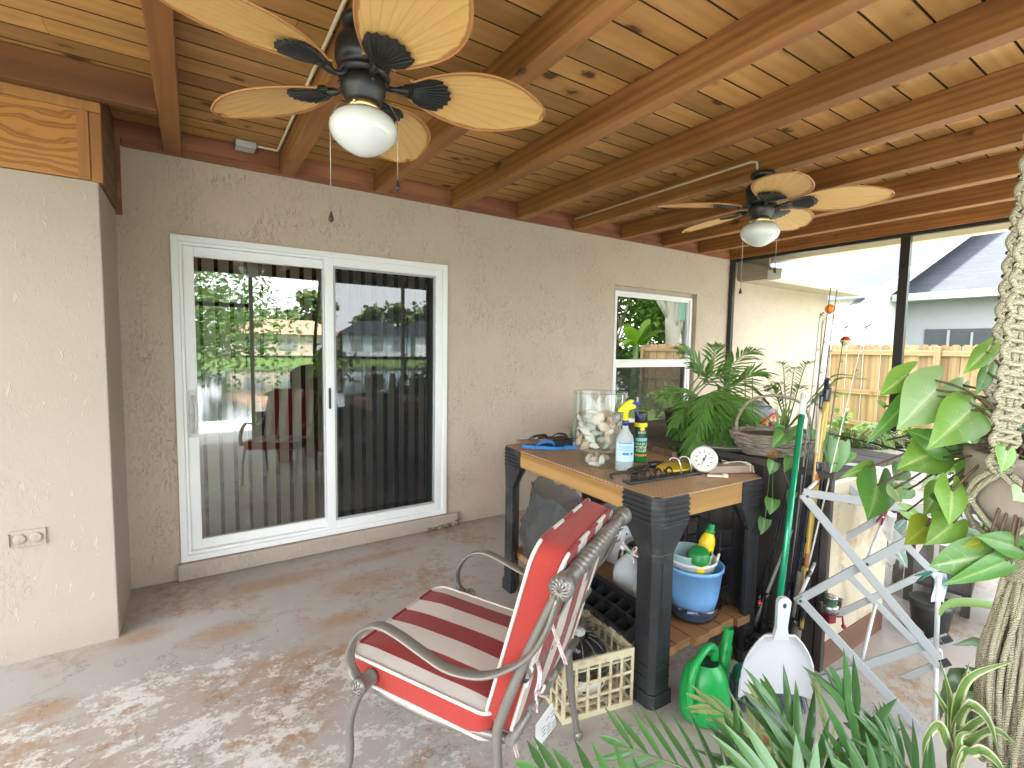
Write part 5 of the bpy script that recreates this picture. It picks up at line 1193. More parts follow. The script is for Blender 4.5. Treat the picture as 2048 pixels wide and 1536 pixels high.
reel('spinning reel with green line and silver spool by the drying rack',(1660,1212),2.20,(sm('line_green',(.04,.13,.07),.5),M_slv,sm('reel_brown',(.045,.03,.027),.3,coat=.3),sm('reel_maroon',(.25,.02,.03),.35)),1.0,.2)
reel('black reel with red gear box among the dark rod grips',(1545,1262),2.34,(M_blk,M_rb,M_rb,M_fr1),.8,-.5)
reel('all black reel lowest at the left of the rod bundle',(1512,1285),2.33,(M_blk,M_rb,M_rb,M_rb),.8,.9)
# ================================================================ accordion drying rack
M_rk=sm('pale_grey_rack',(.38,.405,.415),.45,.06,5,.03,60)
M_rkw=sm('white_rack_dowel',(.66,.67,.68),.45,.05)
rk=thing('drying_rack','pale grey accordion drying rack standing unfolded beside the bar','drying rack',W(1700,1200,D=2.06))
O_=V(rk.location)
def FR(x,y): return W(x,y,D=2.13-(x-1600)/300*.22)-O_
def BK(x,y): return W(x,y,D=2.42-(x-1600)/300*.22)-O_
for a,e,f in (((1606,984),(1966,1040),FR),((1604,988),(1876,1318),FR),((1592,1204),(1820,1080),FR),((1598,1195),(1876,1500),FR),((1500,1408),(1900,1276),FR),
              ((1636,1088),(1895,1352),BK),((1652,1100),(1775,1028),BK),((1662,938),(1890,1170),BK),((1672,1232),(1892,1128),BK),((1590,1448),(1892,1322),BK),((1655,928),(1930,964),BK)):
    p,q=f(*a),f(*e); b=B(); w_=.034 if f is FR else .030
    if (a,e)==((1655,928),(1930,964)): w_=.041
    nrm=V((-.8,-.6,.1)); 
    off=nrm*(.006 if a[1]<e[1] else -.006)
    b.beam(p+off,q+off,w_,.011,nrm); 
    b.build('slat',M_rk if f is FR else M_rkw if w_>.04 else sm('grey_slat_back',(.40,.42,.43),.5,.06),rk,bevel=.0025)
for a,e in (((1608,987),(1662,935)),((1597,1198),(1644,1094)),((1733,1125),(1768,1035)),((1720,1335),(1752,1205)),((1880,1300),(1885,1340)),((1508,1404),(1600,1290))):
    b=B(); b.tube([FR(*a),BK(*e)],.0075,8); b.build('dowel',M_rkw,rk)
b=B(); b.tube([FR(1872,1300),FR(1878,1150)],.0085,8); b.build('dowel',M_rkw,rk)
b=B(); b.tube([FR(1868,1490),FR(1872,1335)],.0085,8); b.build('dowel',M_rkw,rk)
M_scr2=sm('dark_screw',(.06,.065,.07),.4,metal=.5)
for q,r in (((1698,1003),.0095),((1786,1020),.0105),((1733,1127),.006),((1720,1337),.006),((1614,992),.006),((1600,1200),.006),((1880,1284),.006)):
    b=B(); nrm=V((-.8,-.6,.1)).normalized(); b.lathe([(r,0),(r*.8,.003),(.001,.004)],14,place(FR(*q)+nrm*.0125,nrm)); b.build('screw_cap',M_scr2,rk)
for q in ((1893,1278),(1890,1326)):
    p=FR(*q); b=B(); b.box(0,(.024,.016,.034),M=place(p,(FR(1900,1276)-FR(1500,1408)),(0,0,1))); b.build('end_cap',M_scr2,rk,bevel=.002)
# rag rug folded over the top bars
t=Mt('rag_rug'); ob=t.n('Mapping',{'Vector':t.co(rot=(0,0,YAW)),'Scale':(3,26,26)}).outputs[0]; st=t.noise(ob,1.6,4,.6,.4)
c=t.ramp(st,[(.28,(.20,.30,.27)),(.36,(.66,.64,.60)),(.50,(.72,.70,.66)),(.56,(.66,.60,.56)),(.60,(.50,.14,.12)),(.65,(.68,.64,.60)),(.78,(.5,.42,.34))])
M_rag=t.fin(c,.9,t.bump(t.noise(t.co(scale=(1,1,1)),70,3),.6,.006),0,.1)
A=W(1782,1002,D=2.10); Bq=W(1935,1020,D=2.04); A2=W(1786,968,D=2.28); B2=W(1945,978,D=2.2)
b=B()
def rug(u,v):
    p=A.lerp(Bq,u); q=A2.lerp(B2,u); s=p.lerp(q,v)
    s=s+V((0,0,.026*math.sin(PI*v)+.008*math.sin(u*9+v*5)+.012*NZ.noise(V((u*7,v*9,2)))))
    if v<.12: s+=V((0,0,-.035*(1-v/.12)))
    if v>.88: s+=V((0,0,-.05*(v-.88)/.12))
    return s
b.grid(rug,26,22)
b.grid(lambda u,v:rug(u,v)+V((0,0,-.014)),26,22)
tag(b.build('rag_rug',M_rag),'rag rug striped red, white and green folded over the rack top','rug')
b=B(); A3=W(1768,1030,D=2.12)
def fr(u,v):
    p=W(1772+18*u,1035+(95-30*abs(u-.5))*v,D=2.12); return p+V((.006*math.sin(v*14+u*3),.012*math.sin(u*7+v*6),0))
b.grid(fr,10,16); tag(b.build('hanging_rag',sm('pale_rag',(.50,.47,.44),.95,.2,30,.6,80,.006,dirt=(.4,.18,.16),ds=8)),'pale fringed rag hanging down from the rack top rail','rag')
b=B()
def fr2(u,v):
    p=W(1880-14+26*u+4*math.sin(v*5),1148+(58)*v,D=1.92); return p+V((.008*math.sin(u*9),.016*math.sin(u*3.1),0))
b.grid(fr2,10,14); tag(b.build('white_cloth',sm('white_cotton',(.74,.76,.78),.95,.05,20,.5,60,.005,dirt=(.1,.2,.3),ds=14)),'small white cloth tied round the thin upright of the rack','cloth')
def peg(label,px,D,mat,ang):
    o=thing('clothes_peg',label,'clothes peg',W(*px,D=D),0); M=place((0,0,0),-fw,rt)@MX.Rotation(ang,4,'Z')
    for s in (-1,1):
        b=B(); b.poly([(-.038,.003*s+.010*s),(-.038,.013*s),(-.012,.010*s),(.035,.004*s),(.035,.0005*s),(-.005,.002*s)],.009,M); b.build('jaw',mat,o,bevel=.001)
    b=B(); b.tube([M@V((-.004,0,-.006)),M@V((-.004,0,.006))],.004,8); b.build('spring',M_slv,o)
peg('maroon clothes peg clipping the pale rag to the rack',(1766,1032),2.09,sm('peg_maroon',(.22,.02,.06),.4),R(60))
peg('green clothes peg on the back slat of the rack',(1848,1150),2.05,sm('peg_green',(.01,.16,.10),.4),R(24))
peg('wooden clothes peg dropped on the lower slat',(1832,1256),2.0,M_gw,R(-35))
# ================================================================ things on the bar
q=W(1545,912,Z=ZB)
bs=thing('wicker_basket','weathered wicker basket with a tall hoop handle on the bar','basket',(q.x+.07,q.y+.04,ZB+.001),R(-33))
t=Mt('weathered_wicker'); ob=t.co(); z=t.n('SeparateXYZ',{0:ob}).outputs[2]
wn=t.noise(t.co((1,1,6)),16,5,.65); c=t.ramp(wn,[(.3,(.10,.075,.055)),(.5,(.27,.22,.17)),(.65,(.40,.35,.29)),(.78,(.30,.12,.08))])
M_wick=t.fin(c,.8,t.bump(wn,.8,.012),0,.2)
def wl(a,z): return 1+.03*math.sin(a*22+(int(z*60)%2)*PI)
b=B(); 
for k in range(8):
    z=.006+k*.0145; r=.115+.055*math.sin(min(1,k/8)*1.5)
    pts=[]; n=72
    for i in range(n+1):
        a=2*PI*i/n; rr=r*(1+.022*math.sin(a*15+(k%2)*PI))+.006*NZ.noise(V((math.cos(a)*3,math.sin(a)*3,k))); pts.append((1.25*rr*math.cos(a),rr*math.sin(a),z+.005*NZ.noise(V((math.cos(a)*2,math.sin(a)*2,k+9)))))
    b.tube(pts,.0085,7,caps=False)
b.lathe([(.001,.004),(.11,.004),(.15,.06),(.158,.115)],30,MX.Diagonal((1.25,1,1,1)))
b.build('bowl',M_wick,bs)
b=B(); b.tube(curve([(-.195,0,.10),(-.19,0,.19),(-.13,.0,.275),(0,0,.305),(.13,0,.27),(.185,0,.19),(.195,0,.10)],30),[.007+.0012*(i%2) for i in range(31)],8); b.build('handle',M_wick,bs)
b=B(); b.lathe([(.14,.095),(.10,.104),(.001,.108)],24,MX.Diagonal((1.25,1,1,1))); b.build('soil',sm('mossy_soil',(.08,.055,.04),.95,.5,40,.9,50,.01),bs)
M_spk=leaf('spiky_leaf',(.12,.22,.07),(.20,.30,.10),.4,.25)
rq=random.Random(5)
pl=thing('sprouting_onion','spiky green sprouts growing in the wicker basket','plant',(bs.location.x-.0,bs.location.y-.03,ZB+.108))
b=B(); 
for k in range(14):
    a=rq.uniform(0,6.28); e=R(rq.uniform(40,85)); L=rq.uniform(.10,.22); d=V((math.cos(a)*math.cos(e),math.sin(a)*math.cos(e),math.sin(e)))
    b.strip([d*L*s+V((0,0,-.03*s*s)) for s in (0,.3,.6,.85,1)],V((-math.sin(a),math.cos(a),0)),[.007,.0075,.006,.004,.0008],fold=.4)
b.build('leaves',M_spk,pl)
b=B(); b.ball((0,0,0),.016,10,8,sc=(1,1,1.5)); b.build('bulb',sm('bulb_skin',(.5,.36,.15),.5),pl)
# chips bag: crumpled printed foil
t=Mt('printed_foil'); ob=t.co(); f=t.noise(ob,9,2,.4); c=t.ramp(f,[(.34,(.62,.03,.03)),(.44,(.75,.32,.03)),(.50,(.72,.70,.68)),(.56,(.55,.03,.04)),(.64,(.05,.12,.35))],'CONSTANT')
M_foil=t.fin(c,.25,t.bump(t.noise(ob,30,4),.8,.01),0,.5,.3)
b=B(); q=V((bs.location.x+.05,bs.location.y+.035,ZB+.15))
b.grid(lambda u,v:q+V((.09*(u-.5)*2*.8+.02*NZ.noise(V((u*4,v*4,1))),.05*(v-.5)+.02*NZ.noise(V((u*5,v*5,4))),.05*math.sin(PI*u)*math.sin(PI*v)+.025*NZ.noise(V((u*6,v*6,7))))),14,14)
tag(b.build('snack_packet',M_foil),'crumpled red, white and blue snack packet in the wicker basket','packet')
# white frame like tray on the counter
q=W(1462,900,Z=ZB); o=thing('metal_tray','dull grey oval tray on the bar counter under the palm','tray',(q.x+.02,q.y+.02,ZB+.001),R(-30))
b=B(); b.lathe([(.001,.002),(.10,.002),(.125,.02),(.13,.02),(.13,.024),(.12,.023),(.098,.007),(.001,.007)],36,MX.Diagonal((1.3,.8,1,1))); b.build('dish',sm('dull_grey',(.34,.33,.32),.5,.1),o)
# dark grey grill hood behind
q=W(1610,890,D=3.1); g_=thing('grill_hood','dark grey barbecue hood standing behind the wicker basket','grill',(3.55,-1.55,0))
b=B(); n=14; pr_=[(-.28,.0)]+[(.28*-math.cos(PI*i/n),.26*math.sin(PI*i/n)**.75) for i in range(1,n)]+[(.28,0)]
Mg=MX.Translation((0,0,.88))@place((0,0,0),(.98,.2,0),(-.2,.98,0))
b.poly([(p[0],p[1]) for p in pr_],.72,Mg,smooth=True); b.build('lid',sm('dark_enamel',(.05,.05,.062),.35,.12),g_,bevel=.01)
b=B(); b.box((0,0,.80),(.66,.5,.14),rz=R(11)); b.build('fire_box',M_resin,g_,bevel=.008)
for sx in (-.28,.28):
    for sy in (-.2,.2):
        b=B(); b.bx((sx-.02,sy-.02,0),(sx+.02,sy+.02,.73)); b.build('leg',M_resin,g_)
# tubular chair behind the bench
M_tb=sm('bronze_tube',(.25,.19,.11),.35,.08,metal=.5)
tc=thing('tube_chair','bronze tube lawn chair standing behind the workbench under the window','chair',(3.55,-.62,0),0)
for x in (-.27,.27):
    b=B(); b.tube(curve([(x,.22,0),(x,.20,.35),(x,.18,.58),(x,.12,.66),(x,-.05,.665),(x,-.22,.66),(x,-.28,.60),(x,-.28,.3),(x,-.28,0)],40),.0135,10); b.build('leg',M_tb,tc)
b=B(); b.tube([(-.27,.18,.40),(.27,.18,.40)],.012,8); b.tube([(-.27,-.26,.42),(.27,-.26,.42)],.012,8); b.tube(curve([(-.25,.2,.40),(-.25,.30,.62),(-.22,.36,.85),(0,.37,.88),(.22,.36,.85),(.25,.30,.62),(.25,.2,.40)],30),.012,8); b.build('frame',M_tb,tc)
b=B(); b.grid(lambda u,v:V((-.26+.52*u,-.26+.44*v,.415-.02*math.sin(PI*u))),6,6); b.build('seat',sm('brown_mesh',(.16,.10,.07),.8),tc)
b=B(); b.grid(lambda u,v:V((-.24+.48*u,.22+.14*v,.44+.42*v-.0)),6,6); b.build('backrest',sm('brown_mesh_back',(.16,.10,.07),.8),tc)
# planter box with spider plants, behind the rack
M_pbx=sm('grey_planter_wood',(.36,.34,.31),.8,.15,6,.2,40,dirt=(.2,.16,.13))
q=W(1760,940,D=3.0)
px_=thing('planter_box','grey weathered planter box of spider plants behind the drying rack','planter',(q.x,q.y,0),R(-20))
b=B(); 
for y0,y1 in ((-.13,-.108),(.108,.13)): b.bx((-.36,y0,.74),(.36,y1,.94))
for x0,x1 in ((-.36,-.338),(.338,.36)): b.bx((x0,-.1079,.74),(x1,.1079,.94))
b.bx((-.338,-.1075,.74),(.338,.1075,.76)); b.build('box',M_pbx,px_,bevel=.003)
for sx in (-.33,.33):
    for sy in (-.1,.1):
        b=B(); b.bx((sx-.02,sy-.02,0),(sx+.02,sy+.02,.739)); b.build('leg',M_pbx,px_)
b=B(); b.box((0,0,.90),(.67,.21,.02)); b.build('soil',sm('planter_soil',(.06,.045,.03),.95,.4,40,.8,60,.01),px_)
t=Mt('spider_leaf'); e=t.n('Attribute',attribute_name='edge').outputs['Fac']
c=t.mix(t.ramp(e,[(.25,0),(.4,1)]),(.50,.52,.22),(.10,.22,.05)); dd_=t.n('BsdfPrincipled',{'Base Color':c,'Roughness':.4}); M_spd=t.surf(t.n('MixShader',{0:.25,1:dd_.outputs[0],2:t.n('BsdfTranslucent',{'Color':c}).outputs[0]}).outputs[0])
def spider(name,label,loc,n,L,mat,parent_group=None,w=.009,emin=25,emax=80,droop=.5):
    o=thing(name,label,'plant',loc,0,parent_group); b=B(); ed=[]
    for k in range(n):
        a=rq.uniform(0,6.28); e=R(rq.uniform(emin,emax)); l=L*rq.uniform(.6,1.1); d=V((math.cos(a)*math.cos(e),math.sin(a)*math.cos(e),math.sin(e)))
        pts=[d*l*s+V((0,0,-droop*l*s*s*s*1.3)) for s in (0,.2,.4,.6,.8,1)]
        b.strip(pts,V((-math.sin(a),math.cos(a),0)),[w*.8,w,w,w*.85,w*.55,.0006],fold=.3); ed+=[1,0,1]*6
    b.build('leaves',mat,o,attr=ed); return o
for i,(dx,lab) in enumerate(((-.24,'striped spider plant at the rod end of the grey planter box'),(0,'striped spider plant in the middle of the grey planter box'),(.24,'striped spider plant at the far end of the grey planter box'))):
    v=V((dx,0,.915)); v.rotate(MX.Rotation(R(-20),3,'Z')); spider('spider_plant',lab,V((q.x,q.y,0))+v,60,.30,M_spd,'spider plants in the planter box')
# ================================================================ plants
M_palm=leaf('palm_leaf',(.07,.19,.035),(.13,.28,.06),.36,.28,.35,6,.15)
M_palmd=leaf('palm_leaf_deep',(.04,.125,.038),(.095,.215,.065),.30,.24,.5,6,.3)
M_palmy=leaf('palm_leaf_pale',(.24,.30,.11),(.32,.36,.16),.45,.35,.25,6)
M_stem=sm('palm_stem',(.12,.18,.06),.45,.2)
rp=random.Random(21)
def frond(b,st,pts,n=14,L=.18,w=.014,view=None,ang=52,droop=.25,start=.18,both=True,fold=.25,lift=.0,env=None,seg=6):
    """pinnate leaf: st collects the rachis, b the leaflets"""
    P=curve(pts,40); st.tube(P,[.0042*(1-.7*i/40)+.0008 for i in range(41)],6)
    for k in range(n):
        u=start+(1-start)*(k+.5)/n
        for s in (-1,1) if both else (1,):
            f=min(39.99,(u+.008*s+rp.uniform(-.008,.008))*40); i=int(f); p=P[i].lerp(P[i+1],f-i); t=(P[i+1]-P[i]).normalized()
            vw=view if view is not None else V((0,0,1)); sd=t.cross(vw).normalized()*s
            a=R(ang-22*u+rp.uniform(-6,6)); d=t*math.cos(a)+sd*math.sin(a)+vw.normalized()*(lift+rp.uniform(-.16,.16))
            d.normalize(); e=(env(u) if env else (math.sin(PI*min(1,max(0,.16+.80*u)))**.7)); l=L*e*rp.uniform(.88,1.1)
            q=[p+d*l*x+V((0,0,-droop*l*x*x*rp.uniform(.8,1.2))) for x in [j/seg for j in range(seg+1)]]
            ww=w*(.6+.4*e)
            b.strip(q,d.cross(vw),[ww*h for h in ((.18,.75,1,.95,.72,.38,.02) if seg==6 else (.2,.9,1,.6,.02))],fold=fold,nrm=vw)
    # end leaflet
    t=(P[40]-P[38]).normalized(); l=L*.5; vw=view if view is not None else V((0,0,1))
    b.strip([P[40]+t*l*x+V((0,0,-droop*l*x*x)) for x in (0,.3,.6,.85,1)],t.cross(vw),[w*.2,w*.8,w*.8,w*.5,.0005],fold=fold)
# parlour palm on the bar
pm=thing('parlour_palm','bushy green parlour palm in a dark pot on the bar counter','palm plant',(2.94,-1.62,ZB+.001))
b=B(); b.lathe([(.001,0),(.075,0),(.10,.13),(.108,.135),(.108,.15),(.10,.15),(.09,.13),(.001,.125)],30); b.build('pot',sm('dark_pot',(.03,.028,.028),.5,.2),pm)
lb=B(); stb=B(); o_=V(pm.location)
def pp(x,y,D): return W(x,y,D=D)-o_
root=V((0,0,.13))
for (mid,tip,Dm,Dt,n,L) in (((1405,800),(1330,790),3.0,2.85,16,.19),((1400,745),(1360,700),3.0,2.95,14,.17),((1425,740),(1430,690),3.1,3.2,14,.18),((1450,745),(1512,700),3.1,3.15,16,.20),((1470,770),(1530,745),3.05,3.0,16,.18),((1400,840),(1365,935),2.85,2.72,18,.13),((1440,820),(1500,905),2.85,2.70,18,.20),((1455,830),(1535,870),2.95,2.82,16,.19),((1400,800),(1345,850),2.9,2.75,16,.16),((1425,800),(1420,930),2.85,2.68,18,.17),((1440,790),(1470,735),3.15,3.35,14,.17),((1415,760),(1385,730),3.15,3.3,14,.16),((1430,830),(1460,940),2.8,2.66,16,.15),((1385,820),(1345,895),3.0,2.9,15,.14),((1445,800),(1490,800),3.2,3.35,14,.17),((1420,790),(1400,850),2.8,2.65,14,.16),((1455,800),(1515,840),2.85,2.75,14,.18),((1410,830),(1385,900),2.75,2.62,14,.15)):
    a=pp(*mid,Dm); e=pp(*tip,Dt); m0=root.lerp(a,.55)+V((0,0,.03)); v=(CP-V(pm.location)).normalized()*.7+V((0,0,.7))
    frond(lb,stb,[root,m0,a,a.lerp(e,.55)+V((0,0,.03)),e],n+2,L*.92,.0072,v,48,.25,.36)
lb.build('foliage',M_palm,pm); stb.build('stems',M_stem,pm)
b=B(); b.tube([pp(1490,735,3.0),pp(1491,900,3.0)],.0028,6); b.tube([pp(1505,755,3.0),pp(1505,880,3.0)],.0028,6); b.build('support_stake',sm('plant_stake',(.14,.06,.035),.6),pm)
# foreground palms, standing in pots below the picture's edge
V0=-fw*.85+up*.35
def gpalm(name,label,base,fr,mat,potr=.11,stem=M_stem):
    """base: pot position on the floor; fr: fronds as pixel paths with depth"""
    o=thing(name,label,'palm plant',base); o_=V(base); lb=B(); sb=B()
    for path,n,L,w,ang,dr,kw in fr:
        P=[W(x,y,D=D)-o_ for x,y,D in path]; r0=V((0,0,.26)); 
        sb.tube(curve([r0,r0.lerp(P[0],.5)+V((0,0,.06)),P[0]],10),.0052,6)
        frond(lb,sb,P,n,L,w,V0+V((rp.uniform(-.5,.5),rp.uniform(-.4,.4),rp.uniform(-.2,.5))),ang,dr,kw.get('start',.05),fold=kw.get('fold',.34),env=kw.get('env'))
    b=B(); b.lathe([(.001,0),(potr*.75,0),(potr,.23),(potr*1.06,.235),(potr*1.06,.26),(potr*.97,.26),(potr*.9,.22),(.001,.215)],32); b.build('pot',sm('terracotta_pot',(.36,.15,.08),.8,.1),o)
    lb.build('foliage',mat,o); sb.build('stems',stem,o); return o
ev=lambda u:.45+.55*math.sin(PI*min(1,.25+.6*u))
gpalm('palm_plant','large foreground palm with long glossy deep green leaflets at lower right',(1.62,-3.13,0),(
    ([(1716,1610,1.02),(1714,1530,1.05),(1718,1470,1.08),(1690,1400,1.10)],6,.165,.0125,46,.10,{'env':ev}),
    ([(1640,1640,1.0),(1620,1560,1.04),(1590,1490,1.08),(1560,1430,1.12)],6,.165,.0115,38,.08,{'env':ev}),
    ([(1850,1650,1.0),(1830,1580,1.02),(1800,1530,1.04),(1780,1490,1.06)],5,.135,.0105,42,.12,{'env':ev}),
    ([(1760,1660,.95),(1690,1600,.98),(1600,1560,1.02),(1530,1545,1.05)],6,.145,.0115,58,.02,{'env':ev}),
    ([(1560,1660,1.1),(1530,1590,1.14),(1490,1530,1.18),(1470,1480,1.2)],6,.13,.0095,46,.12,{'env':ev}),
    ([(1900,1660,1.0),(1850,1580,1.04),(1800,1520,1.08),(1745,1480,1.1)],6,.13,.0105,48,.12,{'env':ev}),
    ([(1640,1650,.95),(1580,1590,.97),(1510,1560,1.0)],5,.14,.0115,54,.05,{'env':ev}),
    ([(1800,1660,.93),(1760,1610,.95),(1720,1570,.96)],5,.14,.0115,54,.08,{'env':ev})),M_palmd,.12)
gpalm('palm_plant','low foreground palm whose leaflets rise from the bottom edge left of the large palm',(1.26,-2.98,0),(
    ([(1500,1620,1.05),(1440,1565,1.1),(1350,1530,1.15),(1255,1495,1.2)],9,.15,.0095,52,-.05,{'env':ev}),
    ([(1380,1660,1.0),(1280,1610,1.04),(1170,1570,1.08),(1075,1540,1.12)],8,.11,.0115,56,-.05,{'env':ev})),M_palmd,.10)
gpalm('palm_plant','thin palm with faded yellowish leaflets in front of the watering can',(1.75,-2.86,0),(
    ([(1580,1600,1.38),(1540,1520,1.40),(1490,1455,1.42),(1410,1405,1.45)],9,.12,.0075,42,.15,{'env':ev}),
    ([(1600,1580,1.38),(1565,1500,1.40),(1535,1440,1.42),(1512,1390,1.45)],6,.09,.0075,40,.2,{'env':ev}),
    ([(1660,1580,1.40),(1655,1500,1.42),(1645,1430,1.44),(1632,1380,1.46)],6,.11,.0085,34,.1,{'env':ev})),M_palmy,.09)
# ---- macrame hanger with arrowhead plant
M_rope=Mt('macrame_cord'); ob=M_rope.co(); tw_=M_rope.n('TexWave',{'Vector':ob,'Scale':110,'Distortion':2.5,'Detail':2},bands_direction='DIAGONAL').outputs['Fac']
c=M_rope.mix(M_rope.noise(ob,18,4),(.40,.36,.25),(.56,.52,.39)); c=M_rope.mix(M_rope.math('MULTIPLY',tw_,.35),c,(.20,.17,.10))
M_rope=M_rope.fin(c,.9,M_rope.bump(M_rope.math('ADD',tw_,M_rope.noise(ob,90,3)),.7,.004),0,.15)
pc=W(2072,965,D=1.06); pc=V(pc)
mh=thing('macrame_hanger','thick knotted beige macrame plant hanger with a long tassel at the right edge','plant hanger',pc)
top=V((pc.x+.005,pc.y+.0,ZR))-pc
PR=.118
def sinnet(b,path,w=.022,pitch=.050):
    P=curve(path,160); tot=sum((P[i+1]-P[i]).length for i in range(160)); n=int(tot/pitch)
    ax=None
    def at(u):
        f=max(0,min(159.999,u*160)); i=int(f); return P[i].lerp(P[i+1],f-i),(P[i+1]-P[i]).normalized()
    vw=(-fw)
    for k in range(n):
        for sub in range(3):
            p,t=at((k+.12+sub*.21)/n); s=t.cross(vw).normalized(); q=s.cross(t); tl=(.32 if sub%2 else -.32)
            ring=[]
            for j in range(13):
                a=2*PI*j/12; ring.append(p+s*(w*1.12*math.cos(a))+q*(.0085*math.sin(a))+t*(tl*w*math.cos(a)+.003*math.sin(2*a)))
            b.tube(ring,.0050*(1+.12*math.sin(k*3+sub)),7,caps=False)
        # side loops of the square knot
        for sd in (-1,1):
            p0,t=at((k+.05)/n); p1,_=at((k+.5)/n); p2,_=at((k+.95)/n); s=t.cross(vw).normalized()
            b.tube(curve([p0+s*sd*w*.6,p1+s*sd*w*1.28,p2+s*sd*w*.6],8),.0058,7)
    for sd in (-.55,-.15,.2,.6):
        b.tube([at(i/90)[0]+at(i/90)[1].cross(vw).normalized()*w*(sd+.10*math.sin(i*.9+sd*9)) for i in range(91)],.0045,6)
def cordpath(b,pts,r=.0058): b.tube(curve(pts,16),r,7)
arms=[200,320,80]   # directions round the pot in camera terms
camx=V((math.cos(YAW),-math.sin(YAW),0)); camy=V((math.sin(YAW),math.cos(YAW),0))
def rimp(a,r=PR*1.04,z=.0): return camx*(r*math.cos(R(a)))+camy*(r*math.sin(R(a)))+V((0,0,z))
for a in arms:
    b=B(); e=rimp(a,PR*1.12,.03)
    sinnet(b,[top+rimp(a,.012,-.02),top.lerp(e,.35)+rimp(a,.012),top.lerp(e,.7)+rimp(a,.015),e])
    b.build('knotted_arm',M_rope,mh)
b=B()
gz_=-.165
for i,a in enumerate((200,260,320,20,80,140)):
    e=rimp(a if a in arms else a,PR*1.10,.03)
    for da in (-30,30):
        src=a if a in arms else None
        if a in arms:
            cordpath(b,[rimp(a,PR*1.12,.03),rimp(a+da*.5,PR*1.10,-.005),rimp(a+da,PR*1.03,-.045)])
            cordpath(b,[rimp(a+da*.25,PR*1.12,.03),rimp(a+da*.7,PR*1.11,-.0),rimp(a+da*1.1,PR*1.05,-.04)])
    for da in (-30,30):
        cordpath(b,[rimp(a+da,PR*1.03,-.045),rimp(a+da*.5,PR*.92,-.085),rimp(a,PR*.72,-.120),rimp(a,PR*.3,-.15),V((0,0,gz_))])
    b.ball(rimp(a+30,PR*1.05,-.045),.0125,8,6); b.ball(rimp(a,PR*.78,-.115),.011,8,6)
b.build('net',M_rope,mh)
b=B()
for k in range(5): 
    b.tube([V((.03*math.cos(2*PI*j/14),.03*math.sin(2*PI*j/14),gz_-.005-k*.011+.004*math.sin(j))) for j in range(15)],.0075,7,caps=False)
b.ball((0,0,gz_-.025),.027,12,8,sc=(1,1,1.3)); b.build('gathering_knot',M_rope,mh)
b=B(); rm=random.Random(4)
for i in range(74):
    a=rm.uniform(0,2*PI); rr=math.sqrt(rm.random()); L=.40+.06*rm.random(); r1=.028*rr; r2=.056*rr+.004
    w1=rm.uniform(-.010,.010); w2=rm.uniform(-.010,.010)
    d=V((math.cos(a),math.sin(a),0)); P=[V((0,0,gz_-.04))+d*(r1+(r2-r1)*min(1,x*2.2)**.7)+V((w1*math.sin(x*6+i),w2*math.cos(x*5+i),-L*x)) for x in [j/14 for j in range(15)]]
    b.tube(P,.0052+.0012*rm.random(),6)
b.build('tassel',M_rope,mh)
# pot
ppot=thing('hanging_pot','taupe round pot held in the macrame hanger','pot',pc)
b=B(); b.lathe([(.001,-.135),(.05,-.133),(.085,-.10),(.108,-.05),(.114,.0),(.116,.04),(.121,.045),(.121,.062),(.112,.062),(.104,.03),(.001,.02)],40); b.build('pot',sm('taupe_glaze',(.29,.24,.20),.55,.08,5,.05,60),ppot)
b=B(); b.lathe([(.11,.035),(.05,.045),(.001,.046)],20); b.build('soil',sm('pot_soil',(.05,.035,.025),.95,.4,40,.8,60,.01),ppot)
# arrowhead leaves
M_arr=leaf('arrowhead_leaf',(.16,.32,.045),(.22,.40,.07),.36,.34,.30,14,.1,vein=(.50,.60,.26))
M_arr2=leaf('arrowhead_leaf_dark',(.06,.18,.03),(.11,.26,.05),.36,.25,.25,14,.15,vein=(.28,.42,.14))
M_arrp=leaf('arrowhead_leaf_pale',(.26,.42,.16),(.36,.50,.24),.38,.35,.2,14,.1,vein=(.62,.70,.45))
M_arry=leaf('arrowhead_leaf_yellow',(.34,.36,.035),(.24,.33,.04),.4,.38,.2,10,vein=(.5,.5,.14))
M_var=leaf('variegated_leaf',(.09,.21,.05),(.13,.26,.07),.36,.25,.2,14,.1,vein=(.5,.58,.36))
def aleaf(b,ed,att,tip,wid,ear=.42,nrm=None,curl=.14,fold=.18,wave=.0):
    att,tip=V(att),V(tip); x=tip-att; L=x.length; x.normalize(); n=V(nrm) if nrm is not None else -fw+up*.35
    y=n.cross(x).normalized(); n=x.cross(y)
    bd=[(0,0),(-.10,.10),(-ear*.85,.20),(-ear,.42),(-ear*.78,.62),(-.18,.86),(.02,1.0),(.22,.98),(.45,.78),(.68,.48),(.87,.18),(1,0)] if ear>.05 else [(0,0),(-.03,.22),(-.05,.5),(.02,.78),(.15,.95),(.32,1),(.5,.9),(.68,.68),(.84,.38),(.94,.15),(1,0)]
    C_=curve([V((p[0]*L,p[1]*wid,0)) for p in bd],44)
    for s in (-1,1):
        m=9; vs=[]; k0=len(b.v)
        for i,p in enumerate(C_):
            u=i/44; mid=V((max(0,(u-.30)/.70)*L if ear>.05 else u*L,0,0))
            for j in range(m+1):
                q=mid.lerp(p,j/m); f=j/m; rx=q.x/L; ry=abs(q.y)/max(wid,1e-4)
                z=fold*abs(q.y)-curl*L*(max(0,rx)**2)-.10*L*max(0,-rx)*1.0-.22*wid*ry*ry+wave*L*math.sin(u*14+s)*f
                vs.append(att+x*q.x+y*(q.y*s)+n*z)
                vein=min(f*1.6+.02,abs(((q.x/L*4.2-ry*1.1)%1)-.5)*2*1.0+.10*f+.08)
                ed.append(vein)
        fs=[(i*(m+1)+j,(i+1)*(m+1)+j,(i+1)*(m+1)+j+1,i*(m+1)+j+1) for i in range(44) for j in range(m)]
        b.add(vs,fs,0,True)
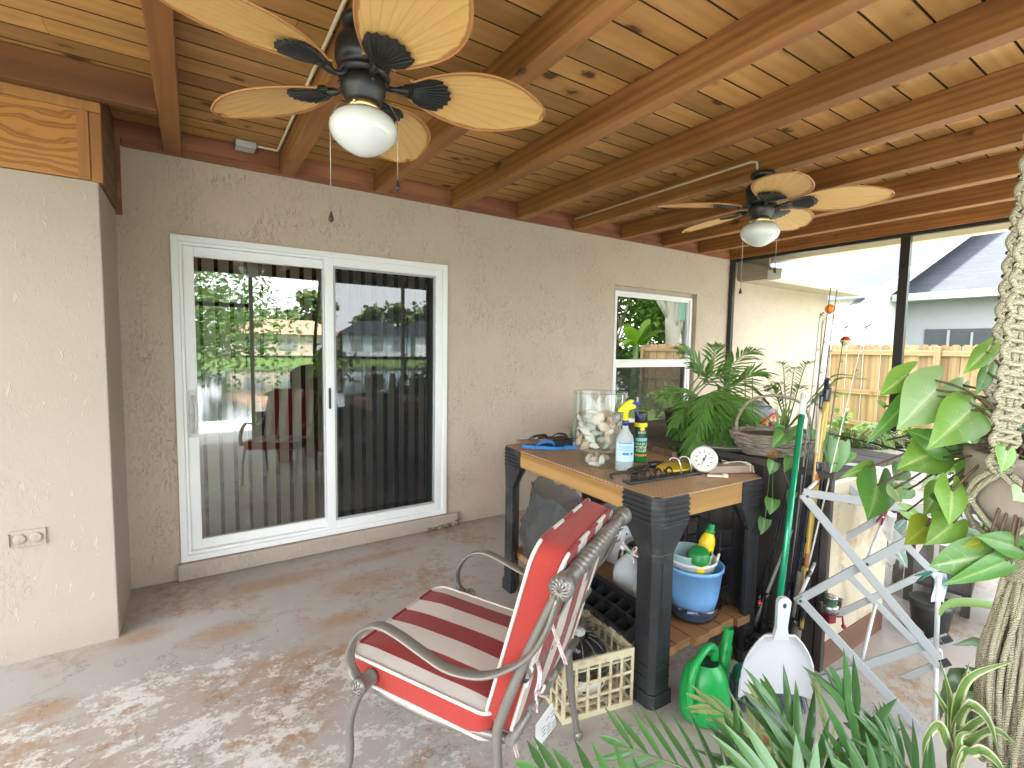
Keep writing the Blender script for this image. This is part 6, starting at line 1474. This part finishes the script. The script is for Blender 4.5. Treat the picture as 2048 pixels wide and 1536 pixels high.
ar=thing('arrowhead_plant','arrowhead vine with big pale veined leaves spilling from the hanging pot','vine plant',pc)
o_=V(ar.location); crown=V((0,0,.05)); stm=B()
Lf=[ # attach px, tip px, depths, half width px, ear, material, extra
 ((1872,780),(1806,852),1.15,1.10,52,.55,M_arrp,{}),((1815,750),(1764,788),1.20,1.17,26,.62,M_arr,{}),((1823,794),(1741,884),1.18,1.14,20,.42,M_arr2,{}),
 ((1942,821),(1868,893),1.10,1.05,46,.40,M_arr,{}),((1885,893),(1818,858),1.14,1.14,30,.40,M_arr2,{}),((1870,905),(1803,935),1.16,1.13,40,.45,M_arr,{}),
 ((1972,704),(1936,742),1.06,1.02,19,.80,M_arr,{}),((1755,970),(1743,1041),1.28,1.24,42,.62,M_arr2,{}),((1903,982),(1905,1050),1.08,1.05,31,.52,M_arr,{}),
 ((1738,934),(1683,955),1.30,1.30,13,.2,M_arr,{}),((1852,1052),(1815,1088),1.15,1.12,28,.35,M_arry,{}),((1906,1046),(1857,1088),1.10,1.07,30,.42,M_arr,{}),
 ((1985,1108),(1862,1133),1.02,1.02,38,.0,M_var,{'curl':.05}),((2030,1092),(1960,1072),1.0,1.0,26,.40,M_arr2,{}),((1975,1082),(1928,1094),1.03,1.02,15,.3,M_arry,{}),
 ((2012,1122),(1902,1172),1.0,.98,22,.12,M_arr2,{'curl':.2}),((2020,1130),(1990,1115),1.0,1.0,18,.3,M_arr2,{}),((2013,900),(2008,945),1.0,.98,20,.4,M_arr,{}),
 ((2055,835),(2008,855),1.16,1.14,30,.3,M_arr2,{}),((2030,760),(2012,800),1.18,1.16,16,.4,M_arr2,{}),((2075,790),(2030,765),1.2,1.2,22,.4,M_arr2,{}),
 ((1770,812),(1754,800),1.22,1.22,6,.2,M_arr,{}),((1975,745),(1955,790),1.1,1.08,14,.5,M_arr2,{}),((1905,880),(1880,905),1.2,1.18,30,.4,M_arr2,{}),
 ((2046,985),(2030,1000),.95,.94,20,.2,M_arrp,{}),((1925,770),(1905,800),1.25,1.24,16,.4,M_arr2,{}),((1930,845),(1900,870),1.25,1.22,26,.4,M_arr,{}),((1815,790),(1846,770),1.17,1.17,10,.2,M_arr2,{})]
rl_=random.Random(77)
for i in range(20):
    x=rl_.uniform(1860,2050); y=rl_.uniform(770,1010) if i%3 else rl_.uniform(1040,1110); D=rl_.uniform(1.18,1.38); a_=rl_.uniform(.2,2.9); L=rl_.uniform(34,60)
    Lf.append(((x,y),(x+L*math.cos(a_)*(1 if rl_.random()<.4 else -1),y+L*math.sin(a_)),D,D-rl_.uniform(-.03,.05),rl_.uniform(17,30),rl_.uniform(.25,.5),(M_arr2,M_arr,M_arr2)[i%3],{}))
for i in range(18):
    x=rl_.uniform(1745,1900); y=rl_.uniform(800,960) if i%4 else rl_.uniform(960,1060); D=rl_.uniform(1.25,1.6); a_=rl_.uniform(.3,2.8); L=rl_.uniform(26,46)
    Lf.append(((x,y),(x+L*math.cos(a_),y+L*math.sin(a_)),D,D-rl_.uniform(-.02,.04),rl_.uniform(12,21),rl_.uniform(.25,.5),(M_arr,M_arr2,M_arrp)[i%3],{}))
by={}
for (a,t_,Da,Dt,hw,ear,mt,kw) in Lf:
    A=W(*a,D=Da)-o_; T=W(*t_,D=Dt)-o_; wd=hw*1.0*Da/F*1.0
    L_=(T-A).length
    b,ed=by.setdefault(mt.name,(B(),[],mt))[:2]
    aleaf(b,ed,A,T,wd,ear,(-fw)*.9+up*.35+rt*rp.uniform(-.25,.25),kw.get('curl',.14))
    m1=crown.lerp(A,.5)+V((0,0,.05)); 
    stm.tube(curve([crown+V((rp.uniform(-.04,.04),rp.uniform(-.04,.04),0)),m1,A],14),.0028,6)
for nm,(b,ed,mt) in by.items(): b.build('leaves',mt,ar,attr=ed)
stm.build('stems',sm('vine_stem',(.10,.065,.035),.6,.2),ar)
b=B(); b.tube(curve([W(2000,905,D=1.05)-o_,W(1900,915,D=1.12)-o_,W(1820,905,D=1.25)-o_,W(1740,885,D=1.5)-o_,W(1660,868,D=1.9)-o_],24),.0026,6); b.build('runner',sm('dark_runner',(.03,.02,.02),.6),ar)
# vine with dark heart leaves trailing from the basket, and one big dark leaf by the rods
hv=thing('heartleaf_vine','dark green heartleaf vine trailing between the basket and the rods','vine plant',(2.76,-2.32,ZB+.001)); o_=V(hv.location)
b=B(); ed=[]; s_=B()
for (a,t_,Da,Dt,hw,ear) in (((1568,868),(1545,895),2.32,2.30,16,.12),((1600,862),(1575,880),2.35,2.35,14,.12),((1548,925),(1540,950),2.30,2.28,13,.12),((1580,918),(1570,945),2.28,2.26,11,.12),((1545,1000),(1540,1030),2.3,2.28,14,.12),((1530,1040),(1522,1070),2.32,2.3,12,.12),((1675,885),(1670,955),2.22,2.18,26,.10),((1655,890),(1650,930),2.25,2.23,17,.10),((1700,905),(1690,930),2.3,2.3,14,.10),((1585,985),(1575,1010),2.26,2.24,9,.12),((1628,860),(1618,880),2.4,2.38,13,.12),((1560,850),(1552,866),2.5,2.5,11,.1)):
    A=W(*a,D=Da)-o_; T=W(*t_,D=Dt)-o_; aleaf(b,ed,A,T,hw*Da/F,ear,(-fw)*.8+up*.5+rt*rp.uniform(-.3,.3),.12); s_.tube(curve([V((0,0,.02)),V((0,0,.06)).lerp(A,.5),A],10),.002,5)
b.build('leaves',M_arr2,hv,attr=ed); s_.build('stems',M_stem,hv)
b=B(); b.lathe([(.001,0),(.03,0),(.042,.06),(.04,.06),(.001,.05)],18); b.build('pot',sm('small_clay_pot',(.38,.16,.07),.8),hv)
# rubber plant leaf low behind the rack
M_drc=leaf('dracaena_leaf',(.12,.24,.06),(.20,.31,.09),.36,.3,.2,8,edge=(.62,.62,.40))
M_aloe=leaf('serrated_leaf',(.055,.11,.045),(.10,.17,.07),.42,.12,.25,8)
def rosette(name,label,base,leaves,mat,serr=False,potm=None,potr=.09,poth=.2):
    o=thing(name,label,'plant',base); o_=V(base); b=B(); ed=[]
    for path,w,fold in leaves:
        P=curve([V((0,0,poth))]+[W(x,y,D=D)-o_ for x,y,D in path],30); k=len(P)
        vs=[]; 
        for i,p in enumerate(P):
            u=i/(k-1); t=(P[min(i+1,k-1)]-P[max(i-1,0)]).normalized(); sd=t.cross(V0).normalized(); nn=sd.cross(t)
            hw=w*(min(1,u*3+.35)*(1-max(0,(u-.35)/.65)**1.6))+.0004
            if serr: hw*=1+.16*(1 if i%2 else -.35)
            vs+=[p-sd*hw+nn*hw*fold,p-sd*hw*.5+nn*hw*fold*.35,p,p+sd*hw*.5+nn*hw*fold*.35,p+sd*hw+nn*hw*fold]; ed+=[1,.3,0,.3,1]
        b.add(vs,[(5*i+j,5*i+j+1,5*i+j+6,5*i+j+5) for i in range(k-1) for j in range(4)],0,True)
    b.build('leaves',mat,o,attr=ed)
    b=B(); b.lathe([(.001,0),(potr*.75,0),(potr,poth-.03),(potr*1.06,poth-.025),(potr*1.06,poth),(potr*.96,poth),(.001,poth-.03)],28); b.build('pot',potm or sm('brown_pot',(.13,.08,.05),.7),o)
    return o
q=W(1930,1640,D=1.2); 
rosette('dracaena','young dracaena with white edged leaves at the bottom right','',[],M_drc) if False else None
rosette('dracaena_plant','variegated dracaena with white edged leaves at the bottom right corner',(q.x,q.y,max(0.002,0.002)),
 [([(1905,1500,1.15),(1908,1440,1.12),(1915,1395,1.10),(1945,1350,1.08),(2038,1318,1.06)],.017,.35),([(1908,1500,1.15),(1905,1440,1.12),(1920,1380,1.12),(1940,1320,1.12)],.012,.4),
  ([(1905,1520,1.15),(1910,1450,1.12),(1935,1410,1.08),(1975,1440,1.05),(1998,1510,1.04)],.017,.3),([(1905,1510,1.15),(1905,1450,1.13),(1885,1410,1.13),(1862,1370,1.14)],.010,.4),
  ([(1905,1510,1.15),(1930,1460,1.12),(1980,1430,1.10),(2035,1415,1.08)],.012,.35),([(1900,1530,1.15),(1890,1480,1.12),(1875,1450,1.12),(1850,1480,1.12),(1845,1520,1.12)],.013,.3),
  ([(1910,1540,1.12),(1940,1480,1.1),(1990,1460,1.06),(2040,1500,1.04)],.014,.3),([(1915,1540,1.12),(1950,1500,1.08),(1990,1520,1.05),(2020,1570,1.04)],.014,.3),([(1900,1500,1.14),(1900,1440,1.12),(1898,1390,1.13),(1880,1320,1.15)],.011,.4),
  ([(1905,1560,1.12),(1915,1500,1.1),(1920,1470,1.1),(1950,1465,1.09)],.010,.4)],M_drc,False,None,.09,.16)
q=W(2000,1560,D=1.4)
rosette('aloe_plant','dark serrated aloe leaves arching behind the tassel',(q.x,q.y,.002),
 [([(1990,1480,1.4),(1985,1380,1.4),(1960,1290,1.38),(1905,1290,1.35)],.028,.5),([(1985,1480,1.4),(1960,1400,1.38),(1910,1350,1.36),(1885,1400,1.34),(1880,1440,1.33)],.026,.5),
  ([(1990,1480,1.4),(1990,1400,1.4),(1975,1320,1.42),(1970,1250,1.42)],.026,.5),([(1985,1500,1.4),(1940,1440,1.36),(1900,1420,1.34),(1890,1470,1.33)],.024,.5),
  ([(1990,1480,1.4),(2000,1380,1.42),(2020,1300,1.45)],.026,.5),([(1990,1490,1.4),(1960,1420,1.36),(1930,1390,1.34),(1915,1400,1.33)],.024,.5),
  ([(1990,1500,1.4),(1985,1440,1.38),(1960,1360,1.36),(1930,1330,1.35)],.03,.5)],M_aloe,True,None,.12,.18)
b=B(); P=[W(x,y,D=1.3) for x,y in ((1880,1232),(1890,1215),(1925,1205),(1990,1212),(2040,1225))]; C_=curve(P,16)
b.strip(C_,up,[.004+.008*math.sin(PI*i/16) for i in range(17)],fold=.3); tag(b.build('drooping_leaf',M_arr2),'single long drooping strap leaf in front of the bright floor','leaf')
rl=thing('rubber_plant','small rubber plant with a glossy dark leaf behind the rack','plant',(3.55,-2.78,.002)); o_=V(rl.location); b=B(); ed=[]
for a,t_,Da,Dt,hw in (((1782,1080),(1818,1135),2.75,2.65,15),((1775,1095),(1782,1140),2.75,2.7,7),((1790,1075),(1765,1110),2.8,2.75,12),((1790,1060),(1815,1040),2.85,2.85,12),((1780,1060),(1760,1020),2.85,2.85,12)):
    aleaf(b,ed,W(*a,D=Da)-o_,W(*t_,D=Dt)-o_,hw*Da/F,0,(-fw)*.8+up*.5,.1)
b.build('leaves',leaf('rubber_leaf',(.03,.09,.05),(.05,.13,.07),.2,.12,.2,8,.4,vein=(.45,.5,.4)),rl,attr=ed)
b=B(); b.lathe([(.001,0),(.07,0),(.09,.16),(.095,.2),(.088,.2),(.001,.18)],24); b.tube([(0,0,.18),(.01,.0,.38)],.006,6); b.build('pot',M_resin,rl)
# low plant stand with dark pots, box
ps=thing('plant_stand','dark low plant stand with black pots behind the striped rag rug','plant stand',(4.35,-2.62,0),R(10))
b=B(); b.bx((-.45,-.17,.50),(.45,.17,.53)); 
for sx in (-.4,.4):
    for sy in (-.13,.13): b.bx((sx-.02,sy-.02,0),(sx+.02,sy+.02,.4999))
b.bx((-.42,-.15,.12),(.42,.15,.14)); b.build('frame',M_bard,ps,bevel=.003)
def bushy(name,label,loc,n,rad,h,mat,lw=.02,ll=.05,pot=None,seed=1,cat='plant',group=None):
    r_=random.Random(seed); o=thing(name,label,cat,loc,0,group); b=B(); s=B()
    z0=pot[1] if pot else 0
    for k in range(max(5,n//14)):
        a=r_.uniform(0,6.28); rr=rad*math.sqrt(r_.random()); e=V((rr*math.cos(a),rr*math.sin(a),z0+h*r_.uniform(.5,1.05)*(1-.35*(rr/rad)**2))); P=curve([V((0,0,z0)),V((e.x*.35,e.y*.35,z0+(e.z-z0)*.6)),e],12); s.tube(P,[.004*(1-.6*i/12) for i in range(13)],5)
        for q in range(14):
            f=r_.uniform(.25,1); i=int(f*11.99); p=P[i]; d=V((r_.gauss(0,1),r_.gauss(0,1),r_.gauss(.25,.6))).normalized(); l=ll*r_.uniform(.6,1.2); w=lw*r_.uniform(.7,1.2)
            b.strip([p+d*l*x+V((0,0,-.25*l*x*x)) for x in (0,.3,.65,1)],d.cross(V((r_.random()-.5,r_.random()-.5,1))),[.001,w*.9,w,.0008],fold=.2)
    b.build('leaves',mat,o); s.build('stems',M_stem,o)
    if pot: 
        b=B(); r,hh=pot; b.lathe([(.001,0),(r*.75,0),(r,hh*.9),(r*1.06,hh*.9),(r*1.06,hh),(r*.95,hh),(.001,hh*.85)],22); b.build('pot',M_resin,o)
    return o
M_sh1=leaf('bright_foliage',(.13,.26,.025),(.22,.36,.04),.45,.4,.35,5)
M_sh2=leaf('mid_foliage',(.06,.15,.03),(.11,.22,.045),.45,.3,.35,5)
M_sh3=leaf('deep_foliage',(.022,.07,.018),(.05,.115,.028),.45,.25,.4,5)
bushy('potted_plant','small leaf plant in a black pot at the left of the dark stand',(4.15,-2.62,.533),110,.22,.30,M_sh1,.018,.06,(.10,.16),2)
bushy('potted_plant','deeper green plant in a black pot at the right of the dark stand',(4.60,-2.66,.533),110,.22,.32,M_sh2,.02,.07,(.10,.16),3)
q=W(1925,1075,D=3.6); o=thing('storage_box','white storage box on a tan board at the foot of the plant stand','box',(4.05,-3.12,.002),R(20))
b=B(); b.bx((-.2,-.14,.0),(.2,.14,.03)); b.build('board',M_2x4,o,bevel=.003)
b=B(); b.bx((-.16,-.11,.031),(.16,.11,.27)); b.bx((-.17,-.12,.271),(.17,.12,.30)); b.build('box',M_wv,o,bevel=.006)
# shrubs between porch and fence
for i,(x,y,n,rad,h,m_,lab) in enumerate(((7.3,-1.15,260,.55,1.05,M_sh1,'bright yellow green shrub just outside the screen post'),(8.3,-.25,240,.6,.85,M_sh2,'mid green shrub below the downspout'),(7.9,-2.2,280,.65,1.15,M_sh1,'bright leafy shrub outside behind the hanging pot'),(9.6,-1.2,260,.6,.75,M_sh2,'low shrub growing at the foot of the board fence'),(9.0,-3.4,280,.7,1.2,M_sh3,'dark shrub outside at the far right behind the vine'),(7.0,-2.9,240,.5,1.3,M_sh2,'leafy shrub right against the screen at far right'))):
    bushy('garden_shrub',lab,(x,y,-.12),n,rad,h,m_,.032,.095,None,30+i,'shrub')
fe=thing('fern','feathery fern arching up behind the planter box','fern',(4.0,-1.75,.93)); lb=B(); sb=B()
for k in range(12):
    a=k*2.4; e=R(rp.uniform(45,80)); d=V((math.cos(a)*math.cos(e),math.sin(a)*math.cos(e),math.sin(e))); L=rp.uniform(.4,.62)
    frond(lb,sb,[V((0,0,.0)),d*L*.5,d*L*.85+V((0,0,-.03)),d*L*1.1+V((d.x*.1,d.y*.1,-.14))],22,.10,.006,V((0,0,1)),60,.15,.25,seg=4)
lb.build('foliage',M_sh1,fe); sb.build('stems',M_stem,fe)
b=B(); b.lathe([(.001,-.93),(.10,-.93),(.13,-.05),(.14,-.02),(.14,0),(.12,0),(.001,-.02)],26); b.build('pot',M_gw,fe)
# ================================================================ trees and houses round the lake
def tree(name,label,loc,h,crown,n,mat,trunk=.18,lean=(0,0),lw=.12,ll=.28,seed=1,group=None,low=.35,blobs=14):
    r_=random.Random(seed); o=thing(name,label,'tree',loc,0,group); b=B(); s=B()
    topp=V((lean[0],lean[1],h*.72)); P=curve([V((0,0,-.3)),V((lean[0]*.25,lean[1]*.25,h*.3)),topp],14); s.tube(P,[trunk*(1-.6*i/14) for i in range(15)],10)
    cs=[]
    for k in range(blobs):
        a=r_.uniform(0,6.28); rr=crown*math.sqrt(r_.random())*.85; z=h*(low+(1-low)*r_.random()); f=1-.5*abs((z/h-.65))
        c=V((lean[0]*z/h+rr*f*math.cos(a),lean[1]*z/h+rr*f*math.sin(a),z)); cs.append((c,crown*r_.uniform(.28,.48)))
        i=int(min(13,max(4,14*(z/h)*.8))); s.tube(curve([P[i],P[i].lerp(c,.5)+V((0,0,.1*h*.3)),c],6),[trunk*.35*(1-.8*j/6) for j in range(7)],6)
    for k in range(n):
        c,R_=cs[k%blobs]; d=V((r_.gauss(0,1),r_.gauss(0,1),r_.gauss(0,.8))).normalized(); p=c+d*R_*r_.random()**.4*V((1,1,.8)).length/1.6
        e=V((r_.gauss(0,1),r_.gauss(0,1),r_.gauss(-.2,.6))).normalized(); l=ll*r_.uniform(.6,1.3); sd=e.cross(V((r_.random()-.5,r_.random()-.5,.6))).normalized()*lw*r_.uniform(.6,1.2)
        b.add([p,p+e*l*.5+sd,p+e*l,p+e*l*.5-sd],[(0,1,2,3)])
    b.build('crown',mat,o); s.build('trunk',sm('pale_bark',(.52,.47,.42),.9,.2,6,.5,25,.02) if 'lean' in name else M_bark,o); return o
M_bark=sm('grey_bark',(.25,.21,.17),.9,.25,8,.6,25,.02)
tree('oak_tree','spreading oak on the near lake shore behind the camera',(-.6,-10.8,-.9),7.5,3.4,9000,M_sh2,.22,(.6,.3),.06,.16,41,None,.28,26)
tree('leaning_tree','tree with a pale leaning trunk beyond the end of the fence',(14.3,-7.3,-.3),9,3.6,5000,M_sh2,.36,(-2.0,1.0),.09,.22,42,None,.5,20)
for i,(x,y,h,cw) in enumerate(((17,-9.5,8,3.2),(15.5,-11.5,7,3.0),(20,-8,9,3.6),(13,-13,6,2.6),(21,-13,9,3.8))):
    tree('garden_tree',('tall dense tree beyond the fence end','rounded tree behind the banana plants','big tree at the neighbour side of the lake','small tree by the shore at right','broad dark tree farthest along the shore')[i],(x,y,-.5),h,cw,4200,(M_sh1,M_sh2)[i%2],.2,(0,0),.12,.3,50+i,'trees beyond the fence',.08,18)
def banana(label,loc,seed):
    r_=random.Random(seed); o=thing('banana_plant',label,'plant',loc,0,'banana plants'); b=B(); s=B(); s.tube([(0,0,0),(.05,.0,1.2),(.02,.05,1.9)],[.12,.10,.07],10)
    for k in range(9):
        a=k*2.4+r_.random(); e=R(r_.uniform(30,75)); d=V((math.cos(a)*math.cos(e),math.sin(a)*math.cos(e),math.sin(e))); L=r_.uniform(1.2,1.8)
        b.strip([V((0,0,1.8))+d*L*x+V((0,0,-.6*x*x*x)) for x in (0,.15,.35,.6,.8,1)],V((-math.sin(a),math.cos(a),0)),[.03,.14,.22,.22,.15,.01],fold=.3)
    b.build('leaves',M_sh1,o); s.build('stem',M_stem,o)
banana('tall banana plant beyond the fence end',(12.6,-7.6,-.2),1); banana('shorter banana plant beside the tall one',(11.6,-8.4,-.4),2)
M_far=leaf('far_foliage',(.06,.13,.035),(.12,.2,.05),.6,.2,.3,1)
for i in range(13):
    x=-18+7.2*i+rp.uniform(-2,2); tree('far_tree',f'{("broad","tall","round")[i%3]} tree on the far lake bank',(x,-78+rp.uniform(-6,5),0),rp.uniform(6,9.5),rp.uniform(3.5,5),1100,M_far,.3,(0,0),.5,1.0,80+i,('broad','tall','round')[i%3]+' trees on the far bank',.15,12)
def fhouse(label,loc,w,d,h,wallm,roofm,rz=0):
    o=thing('lake_house',label,'house',loc,rz); b=B(); b.box((0,0,h/2),(w,d,h)); b.build('wall',wallm,o)
    b=B(); k=.6; e=h+d*.24; b.add([(-w/2-k,-d/2-k,h-.1),(w/2+k,-d/2-k,h-.1),(w/2+k,d/2+k,h-.1),(-w/2-k,d/2+k,h-.1),(-w/2+d*.35,0,e),(w/2-d*.35,0,e)],[(0,1,5,4),(1,2,5),(2,3,4,5),(3,0,4)]); b.build('roof',roofm,o)
    for x in (-.3,0,.3):
        b=B(); b.box((x*w,d/2+.03,h*.5),(w*.16,.06,h*.5)); b.build('window',M_ng,o)
M_tile=sm('tan_tiles',(.42,.25,.16),.8,.15,3); M_lh=sm('house_blue_white',(.55,.62,.68),.8,.05)
fhouse('tan roofed house across the lake',(10.5,-68,.05),13,8,2.8,sm('house_tan',(.5,.42,.33),.8),M_tile)
fhouse('pale blue gabled house across the lake',(22,-66,.05),9,8,3.0,M_lh,M_sh,R(8))
fhouse('grey roofed white house across the lake',(33,-67,.05),14,10,3.0,M_nw,M_sh,R(-6))
fhouse('small tan house at the left across the lake',(-9,-69,.05),12,8,2.8,sm('house_sand',(.55,.47,.36),.8),M_tile)
# ================================================================ light
w=bpy.data.worlds.new('World'); sc.world=w; w.use_nodes=True; nt=w.node_tree; nt.nodes.clear()
SE,SA=R(62.5),R(22)      # high sun on the house side: the porch itself is lit by sky and bounce
class Wt(Mt):
    def __init__(s,tree): s.t=tree; s.out=tree.nodes.new('ShaderNodeOutputWorld')
t=Wt(nt)
sky=t.n('TexSky',sky_type='NISHITA',sun_disc=False,sun_elevation=SE,sun_rotation=SA,air_density=1.2,dust_density=2.0)
g=t.n('TexCoord').outputs['Generated']
cl=t.n('TexNoise',{'Vector':t.n('Mapping',{'Vector':g,'Scale':(1,1,2.6)}).outputs[0],'Scale':2.3,'Detail':7,'Roughness':.58}).outputs['Fac']
col=t.mix(t.ramp(cl,[(.36,.12),(.52,.95)]),sky.outputs[0],(8.2,8.5,8.8))
bg=t.n('Background',{'Color':col,'Strength':.115}); nt.links.new(bg.outputs[0],t.out.inputs[0])
sl=bpy.data.lights.new('sun','SUN'); so=bpy.data.objects.new('sun',sl); C.objects.link(so)
sl.energy=3.6; sl.angle=R(7); sl.color=(1,.96,.9)
# sky_rotation is measured clockwise from +Y
d=V((math.sin(SA)*math.cos(SE),math.cos(SA)*math.cos(SE),math.sin(SE)))
so.rotation_euler=d.to_track_quat('Z','Y').to_euler()
sc.view_settings.view_transform='Standard'; sc.view_settings.look='None'; sc.view_settings.gamma=1; sc.view_settings.use_curve_mapping=False
sc.view_settings.exposure=3.40
sc.render.engine='CYCLES'; cy=sc.cycles
cy.max_bounces=10; cy.diffuse_bounces=6; cy.glossy_bounces=5; cy.transmission_bounces=8; cy.transparent_max_bounces=24
cy.use_denoising=True; cy.caustics_reflective=False; cy.caustics_refractive=False; cy.sample_clamp_indirect=6
